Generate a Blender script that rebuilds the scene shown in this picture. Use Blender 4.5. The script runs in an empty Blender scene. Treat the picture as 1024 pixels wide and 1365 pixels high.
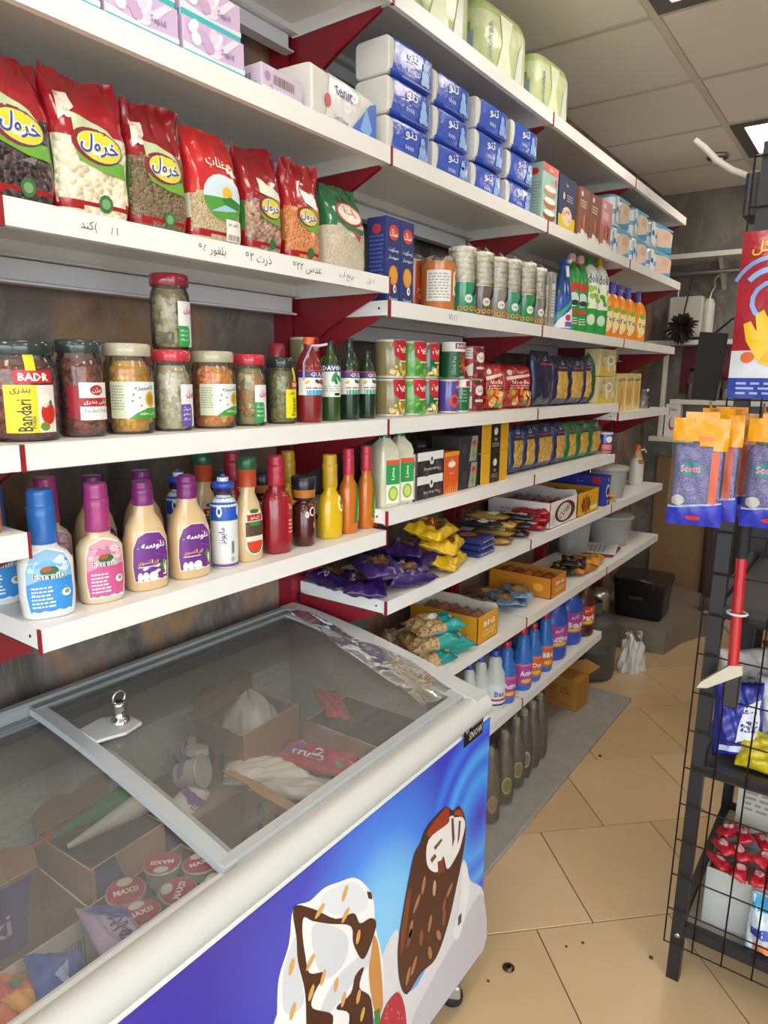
# Grocery shop aisle: wall shelving with packaged food, chest freezer in front, wire rack beside the aisle.
import bpy, bmesh, math, random, unicodedata
from mathutils import Vector, Matrix
from mathutils.geometry import tessellate_polygon

SC = bpy.context.scene
COL = SC.collection
rnd = random.Random(7)

# ------------------------------------------------------------------ camera, world, exposure
# World frame: shelf wall is x = 0, the aisle runs along +y, floor z = 0 (metres).
F_PX, CAM = 917.27, Vector((1.36, 0.0, 1.52))
_y, _p, _r = (math.radians(a) for a in (-35.9668, 11.0279, -0.6595))
FW = Vector((math.sin(_y)*math.cos(_p), math.cos(_y)*math.cos(_p), -math.sin(_p)))
_r0 = Vector((math.cos(_y), -math.sin(_y), 0)); _d0 = FW.cross(_r0)
RT = _r0*math.cos(_r) + _d0*math.sin(_r); DN = -_r0*math.sin(_r) + _d0*math.cos(_r)
cam = bpy.data.objects.new('camera', bpy.data.cameras.new('camera')); COL.objects.link(cam)
cam.data.sensor_fit = 'HORIZONTAL'; cam.data.sensor_width = 36; cam.data.lens = F_PX*36/1024
cam.data.clip_start = .02; cam.data.clip_end = 60
m = Matrix((RT, -DN, -FW)).transposed().to_4x4(); m.translation = CAM; cam.matrix_world = m
SC.camera = cam

W = bpy.data.worlds.new('daylight'); SC.world = W; W.use_nodes = True
W.node_tree.nodes['Background'].inputs[0].default_value = (.84, .93, 1.0, 1)
W.node_tree.nodes['Background'].inputs[1].default_value = 3.4
SC.view_settings.view_transform = 'Standard'; SC.view_settings.look = 'None'
SC.view_settings.gamma = 1; SC.view_settings.use_curve_mapping = False
SC.view_settings.exposure = 0.6
PANEL_W = 8.3       # radiance of the ceiling LED panels

# ------------------------------------------------------------------ pixel <-> place helpers (photo frame 1024 x 1365)
def ray(u, v): return FW + RT*((u-512)/F_PX) + DN*((v-682.5)/F_PX)
def at(u, v, x=None, y=None, z=None):
    """the point seen at a photo pixel on the plane x=, y= or z="""
    d = ray(u, v); i = 0 if x is not None else 1 if y is not None else 2
    t = ((x, y, z)[i]-CAM[i])/d[i]; return CAM + d*t
def Yu(u, x, z):
    """y of the point on the line (x, z) that is seen in photo column u"""
    k = (u-512)/F_PX; a = Vector((x-CAM.x, 0, z-CAM.z)); n = RT - FW*k
    return -(a.dot(n))/n.y + CAM.y

# ------------------------------------------------------------------ colours and materials
def lin(h, a=1):
    if not isinstance(h, str): return tuple(h)[:3] + (a,)
    h = h.lstrip('#'); o = []
    for i in (0, 2, 4):
        c = int(h[i:i+2], 16)/255; o.append(c/12.92 if c <= .04045 else ((c+.055)/1.055)**2.4)
    return (*o, a)
MATS = {}
def _new(name):
    mt = bpy.data.materials.new(name); mt.use_nodes = True; nt = mt.node_tree
    MATS[name] = mt
    return mt, nt, nt.nodes, nt.links, nt.nodes['Principled BSDF']
def attr_mat(name, rough=.5, metal=0, coat=0, bump=0, bscale=60, var=.06, vscale=25, spec=.5, sss=0, stretch=None):
    """colour from the mesh's own 'Col' attribute, with procedural variation and relief"""
    mt, nt, N, L, B = _new(name)
    at_ = N.new('ShaderNodeAttribute'); at_.attribute_name = 'Col'
    tc = N.new('ShaderNodeTexCoord'); ns = N.new('ShaderNodeTexNoise'); ns.inputs['Scale'].default_value = vscale; ns.inputs['Detail'].default_value = 4
    L.new(tc.outputs['Object'], ns.inputs['Vector'])
    mr = N.new('ShaderNodeMapRange'); mr.inputs[3].default_value = 1-var; mr.inputs[4].default_value = 1+var
    L.new(ns.outputs[0], mr.inputs[0])
    mx = N.new('ShaderNodeVectorMath'); mx.operation = 'SCALE'; L.new(at_.outputs['Color'], mx.inputs[0]); L.new(mr.outputs[0], mx.inputs['Scale'])
    L.new(mx.outputs[0], B.inputs['Base Color'])
    B.inputs['Roughness'].default_value = rough; B.inputs['Metallic'].default_value = metal
    B.inputs['Coat Weight'].default_value = coat; B.inputs['Coat Roughness'].default_value = .08
    B.inputs['Specular IOR Level'].default_value = spec
    if bump:
        n2 = N.new('ShaderNodeTexNoise'); n2.inputs['Scale'].default_value = bscale; n2.inputs['Detail'].default_value = 3
        if stretch:
            mp = N.new('ShaderNodeMapping'); mp.inputs['Scale'].default_value = stretch; L.new(tc.outputs['Object'], mp.inputs[0]); L.new(mp.outputs[0], n2.inputs['Vector'])
        else: L.new(tc.outputs['Object'], n2.inputs['Vector'])
        bp = N.new('ShaderNodeBump'); bp.inputs['Strength'].default_value = bump; bp.inputs['Distance'].default_value = .01
        L.new(n2.outputs[0], bp.inputs['Height']); L.new(bp.outputs[0], B.inputs['Normal'])
    return mt
attr_mat('plastic', .32, coat=.25)
attr_mat('gloss', .16, coat=.5, var=.04)
attr_mat('paper', .62, var=.05)
attr_mat('card', .8, var=.12, vscale=14, bump=.08, bscale=180)
attr_mat('print', .38, var=.03)
attr_mat('film', .27, coat=.22, bump=.5, bscale=26, var=.08, vscale=30)
attr_mat('bagfilm', .2, coat=.55, bump=.9, bscale=15, var=.1, vscale=30)
attr_mat('foil', .22, metal=.35, coat=.3, bump=.6, bscale=34, var=.1)
attr_mat('enamel', .36, var=.04, vscale=6, bump=.02, bscale=220)
attr_mat('metal', .3, metal=.9, var=.08)
attr_mat('chrome', .12, metal=1, var=.03)
attr_mat('rubber', .7, var=.1)
attr_mat('tissue', .9, bump=.35, bscale=120, var=.06, stretch=(1, 1, 9))
attr_mat('sauce', .22, coat=.6, var=.04)
attr_mat('food', .5, var=.22, vscale=60, bump=.25, bscale=120)
attr_mat('stone', .7, var=.22, vscale=18, bump=.25, bscale=60)
attr_mat('dusty', .55, var=.25, vscale=40, coat=.15)

def voronoi_mat(name, scale, stops, rough=.3, coat=.4, dist=.6):
    """packed grains, beans or pasta behind clear film: cells with their own tone and rounded relief"""
    mt, nt, N, L, B = _new(name)
    tc = N.new('ShaderNodeTexCoord'); vo = N.new('ShaderNodeTexVoronoi'); vo.inputs['Scale'].default_value = scale
    mp = N.new('ShaderNodeMapping'); mp.inputs['Scale'].default_value = dist if isinstance(dist, tuple) else (1, 1, 1)
    L.new(tc.outputs['Object'], mp.inputs[0]); L.new(mp.outputs[0], vo.inputs['Vector'])
    sx = N.new('ShaderNodeSeparateColor'); L.new(vo.outputs['Color'], sx.inputs[0])
    cr = N.new('ShaderNodeValToRGB'); L.new(sx.outputs[0], cr.inputs[0])
    e = cr.color_ramp.elements
    while len(e) < len(stops): e.new(.5)
    for i, c in enumerate(stops): e[i].position = i/(len(stops)-1); e[i].color = lin(c)
    L.new(cr.outputs[0], B.inputs['Base Color'])
    iv = N.new('ShaderNodeMath'); iv.operation = 'SUBTRACT'; iv.inputs[0].default_value = 1; L.new(vo.outputs['Distance'], iv.inputs[1])
    bp = N.new('ShaderNodeBump'); bp.inputs['Strength'].default_value = .9; bp.inputs['Distance'].default_value = .004
    L.new(iv.outputs[0], bp.inputs['Height']); L.new(bp.outputs[0], B.inputs['Normal'])
    B.inputs['Roughness'].default_value = rough; B.inputs['Coat Weight'].default_value = coat
    return mt
voronoi_mat('beans_black', 110, ['#1c1416', '#3a2a2c', '#5a4a4a'])
voronoi_mat('beans_white', 105, ['#cdbf9c', '#e9dfc2', '#f4ecd6'])
voronoi_mat('lentils', 190, ['#5d4a35', '#86704f', '#6d6348'])
voronoi_mat('bulgur', 300, ['#b49a72', '#d6c29c', '#c8b08a'])
voronoi_mat('beans_pinto', 120, ['#8a6a58', '#c8a68c', '#6d4c42'])
voronoi_mat('lentils_orange', 240, ['#c06a34', '#dd8c50', '#e2a070'])
voronoi_mat('rice', 330, ['#c6b59a', '#e6dac4', '#d5c6aa'])
voronoi_mat('pasta', 120, ['#c9982f', '#e6bf5c', '#a8771d'])
voronoi_mat('seeds', 150, ['#8d6b40', '#c9a26a', '#e3c996'])
voronoi_mat('popcake', 110, ['#e3dcc2', '#f2eede', '#e9e3cf', '#cfc7a8'], coat=.0, rough=.6)
voronoi_mat('sponge', 420, ['#6f63a8', '#8d82c4', '#a9a0da'], rough=.6)

def glassy(name, tint='#ffffff', rough=.03, base=.04, alpha=0.0, ac='#ffffff', bump=0, bscale=20, ior=1.45):
    """thin clear sheet: lets light straight through, mirrors at grazing angles; alpha = share of milky body"""
    mt, nt, N, L, B = _new(name); N.remove(B); out = N['Material Output']
    tr = N.new('ShaderNodeBsdfTransparent'); tr.inputs[0].default_value = lin(tint)
    gl = N.new('ShaderNodeBsdfGlossy'); gl.inputs['Roughness'].default_value = rough
    lw = N.new('ShaderNodeFresnel'); lw.inputs[0].default_value = ior
    ad = N.new('ShaderNodeMath'); ad.operation = 'ADD'; ad.inputs[1].default_value = base; ad.use_clamp = True; L.new(lw.outputs[0], ad.inputs[0])
    if bump:
        n2 = N.new('ShaderNodeTexNoise'); n2.inputs['Scale'].default_value = bscale; tc = N.new('ShaderNodeTexCoord'); L.new(tc.outputs['Object'], n2.inputs['Vector'])
        bp = N.new('ShaderNodeBump'); bp.inputs['Strength'].default_value = bump; bp.inputs['Distance'].default_value = .01
        L.new(n2.outputs[0], bp.inputs['Height']); L.new(bp.outputs[0], gl.inputs['Normal']); L.new(bp.outputs[0], lw.inputs['Normal'])
    mx = N.new('ShaderNodeMixShader'); L.new(ad.outputs[0], mx.inputs[0]); L.new(tr.outputs[0], mx.inputs[1]); L.new(gl.outputs[0], mx.inputs[2])
    last = mx
    if alpha:
        df = N.new('ShaderNodeBsdfDiffuse'); df.inputs[0].default_value = lin(ac)
        m2 = N.new('ShaderNodeMixShader'); m2.inputs[0].default_value = alpha; L.new(mx.outputs[0], m2.inputs[1]); L.new(df.outputs[0], m2.inputs[2]); last = m2
    L.new(last.outputs[0], out.inputs[0]); return mt
glassy('jar_glass', base=.02, alpha=.03)
glassy('lid_glass', '#fbfdfc', base=.01, rough=.03, alpha=.11, ac='#f0f5f5', ior=1.3)  # pale dust haze, made milkier to veil and brighten the freezer inside
glassy('cling', base=.03, rough=.15, alpha=.12, ac='#e0e6e6', bump=.5, bscale=26)
glassy('wrap', base=.0, rough=.2, alpha=.03, bump=.5, bscale=30)
glassy('dust_wrap', base=.04, rough=.25, alpha=.2, ac='#a39a8c', bump=.5, bscale=30)
glassy('cloudy', base=.04, rough=.2, alpha=.45, ac='#d6d8d4')
glassy('green_glass', '#5f8a52', base=.05)

def emit(name, col, s):
    mt, nt, N, L, B = _new(name); B.inputs['Base Color'].default_value = lin(col)
    B.inputs['Emission Color'].default_value = lin(col); B.inputs['Emission Strength'].default_value = s
    return mt
emit('led', '#fff3e4', PANEL_W)

# ------------------------------------------------------------------ mesh building
class MB:
    def __init__(s): s.v, s.f, s.c, s.m, s.s = [], [], [], [], []
    def add(s, vs, fs, col='#ffffff', mat=0, smooth=False):
        b = len(s.v); s.v += [tuple(p) for p in vs]
        one = isinstance(col, str) or (len(col) and not isinstance(col[0], (str, tuple, list)))
        cc = lin(col) if one else None
        for i, f in enumerate(fs):
            s.f.append(tuple(b+k for k in f)); s.c.append(cc if one else lin(col[i])); s.m.append(mat); s.s.append(smooth)
        return s
    def box(s, x0, x1, y0, y1, z0, z1, col='#ffffff', mat=0, bev=0, cols=None):
        """axis box; bev chamfers all edges; cols: dict of face colours keyed x+ x- y+ y- z+ z-"""
        cols = cols or {}
        if not bev:
            P = [(x, y, z) for x in (x0, x1) for y in (y0, y1) for z in (z0, z1)]
            Fs = [((4, 6, 7, 5), 'x+'), ((0, 1, 3, 2), 'x-'), ((2, 3, 7, 6), 'y+'), ((0, 4, 5, 1), 'y-'), ((1, 5, 7, 3), 'z+'), ((0, 2, 6, 4), 'z-')]
            return s.add(P, [f for f, k in Fs], [cols.get(k, col) for f, k in Fs], mat)
        b = min(bev, (x1-x0)*.45, (y1-y0)*.45, (z1-z0)*.45)
        P, idx = [], {}
        L = ((x0, x1), (y0, y1), (z0, z1))
        for i in (0, 1):
            for j in (0, 1):
                for k in (0, 1):
                    for ax in range(3):
                        p = [L[0][i], L[1][j], L[2][k]]
                        for a2, t in ((0, i), (1, j), (2, k)):
                            if a2 != ax: p[a2] += b if t == 0 else -b
                        idx[i, j, k, ax] = len(P); P.append(p)
        fs, cs = [], []
        for ax in range(3):
            for t in (0, 1):
                q = []
                o = [a for a in range(3) if a != ax]
                for c in ((0, 0), (1, 0), (1, 1), (0, 1)):
                    key = [0, 0, 0]; key[ax] = t; key[o[0]], key[o[1]] = c
                    q.append(idx[(*key, ax)])
                fs.append(q); cs.append(cols.get('xyz'[ax]+('+' if t else '-'), col))
        for ax in range(3):
            o = [a for a in range(3) if a != ax]
            for c in ((0, 0), (1, 0), (1, 1), (0, 1)):
                k0 = [0, 0, 0]; k0[o[0]], k0[o[1]] = c; k1 = list(k0); k0[ax] = 0; k1[ax] = 1
                fs.append([idx[(*k0, o[0])], idx[(*k1, o[0])], idx[(*k1, o[1])], idx[(*k0, o[1])]]); cs.append(cols.get('e', col))
        for i in (0, 1):
            for j in (0, 1):
                for k in (0, 1): fs.append([idx[i, j, k, 0], idx[i, j, k, 1], idx[i, j, k, 2]]); cs.append(cols.get('e', col))
        return s.add(P, fs, cs, mat)
    def lathe(s, prof, n=24, c=(0, 0, 0), pw=2, mat=0, smooth=True, a0=0, cap=(True, True)):
        """prof rows (r, z, col) or (rx, ry, z, col), bottom to top; pw > 2 squares the section"""
        V, fs, cs = [], [], []
        rows = [(p[0], p[0], p[1], p[2]) if len(p) == 3 else p for p in prof]
        for rx, ry, z, _ in rows:
            for k in range(n):
                t = 2*math.pi*k/n + a0; ct, st = math.cos(t), math.sin(t)
                V.append((c[0]+rx*math.copysign(abs(ct)**(2/pw), ct), c[1]+ry*math.copysign(abs(st)**(2/pw), st), c[2]+z))
        for i in range(len(rows)-1):
            for k in range(n):
                fs.append((i*n+k, i*n+(k+1) % n, (i+1)*n+(k+1) % n, (i+1)*n+k)); cs.append(rows[i][3])
        s.add(V, fs, cs, mat, smooth)
        if cap[0] and rows[0][0] > 1e-5: s.add(V[:n], [tuple(reversed(range(n)))], rows[0][3], mat)
        if cap[1] and rows[-1][0] > 1e-5: s.add(V[-n:], [tuple(range(n))], rows[-1][3], mat)
        return s
    def tube(s, pts, r, n=8, col='#ffffff', mat=0, closed=False):
        pts = [Vector(p) for p in pts]; V = []; m = len(pts); up = None
        for i, p in enumerate(pts):
            a = pts[(i-1) % m] if (i or closed) else p; b = pts[(i+1) % m] if (i < m-1 or closed) else p
            d = (b-a).normalized()
            if up is None: up = d.orthogonal().normalized()
            up = (up - d*up.dot(d)); up = up.normalized() if up.length > 1e-6 else d.orthogonal().normalized()
            w = d.cross(up); rr = r[i] if isinstance(r, (list, tuple)) else r
            for k in range(n):
                t = 2*math.pi*k/n; V.append(p + up*(rr*math.cos(t)) + w*(rr*math.sin(t)))
        fs = [(i*n+k, i*n+(k+1) % n, ((i+1) % m)*n+(k+1) % n, ((i+1) % m)*n+k) for i in range(m if closed else m-1) for k in range(n)]
        s.add(V, fs, col, mat, True)
        if not closed: s.add(V[:n], [tuple(reversed(range(n)))], col, mat); s.add(V[-n:], [tuple(range(n))], col, mat)
        return s
    def surf(s, F, nu, nv, col, mat=0, smooth=True, wrap=False):
        """grid surface F(i/nu, j/nv); col a colour or function(u, v) -> colour or (colour, material index)"""
        V = [F(i/nu, j/nv) for j in range(nv+1) for i in range(nu+1)]
        for j in range(nv):
            for i in range(nu):
                c = col((i+.5)/nu, (j+.5)/nv) if callable(col) else col
                mi = mat
                if isinstance(c, tuple) and len(c) == 2: c, mi = c
                s.f.append(tuple(len(s.v)+k for k in (j*(nu+1)+i, j*(nu+1)+i+1, (j+1)*(nu+1)+i+1, (j+1)*(nu+1)+i)))
                s.c.append(lin(c)); s.m.append(mi); s.s.append(smooth)
        s.v += [tuple(p) for p in V]; return s
    def prism(s, pts, a, b, ax, col, mat=0):
        """polygon (two coordinates) swept from a to b along axis ax"""
        def P(p, t): q = list(p); q.insert(ax, t); return q
        n = len(pts); V = [P(p, a) for p in pts]+[P(p, b) for p in pts]
        tri = tessellate_polygon([[Vector((p[0], p[1], 0)) for p in pts]])
        fs = [tuple(t) for t in tri]+[tuple(n+k for k in reversed(t)) for t in tri]+[(i, (i+1) % n, n+(i+1) % n, n+i) for i in range(n)]
        return s.add(V, fs, col, mat)
    def mesh(s, name, mats, merge=False):
        me = bpy.data.meshes.new(name); me.from_pydata(s.v, [], s.f)
        for k in mats: me.materials.append(MATS[k])
        me.polygons.foreach_set('material_index', s.m); me.polygons.foreach_set('use_smooth', s.s)
        at_ = me.color_attributes.new('Col', 'FLOAT_COLOR', 'CORNER'); buf = []
        for f, c in zip(s.f, s.c): buf += list(c)*len(f)
        at_.data.foreach_set('color', buf)
        if merge:
            bm = bmesh.new(); bm.from_mesh(me); bmesh.ops.remove_doubles(bm, verts=bm.verts, dist=1e-5); bmesh.ops.recalc_face_normals(bm, faces=bm.faces); bm.to_mesh(me); bm.free()
        me.update(); return me
    def build(s, name, mats, parent=None, loc=(0, 0, 0), rz=0, merge=False, **props):
        if isinstance(mats, str): mats = [mats]
        o = bpy.data.objects.new(name, s.mesh(name, mats, merge)); COL.objects.link(o)
        o.location = loc; o.rotation_euler = (0, 0, rz) if not isinstance(rz, tuple) else rz
        if parent: o.parent = parent
        for k, v in props.items(): o[k] = v
        return o
def thing(name, label, cat, loc=(0, 0, 0), rz=0, group=None):
    o = bpy.data.objects.new(name, None); COL.objects.link(o); o.empty_display_size = .02
    o.location = loc; o.rotation_euler = (0, 0, rz) if not isinstance(rz, tuple) else rz
    return tag(o, label, cat, group)
def tag(o, label, cat, group=None):
    o['label'] = label; o['category'] = cat
    if group: o['group'] = group
    return o
def dup(root, label, loc=None, rz=None, group=None):
    def cp(o, par):
        c = o.copy(); COL.objects.link(c)
        if par: c.parent = par
        for ch in list(o.children): cp(ch, c)
        return c
    r = cp(root, None); r['label'] = label
    if group: r['group'] = group
    if loc is not None: r.location = loc
    if rz is not None: r.rotation_euler = (0, 0, rz) if not isinstance(rz, tuple) else rz
    return r

# ------------------------------------------------------------------ lettering (flat print); Arabic script is shaped into its joined forms
_AR = {}
for _c in list(range(0xFB50, 0xFC00))+list(range(0xFE70, 0xFEFD)):
    _d = unicodedata.decomposition(chr(_c)).split()
    if len(_d) == 2 and _d[0] in ('<isolated>', '<final>', '<initial>', '<medial>'): _AR.setdefault(int(_d[1], 16), {})[_d[0][1:-1]] = chr(_c)
def shape(t):
    if not any(0x600 <= ord(c) < 0x700 for c in t): return t
    out = []
    for i, c in enumerate(t):
        fm = _AR.get(ord(c))
        if not fm: out.append(c); continue
        pv = _AR.get(ord(t[i-1]), {}) if i else {}; nx = _AR.get(ord(t[i+1]), {}) if i+1 < len(t) else {}
        jp = 'initial' in pv and 'final' in fm; jn = 'initial' in fm and 'final' in nx
        out.append(fm.get('medial' if jp and jn else 'final' if jp else 'initial' if jn else 'isolated', c))
    return ''.join(reversed(out))
_TX = {}
def text_mesh(t, bold=0):
    if (t, bold) not in _TX:
        cu = bpy.data.curves.new('t', 'FONT'); cu.body = shape(t); cu.resolution_u = 1; cu.offset = bold
        o = bpy.data.objects.new('t', cu); COL.objects.link(o)
        me = bpy.data.meshes.new_from_object(o.evaluated_get(bpy.context.evaluated_depsgraph_get()))
        vs = [(v.co.x, v.co.y) for v in me.vertices]; fs = [tuple(p.vertices) for p in me.polygons]
        bpy.data.objects.remove(o); bpy.data.curves.remove(cu); bpy.data.meshes.remove(me)
        x0, x1 = min(v[0] for v in vs), max(v[0] for v in vs); y0, y1 = min(v[1] for v in vs), max(v[1] for v in vs)
        _TX[t, bold] = ([(v[0]-(x0+x1)/2, v[1]-(y0+y1)/2) for v in vs], fs, x1-x0, y1-y0)
    return _TX[t, bold]
class PR(MB):
    """flat print laid on a surface F(u, v, lift): u to the reader's right, v up, metres; layers are a fraction of a millimetre"""
    def __init__(s, F, curve=None, base=.0006, step=.00022): super().__init__(); s.F = F; s.curve = curve; s.b = base; s.st = max(step, .0003) if curve else step
    def fine(s, P, fs, m):
        """split triangles until their edges are shorter than m, so print hugs a curved body"""
        P = list(P); fs = [(f[0], f[i], f[i+1]) for f in fs for i in range(1, len(f)-1)]; mid = {}
        def M(i, j):
            k = (min(i, j), max(i, j))
            if k not in mid: mid[k] = len(P); P.append(((P[i][0]+P[j][0])/2, (P[i][1]+P[j][1])/2))
            return mid[k]
        for _ in range(5):
            nf = []; big = False
            for a, b, c in fs:
                L = [math.dist(P[a], P[b]), math.dist(P[b], P[c]), math.dist(P[c], P[a])]; k = L.index(max(L))
                if L[k] <= m: nf.append((a, b, c)); continue
                big = True; a, b, c = ((a, b, c), (b, c, a), (c, a, b))[k]; q = M(a, b); nf += [(a, q, c), (q, b, c)]
            fs = nf
            if not big: break
        return P, fs
    def put(s, pts, fs, col, l, fine=False):
        if fine and s.curve: pts, fs = s.fine(pts, fs, s.curve*.7)
        h = s.b+s.st*l; return s.add([s.F(p[0], p[1], h) for p in pts], fs, col, 0, bool(s.curve))
    def rect(s, u0, v0, u1, v1, col, l=0):
        nu = max(1, int(abs(u1-u0)/s.curve)+1) if s.curve else 1; nv = max(1, int(abs(v1-v0)/s.curve/1.5)+1) if s.curve else 1
        P = [(u0+(u1-u0)*i/nu, v0+(v1-v0)*j/nv) for j in range(nv+1) for i in range(nu+1)]
        return s.put(P, [(j*(nu+1)+i, j*(nu+1)+i+1, (j+1)*(nu+1)+i+1, (j+1)*(nu+1)+i) for j in range(nv) for i in range(nu)], col, l)
    def ell(s, cu, cv, ru, rv, col, l=1, n=18, rot=0, a=(0, 360)):
        nr = max(1, math.ceil(max(ru, rv)/(s.curve*.6))) if s.curve else 1; P = [(cu, cv)]; fs = []; full = a[1]-a[0] >= 360
        ca, sa = math.cos(rot), math.sin(rot); m = n if full else n+1
        for r in range(1, nr+1):
            for k in range(m):
                t = math.radians(a[0]+(a[1]-a[0])*k/n); x, y = ru*math.cos(t)*r/nr, rv*math.sin(t)*r/nr
                P.append((cu+x*ca-y*sa, cv+x*sa+y*ca))
        for k in range(n):
            k2 = (k+1) % m; fs.append((0, 1+k, 1+k2))
            for r in range(nr-1): fs.append((1+r*m+k, 1+(r+1)*m+k, 1+(r+1)*m+k2, 1+r*m+k2))
        return s.put(P, fs, col, l)
    def poly(s, pts, col, l=1):
        tri = tessellate_polygon([[Vector((p[0], p[1], 0)) for p in pts]]); P = [tuple(p) for p in pts]; fs = [tuple(t) for t in tri]
        return s.put(P, fs, col, l, True)
    def text(s, t, cu, cv, h, col, l=2, w=None, rot=0, bold=0.012):
        vs, fs, tw, th = text_mesh(t, bold); k = h/th; kx = (w/tw if w else k); ca, sa = math.cos(rot), math.sin(rot)
        return s.put([(cu+x*kx*ca-y*k*sa, cv+x*kx*sa+y*k*ca) for x, y in vs], fs, col, l, True)
    def lines(s, u0, v0, u1, v1, n, col, l=2, seed=0, fill=.45):
        """small print: n rows of short word bars"""
        r = random.Random(seed); dv = (v1-v0)/n
        for i in range(n):
            u = u0; vv = v0+dv*(i+.5)
            while u < u1-.1*(u1-u0):
                w = (u1-u0)*r.uniform(.08, .22); s.rect(u, vv-dv*fill/2, min(u+w, u1), vv+dv*fill/2, col, l); u += w+(u1-u0)*.05
        return s
    def bars(s, u0, v0, u1, v1, col='#222222', l=2, n=14):
        for i in range(n): s.rect(u0+(u1-u0)*i/n, v0, u0+(u1-u0)*(i+rnd.choice((.35, .6)))/n, v1, col, l)
        return s
def smooth_(pts, k=4):
    """closed Catmull-Rom curve through pts"""
    n = len(pts); o = []
    for i in range(n):
        a, b, c, d = (pts[(i+j-1) % n] for j in range(4))
        for s in range(k):
            t = s/k; o.append(tuple(.5*(2*b[q]+(c[q]-a[q])*t+(2*a[q]-5*b[q]+4*c[q]-d[q])*t*t+(3*b[q]-a[q]-3*c[q]+d[q])*t**3) for q in (0, 1)))
    return o
def front(d): return lambda u, v, o: (d/2+o, u, v)                  # on a box face turned to +x
def side(w): return lambda u, v, o: (u, -w/2-o, v)                   # on a box face turned to -y
def lid_top(z): return lambda u, v, o: (-v, u, z+o)                  # lying face up, read from the aisle
def round_(prof, pw=2):
    """label surface on a lathe body"""
    rows = sorted([(p[0], p[0], p[1]) if len(p) == 3 else p[:3] for p in prof], key=lambda p: p[2])
    def R(z):
        if z <= rows[0][2]: return rows[0][:2]
        for a, b in zip(rows, rows[1:]):
            if z <= b[2]:
                t = (z-a[2])/max(1e-9, b[2]-a[2]); return (a[0]+(b[0]-a[0])*t, a[1]+(b[1]-a[1])*t)
        return rows[-1][:2]
    def F(u, v, o):
        rx, ry = R(v); t = u/max(.5*(rx+ry), 1e-4); ct, st = math.cos(t), math.sin(t)
        return ((rx+o)*math.copysign(abs(ct)**(2/pw), ct), (ry+o)*math.copysign(abs(st)**(2/pw), st), v)
    return F

# ------------------------------------------------------------------ the room
ROOM_Y0, ROOM_Y1, ROOM_X1, CEIL = -2.4, 4.93, 3.3, 2.70
def marble(name, stops, scale=1.6, rough=.35):
    mt, nt, N, L, B = _new(name)
    tc = N.new('ShaderNodeTexCoord'); n1 = N.new('ShaderNodeTexNoise'); n1.inputs['Scale'].default_value = scale; n1.inputs['Detail'].default_value = 9; n1.inputs['Distortion'].default_value = 1.4
    mp = N.new('ShaderNodeMapping'); mp.inputs['Rotation'].default_value = (.7, .2, .3); mp.inputs['Scale'].default_value = (1, 1.5, .8)
    L.new(tc.outputs['Object'], mp.inputs[0]); L.new(mp.outputs[0], n1.inputs['Vector'])
    cr = N.new('ShaderNodeValToRGB'); L.new(n1.outputs[0], cr.inputs[0]); e = cr.color_ramp.elements
    while len(e) < len(stops): e.new(.5)
    for i, (p, c) in enumerate(stops): e[i].position = p; e[i].color = lin(c)
    n2 = N.new('ShaderNodeTexNoise'); n2.inputs['Scale'].default_value = scale*2.3; n2.inputs['Detail'].default_value = 12; n2.inputs['Roughness'].default_value = .75; n2.inputs['Distortion'].default_value = 2.5
    L.new(mp.outputs[0], n2.inputs['Vector'])
    c2 = N.new('ShaderNodeValToRGB'); L.new(n2.outputs[0], c2.inputs[0]); f = c2.color_ramp.elements
    f[0].position = .44; f[0].color = (0, 0, 0, 1); f[1].position = .62; f[1].color = (1, 1, 1, 1); k = f.new(.5); k.color = (.05, .05, .05, 1)
    mx = N.new('ShaderNodeMix'); mx.data_type = 'RGBA'; mx.inputs[7].default_value = lin('#9a9288')
    mu = N.new('ShaderNodeMath'); mu.operation = 'MULTIPLY'; mu.inputs[1].default_value = .55; L.new(c2.outputs[0], mu.inputs[0])
    L.new(mu.outputs[0], mx.inputs[0]); L.new(cr.outputs[0], mx.inputs[6]); L.new(mx.outputs[2], B.inputs['Base Color'])
    B.inputs['Roughness'].default_value = rough; return mt
marble('wall_marble', [(.25, '#3a3432'), (.4, '#5d5651'), (.5, '#7a7068'), (.57, '#a07d5c'), (.66, '#5a534f'), (.8, '#b3a28e')])
marble('wall_grey', [(.3, '#4e4b46'), (.5, '#6d6a63'), (.65, '#847f76'), (.8, '#57534d')], 1.2, .5)
attr_mat('ceiling_board', .85, var=.06, vscale=220, bump=.12, bscale=260)
attr_mat('floor_tile', .3, var=.07, vscale=9, bump=.01, bscale=30)

def struct(name, mb, mats, **k): return mb.build(name, mats, kind='structure', **k)
struct('wall_left', MB().box(-.12, 0, ROOM_Y0, ROOM_Y1+.12, 0, CEIL+.1), 'wall_marble')
struct('wall_back', MB().box(0, ROOM_X1, ROOM_Y1, ROOM_Y1+.12, 0, CEIL+.1), 'wall_grey')
# the side wall stops short: the corner of the shop towards the street is open shopfront on both sides, under a header
struct('wall_right', MB().prism([(ROOM_Y0, 2.45), (.6, 2.45), (.6, 0), (ROOM_Y1+.12, 0), (ROOM_Y1+.12, CEIL+.1), (ROOM_Y0, CEIL+.1)], ROOM_X1, ROOM_X1+.12, 0, '#b9b2a6'), 'enamel')
# shopfront behind the photographer: piers and a header around a wide open front that lets the daylight in
# unseen pavement outside the shopfront, added to shape the daylight from below
struct('ground_outside', MB().box(-14, 17, -26, 20, -.3, -.09, '#a19e98'), 'stone')
struct('wall_front', MB().prism([(-.12, 0), (.15, 0), (.15, 2.45), (3.15, 2.45), (3.15, 0), (3.42, 0), (3.42, 2.8), (-.12, 2.8)], ROOM_Y0-.12, ROOM_Y0, 1, '#a8a49c'), 'enamel')

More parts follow.
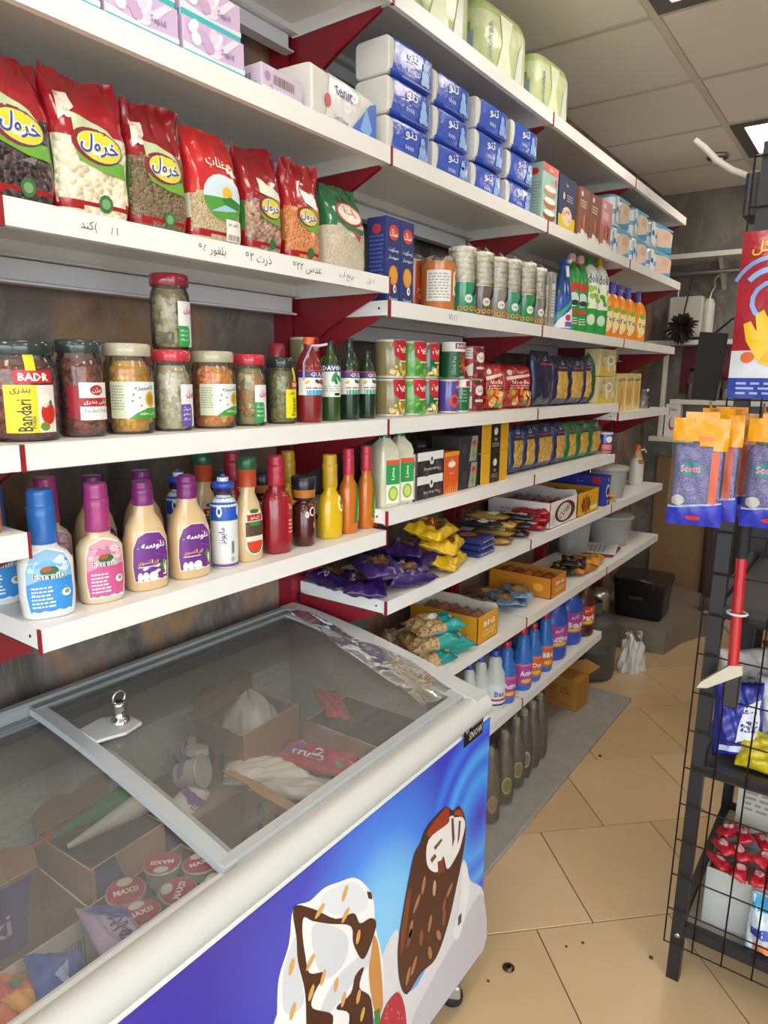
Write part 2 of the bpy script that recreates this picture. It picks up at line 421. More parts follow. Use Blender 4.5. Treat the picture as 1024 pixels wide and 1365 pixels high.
# floor: 40 cm beige tiles laid on the diagonal in half-bond rows over dark grout
floor = struct('floor', MB().box(-.1, ROOM_X1+.1, ROOM_Y0-.1, ROOM_Y1+.1, -.08, -.004, '#5d4a33'), 'stone')
T = .403; s2 = math.sqrt(.5); tile_me = []
for q in range(4):
    h = T/2-.0016; tile_me.append(MB().box(-h, h, -h, h, -.006, 0, ['#cbb088', '#c8ac84', '#ceb48e', '#c5a980'][q], bev=.0015).mesh('tile', ['floor_tile']))
nt_ = 0
for i in range(-9, 16):                       # rows are strips of constant (y - x)
    for j in range(-9, 16):
        a = (.889*s2)+T*(i+.5); b = (2.353*s2)+T*(j+.5)+(.17 if i % 2 == 0 else 0)   # a along (-x+y)/sqrt2, b along (x+y)/sqrt2
        x, y = (b-a)*s2, (a+b)*s2
        if -.1 < x < 2.9 and .9 < y < ROOM_Y1+.1:
            o = bpy.data.objects.new('tile', tile_me[rnd.randrange(4)]); COL.objects.link(o); o.parent = floor
            o.location = (x, y, -.0002*rnd.random()); o.rotation_euler = (0, 0, math.pi/4); nt_ += 1
# the near part of the floor, out of sight below the photographer, is one slab of the same tile
MB().box(-.05, ROOM_X1, ROOM_Y0, .72, -.006, -.0008, '#cdac7e').build('tile_field', 'floor_tile', floor, kind='stuff')

# ceiling: 60 cm mineral boards in a T-bar grid
ceil = struct('ceiling', MB().box(-.1, ROOM_X1+.1, ROOM_Y0-.1, ROOM_Y1+.1, CEIL+.02, CEIL+.1, '#6b665e'), 'ceiling_board')
PANELS = {(1, 0), (1, 3), (1, 6), (1, -3), (4, 0), (4, 3), (4, 6), (4, -3)}
GX, GY = -.025, .175
board = MB().box(-.287, .287, -.287, .287, 0, .014, '#f2eee4', bev=.004).mesh('ceiling_tile', ['ceiling_board'])
for i in range(0, 6):
    for j in range(-4, 8):
        if (i, j) in PANELS: continue
        o = bpy.data.objects.new('ceiling_tile', board); COL.objects.link(o); o.parent = ceil; o.location = (GX+.6*i+.3, GY+.6*j+.3, CEIL+.002)
for i in range(1, 6): MB().box(GX+.6*i-.0125, GX+.6*i+.0125, ROOM_Y0, ROOM_Y1, CEIL-.001, CEIL+.018, '#ddd6c7').build('ceiling_grid_bar', 'enamel', ceil)
for j in range(-4, 9):
    y = GY+.6*j
    if y < ROOM_Y1: MB().box(0, ROOM_X1, y-.0125, y+.0125, CEIL, CEIL+.018, '#cfc8b9').build('ceiling_grid_bar', 'enamel', ceil)
def ceiling_light(i, j, label):
    x, y = GX+.6*i+.3, GY+.6*j+.3
    t = thing('ceiling_light', label, 'ceiling light', (x, y, CEIL-.004), group='square ceiling light panels')
    f = MB()
    for a, b, c, d in ((-.287, .287, -.287, -.232), (-.287, .287, .232, .287), (-.287, -.232, -.232, .232), (.232, .287, -.232, .232)): f.box(a, b, c, d, 0, .02, '#55524c')
    f.build('light_frame', 'enamel', t)
    MB().box(-.2315, .2315, -.2315, .2315, .006, .016).build('diffuser', 'led', t)
PLAB = {(1, 6): 'square lit ceiling panel near the back wall', (1, 3): 'square lit ceiling panel at the top edge of the photo', (1, 0): 'square lit ceiling panel above the near end of the freezer', (1, -3): 'square lit ceiling panel by the shopfront on the shelving side',
        (4, 6): 'square lit ceiling panel in the row by the opposite wall, at the back', (4, 3): 'square lit ceiling panel in the row by the opposite wall, above the rack', (4, 0): 'square lit ceiling panel in the row by the opposite wall, beside the photographer', (4, -3): 'square lit ceiling panel by the shopfront on the opposite side'}
for i, j in sorted(PANELS): ceiling_light(i, j, PLAB[i, j])

# small round detector on the ceiling
p = at(957, 207, z=CEIL)
sm = thing('ceiling_detector', 'small round ceiling detector with a silver ring near the lit panel', 'detector', (p.x, p.y, CEIL-.002))
MB().lathe([(.052, 0, '#8f8b82'), (.056, -.006, '#b8b4aa'), (.05, -.016, '#a9a59b'), (.036, -.018, '#6d6a63')][::-1], 24).build('ring', 'metal', sm)
MB().lathe([(.016, -.05, '#c2beb2'), (.026, -.044, '#cfcbbf'), (.03, -.018, '#8a867c')], 20).build('lens', 'plastic', sm)

# ------------------------------------------------------------------ wall shelving: red slotted uprights, white sheet-steel shelves on red brackets
BAY, Y0, XF, XB = .9, 1.392, .36, .05
JY = lambda j: Y0+BAY*j
WHITE, RED = '#ecebe7', '#8c1d27'
_up = MB().prism([(0, -.03), (.05, -.03), (.05, -.02), (.047, -.02), (.047, .02), (.05, .02), (.05, .03), (0, .03)], 0, 2.62, 2, RED).mesh('upright', ['enamel'])
_sl = MB()
_slot = MB().box(.0466, .0476, -.006, .006, -.012, .012, '#2a0c0e').mesh('slot', ['rubber'])
for j, lab in ((-1, 'red steel upright post near the sauce bottles at the left'), (0, 'red steel upright post rising behind the freezer corner'), (1, 'red steel upright post behind the cans and pasta'),
               (2, 'red steel upright post behind the detergents'), (3, 'red steel upright post at the far end of the shelving')):
    u = thing('shelf_upright', lab, 'upright post', (.001, JY(j), 0), group='red uprights of the wall shelving')
    o = bpy.data.objects.new('post', _up); COL.objects.link(o); o.parent = u
    for k in range(24):
        c = bpy.data.objects.new('slot', _slot); COL.objects.link(c); c.parent = o; c.location = (0, 0, .3+k*.1)
LIP = .038
def shelf(z, j0, lab, xf=XF, y0=None, y1=None, clip=True, rear=True):
    """one shelf board spanning a bay from joint j0"""
    a = (JY(j0) if y0 is None else y0)+.004; b = (JY(j0+1) if y1 is None else y1)-.004
    t = thing('wall_shelf', lab, 'shelf', (0, 0, z), group='white steel boards of the wall shelving')
    # pressed sheet: top plate, front lip with return, rear strip, two end flanges, one continuous channel
    pr = [(XB+.004, 0), (xf, 0), (xf, -LIP), (xf-.014, -LIP), (xf-.014, -LIP+.0015), (xf-.0018, -LIP+.0015), (xf-.0018, -.0018),
          (XB+.006, -.0018), (XB+.006, -.03), (XB+.03, -.03), (XB+.03, -.0315), (XB+.004, -.0315)]
    tr = MB().prism([(p[0], p[1]) for p in pr], a, b, 1, WHITE)
    for y in (a, b-.0016): tr.prism([(XB+.0062, -.002), (xf-.002, -.002), (xf-.002, -LIP+.003), (XB+.0062, -LIP+.003)], y, y+.0016, 1, WHITE)
    tr.build('tray', 'enamel', t)
    for y in (a-.0006,): MB().lathe([(.003, 0, '#1a1a1a'), (.003, .0006, '#1a1a1a')], 8).build('fixing_hole', 'rubber', t, loc=(xf-.035, y+.0004, -.018), rz=(math.pi/2, 0, 0))
    if rear: MB().prism([(XB-.001, -.034), (XB+.012, -.034), (XB+.012, -.07), (XB+.03, -.074), (XB+.03, -.078), (XB-.001, -.078)], a+.02, b-.02, 1, '#dcdde0').build('rear_rail', 'enamel', t)
    for y in (a-.001, b-.001):
        MB().prism([(XB+.001, -.037), (xf-.03, -.037), (xf-.034, -.044), (XB+.16, -.095), (XB+.05, -.155), (XB+.001, -.16)], y-(.0015 if y > a else 0), y+(.0015 if y < a else .0005), 1, RED).build('bracket', 'enamel', t)
    if clip:
        for y in ((a-.004), (b+.001)):
            MB().prism([(y, .0), (y+.003, .0), (y+.003, -LIP-.002), (y, -LIP-.002)], xf-.006, xf+.002, 0, RED).build('edge_clip', 'enamel', t)
    return t
Z = dict(S1=2.373, S2=2.042, S3=1.756, S4=1.704, S5=1.42, S6=1.187, S7A=1.139, S7B=.947, S8=.648, S9=.325, S5D=1.376, SZ=1.292)
bayn = {-2: 'in the bay nearest the photographer', -1: 'in the bay above the freezer', 0: 'in the bay just past the freezer', 1: 'in the third bay, by the pasta', 2: 'in the far end bay'}
for zk, js, nm in (('S1', (-1, 0, 1, 2), 'top white shelf board'), ('S2', (-2, -1, 0, 1, 2), 'white shelf board of the tissue packs level'), ('S3', (-2, -1), 'white shelf board of the bean bags level'),
                   ('S4', (0, 1, 2), 'white shelf board of the rice cakes level'), ('S5', (-2, -1, 0, 1), 'white shelf board of the jars and cans level'), ('S6', (0, 1), 'white shelf board of the tea boxes level'),
                   ('S7A', (-1,), 'white shelf board under the sauce bottles'), ('S7B', (0, 1, 2), 'white shelf board of the biscuits level'), ('S8', (0, 1, 2), 'white shelf board of the wafers level'), ('S9', (0, 1), 'lowest white shelf board, bleach bottles level')):
    for j in js:
        if zk == 'S3' and j == -1: lab = 'white shelf board with handwritten prices under the bean bags'
        elif zk == 'S7A': lab = 'white shelf board carrying the sauce bottles above the freezer'
        else: lab = nm+' '+bayn[j]
        shelf(Z[zk], j, lab)
shelf(Z['S5D'], 2, 'slightly lower white shelf board under the yellow noodle packs')
shelf(Z['SZ'], -2, 'white shelf end with an orange bottle at the left edge')

# handwriting in marker pen on the price edge
def find(lab): return [x for x in COL.objects if x.get('label') == lab][0]
def hand(shelf_lab, u, v, t, h, zk, col='#4a4a4c'):
    q = at(u, v, x=XF); p = PR(lambda a, b, o: (XF+o, a, b), base=.0004); p.text(t, q.y, -.019, h, col, 0, bold=0); p.build('price_writing', 'print', find(shelf_lab))
for u, v, t, h in ((118, 297, '(کند', .016), (152, 303, 'ا /', .012), (283, 327, 'بلغور ۵۹', .018), (345, 345, 'ذرت ۲۹', .02), (410, 357, 'عدس ۲۲۹', .02), (462, 366, 'برنج اب', .018), (495, 376, '۵۰ ان', .014)):
    hand('white shelf board with handwritten prices under the bean bags', u, v, t, h, 'S3')
hand('white shelf board of the rice cakes level '+bayn[0], 604, 421, '۱۵۰۱۷', .016, 'S4', '#55565a')

# ------------------------------------------------------------------ chest freezer with two curved sliding glass lids
FX0, FX1, FY0, FY1 = .053, .686, -.12, 1.365
def topz(x): return .887-.095*(max(0, min(1, (x-.05)/.61)))**1.55           # height of the curved top edge across the depth
fz = thing('chest_freezer', 'blue and white chest freezer with curved sliding glass lids', 'freezer', (0, 0, 0))
# cabinet walls
MB().box(.66, FX1, FY0, FY1, .08, .742, '#e4e3de', bev=.006).build('front_wall', 'enamel', fz)
def cheek(y0, y1, nm):
    pts = [(FX0, .08), (.654, .08), (.654, .735)]+[(x, topz(x)-.012) for x in [.05+.594*(1-k/10) for k in range(11)]]
    MB().prism([(max(p[0], FX0), p[1]) for p in pts], y0, y1, 1, '#d9dad6').build(nm, 'enamel', fz)
cheek(FY1-.045, FY1, 'end_wall'); cheek(FY0, FY0+.045, 'end_wall')
MB().box(FX0, FX0+.03, FY0+.045, FY1-.045, .08, .855, '#d0d3d2').build('rear_wall', 'enamel', fz)
MB().box(FX0+.03, .66, FY0+.045, FY1-.045, .08, .42, '#dfe3e3').build('tank_floor', 'enamel', fz)
# white rounded front rim
MB().surf(lambda u, v: ((.660+.029*math.cos(t)*1.05), FY0+(FY1-FY0)*u, .766+.030*math.sin(t)) if (t := -2.2+5.0*v) is not None else 0, 1, 18, '#c6c6c2').build('front_rim', 'enamel', fz)
MB().box(.625, .662, FY0, FY1, .735, .788, '#cfd1ce', bev=.006).build('rim_ledge', 'enamel', fz)
# sloping end rims and rear rim in grey plastic
def rim_strip(y0, y1, x0, x1, lift, th, col, nm, par=fz, mat='plastic', n=16):
    b = MB()
    def F(u, v):
        x = x0+(x1-x0)*u; z = topz(x)+lift; q = [(y0, z-th), (y0, z), (y1, z), (y1, z-th), (y0, z-th)][min(4, int(round(v*4)))]
        return (x, q[0], q[1])
    b.surf(F, n, 4, col, smooth=False)
    for x in (x0, x1): z = topz(x)+lift; b.add([(x, y0, z-th), (x, y1, z-th), (x, y1, z), (x, y0, z)], [(0, 1, 2, 3)], col)
    return b.build(nm, mat, par)
rim_strip(FY1-.05, FY1+.002, FX0, .675, .004, .03, '#c4c8c8', 'end_rim')
rim_strip(FY0-.002, FY0+.05, FX0, .675, .004, .03, '#c4c8c8', 'end_rim')
MB().box(FX0, FX0+.028, FY0+.05, FY1-.05, .855, .892, '#8f9799', bev=.006).build('rear_rim', 'plastic', fz)
MB().box(FX0+.028, .105, FY0+.05, FY1-.05, .838, .866, '#6d7578', bev=.003).build('lid_channel', 'plastic', fz)
# glass lids: right one rides above the left one
def lid(y0, y1, lift, nm):
    l = bpy.data.objects.new(nm, None); COL.objects.link(l); l.parent = fz; l.empty_display_size = .02
    MB().surf(lambda u, v: (.09+.54*u, y0+(y1-y0)*v, topz(.09+.54*u)+lift), 16, 2, '#ffffff').build('glass_pane', 'lid_glass', l)
    rim_strip(y0-.004, y0+.022, .085, .64, lift+.005, .014, '#aeb4b6', 'lid_frame', l)
    rim_strip(y1-.022, y1+.004, .085, .64, lift+.005, .014, '#aeb4b6', 'lid_frame', l)
    MB().box(.618, .638, y0, y1, topz(.628)+lift-.006, topz(.628)+lift+.006, '#b7bcbd').build('lid_frame', 'plastic', l)
    MB().box(.082, .10, y0, y1, topz(.09)+lift-.006, topz(.09)+lift+.008, '#7c8486').build('lid_frame', 'plastic', l)
    return l
lidR = lid(.60, 1.31, -.006, 'glass_lid'); lidL = lid(FY0+.055, .64, -.026, 'glass_lid')
lid_tab = MB().prism([(.215, .62), (.275, .62), (.29, .67), (.28, .71), (.235, .71), (.205, .67)], .818, .824, 2, '#c9cdcd').build('lock_plate', 'plastic', lidR, loc=(0, 0, topz(.25)-.818-.004))
lk = MB().lathe([(.017, 0, '#d6d6d2'), (.017, .006, '#d6d6d2'), (.011, .008, '#c9c9c4'), (.011, .03, '#e5e5e0'), (.013, .032, '#bdbdb8'), (.013, .04, '#dcdcd8'), (.008, .042, '#8a8a86')], 20).build('lock', 'chrome', lidR, loc=(.25, .685, topz(.25)+.003))
MB().tube([(0, .013*math.cos(t), .05+.012*math.sin(t)) for t in [k*math.pi/6 for k in range(12)]], .0025, 6, '#d9d9d4', closed=True).build('key_ring', 'chrome', lk)
# frosted lining seen through the lids
mt, nt, N, L, B = _new('frost'); B.inputs['Base Color'].default_value = lin('#dfe7e6'); B.inputs['Roughness'].default_value = .75
n2 = N.new('ShaderNodeTexNoise'); n2.inputs['Scale'].default_value = 14; n2.inputs['Detail'].default_value = 8
bp = N.new('ShaderNodeBump'); bp.inputs['Strength'].default_value = .5; bp.inputs['Distance'].default_value = .02; L.new(n2.outputs[0], bp.inputs['Height']); L.new(bp.outputs[0], B.inputs['Normal'])
def frost_wall(u, v):
    y = FY0+.06+(FY1-FY0-.12)*u; z = .422+.33*v; return (.0985+.006*(1-v)+.006*math.sin(9*y+4*z)*math.sin(7*z), y, z)
MB().surf(frost_wall, 60, 14, '#ffffff').build('frost_layer', 'frost', fz)
# front sticker with the ice-cream picture
mt, nt, N, L, B = _new('freezer_print')     # printed blue artwork: violet field, bright swirl of rings at one end
tc = N.new('ShaderNodeTexCoord'); sp = N.new('ShaderNodeSeparateXYZ'); L.new(tc.outputs['Object'], sp.inputs[0])
def mathn(op, a, b=None, c=None):
    n = N.new('ShaderNodeMath'); n.operation = op; n.use_clamp = op == 'MULTIPLY_ADD'
    for i, q in enumerate((a, b, c)):
        if q is None: continue
        if isinstance(q, (int, float)): n.inputs[i].default_value = q
        else: L.new(q, n.inputs[i])
    return n.outputs[0]
def radial(cy, cz, sy, sz):
    a = mathn('MULTIPLY', mathn('SUBTRACT', sp.outputs[1], cy), sy); b = mathn('MULTIPLY', mathn('SUBTRACT', sp.outputs[2], cz), sz)
    return mathn('SQRT', mathn('ADD', mathn('MULTIPLY', a, a), mathn('MULTIPLY', b, b)))
r1 = radial(1.33, .50, 1, 1); r2 = radial(.93, .36, 1, .62)
def ramp(x, st):
    cr = N.new('ShaderNodeValToRGB'); L.new(x, cr.inputs[0]); e = cr.color_ramp.elements
    while len(e) < len(st): e.new(.5)
    for i, (p, c) in enumerate(st): e[i].position = p; e[i].color = lin(c)
    return cr.outputs[0]
ringc = ramp(r1, [(0, '#2b35c0'), (.05, '#2e6fe0'), (.10, '#4aa2f2'), (.135, '#2f6fe2'), (.165, '#57aaf4'), (.20, '#3550d6'), (.23, '#3f7fe8'), (.27, '#3a40c4'), (.36, '#4536ae'), (.5, '#443aa4')])
glow = ramp(r2, [(0, '#8fd2f6'), (.13, '#7cc4f4'), (.2, '#4a86e8'), (.3, '#4048bc'), (.45, '#453aa2')])
lt = N.new('ShaderNodeMix'); lt.data_type = 'RGBA'; lt.blend_type = 'LIGHTEN'; lt.inputs[0].default_value = 1; L.new(ringc, lt.inputs[6]); L.new(glow, lt.inputs[7])
L.new(lt.outputs[2], B.inputs['Base Color']); B.inputs['Roughness'].default_value = .22
SX = FX1+.0012
MB().box(FX1-.001, SX, FY0+.004, FY1-.002, .085, .738).build('picture_panel', 'freezer_print', fz)
pic = PR(lambda u, v, o: (SX+o, u, v), base=.0003, step=.0002)
def C4(pts): return [((q := at(260+x*.3906, 1000+y*.3906, x=SX)).y, max(.088, q.z)) for x, y in (smooth_(pts) if len(pts) > 4 else pts)]
cream, cream2, cream3, choc, choc2, nut = '#f1efec', '#d3d6db', '#bcc3cc', '#4a2416', '#7a3a22', '#d8a55c'
pic.poly(C4([(640, 934), (600, 860), (640, 700), (692, 612), (700, 780), (760, 800), (880, 500), (912, 380), (928, 392), (940, 445), (985, 488), (985, 690), (950, 740), (830, 934)]), '#d9d7da', 0)
pic.poly(C4([(740, 934), (800, 800), (900, 620), (950, 520), (984, 500), (984, 690), (830, 934)]), '#c2bfc6', 1)
pic.poly(C4([(880, 620), (905, 520), (912, 400), (922, 392), (934, 440), (930, 520), (900, 640)]), '#e8e6e6', 2)
pic.poly(C4([(270, 1010), (279, 900), (285, 780), (320, 660), (335, 540), (390, 515), (440, 470), (490, 450), (545, 435), (590, 470), (610, 520), (615, 600), (640, 720), (640, 860), (600, 934), (600, 1010)]), cream, 1)
pic.poly(C4([(430, 500), (490, 462), (540, 450), (575, 480), (585, 540), (520, 560), (470, 560), (440, 540)]), '#dfe2e6', 2)
pic.poly(C4([(300, 760), (325, 670), (345, 640), (360, 760), (370, 860), (330, 900), (300, 880)]), cream2, 2)
pic.poly(C4([(400, 600), (470, 600), (520, 640), (510, 720), (450, 780), (410, 720)]), cream2, 3)
pic.poly(C4([(430, 880), (480, 780), (560, 700), (600, 640), (600, 720), (540, 790), (480, 870), (450, 900)]), cream2, 3)
pic.poly(C4([(335, 535), (400, 540), (480, 575), (540, 555), (562, 590), (600, 572), (617, 600), (575, 712), (540, 662), (530, 600), (460, 592), (400, 582), (370, 570), (365, 620), (375, 700), (390, 760), (440, 760), (405, 830), (400, 880), (470, 905), (440, 1000), (385, 1000), (375, 830), (350, 720), (345, 640)]), choc, 4)
pic.poly(C4([(545, 770), (575, 740), (560, 810), (600, 850), (600, 1000), (520, 1000), (525, 900), (480, 880), (530, 830)]), choc, 4)
pic.poly(C4([(610, 630), (628, 690), (640, 870), (612, 890), (592, 770), (600, 690)]), '#c98a4a', 5)
pic.poly(C4([(585, 480), (600, 485), (604, 508), (590, 505)]), choc, 5)
for x, y, r in ((510, 488, .5), (424, 548, 1.1), (512, 562, .9), (328, 738, .3), (555, 636, .2), (392, 722, .9), (435, 775, .4), (480, 800, .1), (332, 890, .4), (395, 826, .4), (505, 850, .3), (556, 840, .2), (570, 900, .3)):
    q = C4([(x, y)])[0]; pic.ell(q[0], q[1], .0065, .014, nut, 6, 10, rot=-r)
pic.poly(C4([(765, 320), (790, 260), (850, 195), (880, 205), (900, 190), (920, 230), (920, 310), (890, 470), (860, 600), (820, 710), (770, 760), (722, 832), (697, 790), (690, 690), (700, 600), (720, 480), (745, 360)]), choc, 6)
pic.poly(C4([(790, 280), (850, 200), (866, 210), (850, 290), (815, 300)]), '#9c3a22', 7)
pic.poly(C4([(795, 305), (860, 250), (868, 225), (905, 225), (920, 250), (908, 310), (895, 350), (860, 405), (845, 360), (825, 415), (790, 390)]), '#e9e4de', 8)
pic.poly(C4([(885, 205), (905, 200), (915, 225), (880, 228)]), '#a8452a', 8)
pic.poly(C4([(825, 380), (845, 370), (850, 410), (828, 425)]), choc2, 9)
for pts in ([(872, 232), (880, 230), (884, 300), (876, 330)], [(898, 240), (905, 240), (900, 300), (893, 320)], [(812, 330), (838, 300), (842, 306), (818, 340)], [(800, 372), (816, 352), (822, 362), (806, 384)]): pic.poly(C4(pts), '#6b4a3a', 9)
for x, y, r in ((778, 460, .2), (755, 522, .7), (815, 470, 0), (865, 480, .9), (800, 590, .2), (848, 570, .1), (730, 640, .4), (830, 630, -.5), (800, 690, -.3), (745, 735, .5), (725, 770, .3), (735, 610, .2), (770, 640, 0), (850, 520, .3)):
    q = C4([(x, y)])[0]; pic.ell(q[0], q[1], .007, .02, rnd.choice(('#8a4f34', '#a9714c', '#c39a78')), 7, 10, rot=-r)
pic.poly(C4([(720, 500), (735, 480), (715, 640), (702, 700), (700, 640)]), choc2, 7)
pic.poly(C4([(622, 1010), (630, 930), (650, 870), (690, 825), (712, 870), (720, 940), (722, 1010)]), '#b8263a', 9)
for k in range(14):
    q = C4([(645+rnd.random()*62, 870+rnd.random()*80)])[0]; pic.ell(q[0], q[1], .0018, .003, '#e8a0a0', 10, 6)
pic.poly(C4([(608, 890), (628, 880), (632, 960), (615, 960)]), '#4f7d3a', 9)
q = at(632, 972, x=SX)      # maker's plate
pic.rect(q.y-.047, q.z-.026, q.y+.042, q.z+.026, '#0f1014', 3)
pic.text('SNOW', q.y+.008, q.z-.009, .019, '#c9c8c0', 4, w=.062); pic.rect(q.y-.016, q.z+.009, q.y+.036, q.z+.011, '#b9b8b0', 4); pic.rect(q.y-.016, q.z+.014, q.y+.036, q.z+.0155, '#b9b8b0', 4); pic.ell(q.y-.032, q.z+.012, .009, .009, '#8d8c86', 4, 14)
q = at(612, 1225, x=SX); pic.rect(q.y-.013, q.z-.02, q.y+.013, q.z+.02, '#e9e7e4', 8); pic.rect(q.y-.008, q.z-.013, q.y+.008, q.z+.013, '#4a4a50', 9)
pic.build('ice_cream_picture', 'print', fz)
# swivel casters
for x, y in ((.645, FY1-.10), (.09, FY1-.14), (.645, FY0+.14), (.09, FY0+.14)):
    c = MB().box(-.02, .02, -.025, .025, .045, .0795, '#c9cccc', bev=.004).build('caster', 'metal', fz, loc=(x+.02, y, 0), rz=.5)
    MB().lathe([(.012, -.011, '#26262a'), (.026, -.010, '#1c1c1f'), (.028, 0, '#1c1c1f'), (.026, .010, '#1c1c1f'), (.012, .011, '#26262a')], 20).build('wheel', 'rubber', c, loc=(0, .006, .0285), rz=(math.pi/2, 0, 0))
# torn cling film hanging over the far end of the lid
def filmF(u, v):
    x = .12+.50*u; y = 1.31-.14*v*(.25+.75*u)+.012*math.sin(11*u+5*v); return (x, y, topz(x)+.012+.007*math.sin(14*u)*math.sin(8*v)+.006*v)
MB().surf(filmF, 26, 8, '#ffffff').build('cling_film', 'cling', fz)

# ------------------------------------------------------------------ builders for packaged goods (local frame: front faces +x, reader's right is +y, base at z = 0)
def slot(uL, uR, ut, vt, z, xf=.34):
    """(y centre, width, height) of a box whose front on plane x = xf spans photo columns uL..uR at its base"""
    a, b = Yu(uL, xf, z), Yu(uR, xf, z); return ((a+b)/2, b-a, at(ut, vt, x=xf).z-z)
def cyl(uL, uR, vt, z, xc=.29):
    """(y centre, radius, height) of a round thing standing at depth xc"""
    um = (uL+uR)/2; zz = z+.08; y = Yu(um, xc, zz); k = abs(xc-CAM.x)/math.hypot(xc-CAM.x, y)
    return (y, .5*(Yu(uR, xc, zz)-Yu(uL, xc, zz))*k, at(um, vt, x=xc).z-z)
def cylR(uR, r, z, xc=.285):
    """y of a round thing of radius r in a tight row, its far outline at photo column uR"""
    y = Yu(uR, xc, z+.06); return y-r*math.hypot(xc-CAM.x, y)/abs(xc-CAM.x)
EPS = .0006
def carton(name, label, cat, loc, w, d, h, col, pf=None, ps=None, pt=None, cols=None, rz=0, group=None, mat='paper', bev=.0012):
    o = MB().box(-d/2, d/2, -w/2, w/2, 0, h, col, bev=bev, cols=cols).build(name, mat, loc=(loc[0], loc[1], loc[2]+EPS), rz=rz); tag(o, label, cat, group)
    if pf: p = PR(front(d)); pf(p, w, h); p.build('front_print', 'print', o)
    if ps: p = PR(side(w)); ps(p, d, h); p.build('side_print', 'print', o)
    if pt: p = PR(lid_top(h)); pt(p, w, d); p.build('top_print', 'print', o)
    return o
def vessel(name, label, cat, loc, body, cap=None, lab=None, bmat='plastic', cmat='plastic', pw=2, n=28, rz=0, group=None, curve=.008, capname='cap', extra=None, labname='label'):
    """bottle-like thing: body of revolution (or squared section), cap, wrapped label"""
    t = thing(name, label, cat, (loc[0], loc[1], loc[2]+EPS), rz, group)
    MB().lathe(body, n, pw=pw).build('body', bmat, t)
    if cap: MB().lathe(cap, 22).build(capname, cmat, t)
    if lab: p = PR(round_(body, pw), curve); lab(p); p.build(labname, 'print', t)
    if extra: extra(t)
    return t
def ribbed(r, z0, z1, n, col, amp=.0008):
    o = []
    for k in range(n*2+1): o.append((r+(amp if k % 2 else 0), z0+(z1-z0)*k/(2*n), col))
    return o

# standing gusset bag, flat sealed top
def bag(name, label, cat, loc, w, d, h, content, top, rz=0, group=None, pf=None, seed=0, split=.56, sidecol='#3c7a34', band='#a01c22', full=1.0, lean=0):
    r = random.Random(seed); ph = [r.uniform(0, 6.3) for _ in range(8)]; s1 = r.choice((-1, 1))
    def dims(v):
        f = 1-max(0, (v-.55)/.45)**1.25; dd = max(.0022, d/2*(.86+.14*math.sin(min(1, v*5)*1.57))*f); ww = w/2*(.93+.07*math.sin(min(1, v*6)*1.57))*(1+.03*math.sin(3*v+ph[0]))*(1-.03*max(0, v-.8)/.2)
        return ww, dd, 4.2-1.4*v
    def S(t, v, o=0):
        ww, dd, pw = dims(v); ct, st = math.cos(t), math.sin(t)
        k = 1+.035*(.3+v)*(math.sin(3*t+9*v+ph[1])*.5+math.sin(5*t-14*v+ph[2])*.4+math.sin(9*t+23*v+ph[3])*.25)
        x = dd*math.copysign(abs(ct)**(2/pw), ct)*k; y = ww*math.copysign(abs(st)**(2/pw), st)*(1+.02*math.sin(17*v+ph[4]))
        zz = h*v*(1+.012*math.sin(6*y/w+ph[5])*v)+(.010*h*math.sin(2.2*y/w*3+ph[6]) if v > .97 else 0)
        x += (.0035*math.sin(26*y/w+9*v+ph[1])+.003*math.sin(15*y/w-22*v+ph[3]))*max(0, v-.52)/.48; x += .018*s1*max(0, v-.62)*math.sin(4*y/w+ph[7]); x += .03*max(0, v-.75)*s1+lean*v*v
        return (x+o, y, zz)
    def F(u, v, o):
        ww, dd, pw = dims(v/h); a = min(.98, abs(u)/ww)**(pw/2); return S(math.copysign(math.asin(a), u), v/h, o+.0004)
    def col(u, v):
        t = u*2*math.pi; f = math.cos(t) > -.1
        a = math.sin(t)
        b = split+.05*a
        if v > b: return (top, 0)
        if f and abs(a) < .93:
            if .075 < v-.02*a < .12 and band: return (band, 0)
            return ('#ffffff', 1)
        return ((sidecol if v > .2 else band or sidecol), 0)
    t = thing(name, label, cat, (loc[0], loc[1], loc[2]+EPS), rz, group)
    MB().surf(lambda u, v: S(u*2*math.pi, v), 48, 34, col).add([S(k*math.pi/12, 0) for k in range(24)], [tuple(reversed(range(24)))], band or sidecol).build('bag', ['bagfilm', content], t)
    if pf: p = PR(F, .006, base=.0008, step=.0003); pf(p, w, h); p.build('bag_print', 'print', t)
    return t
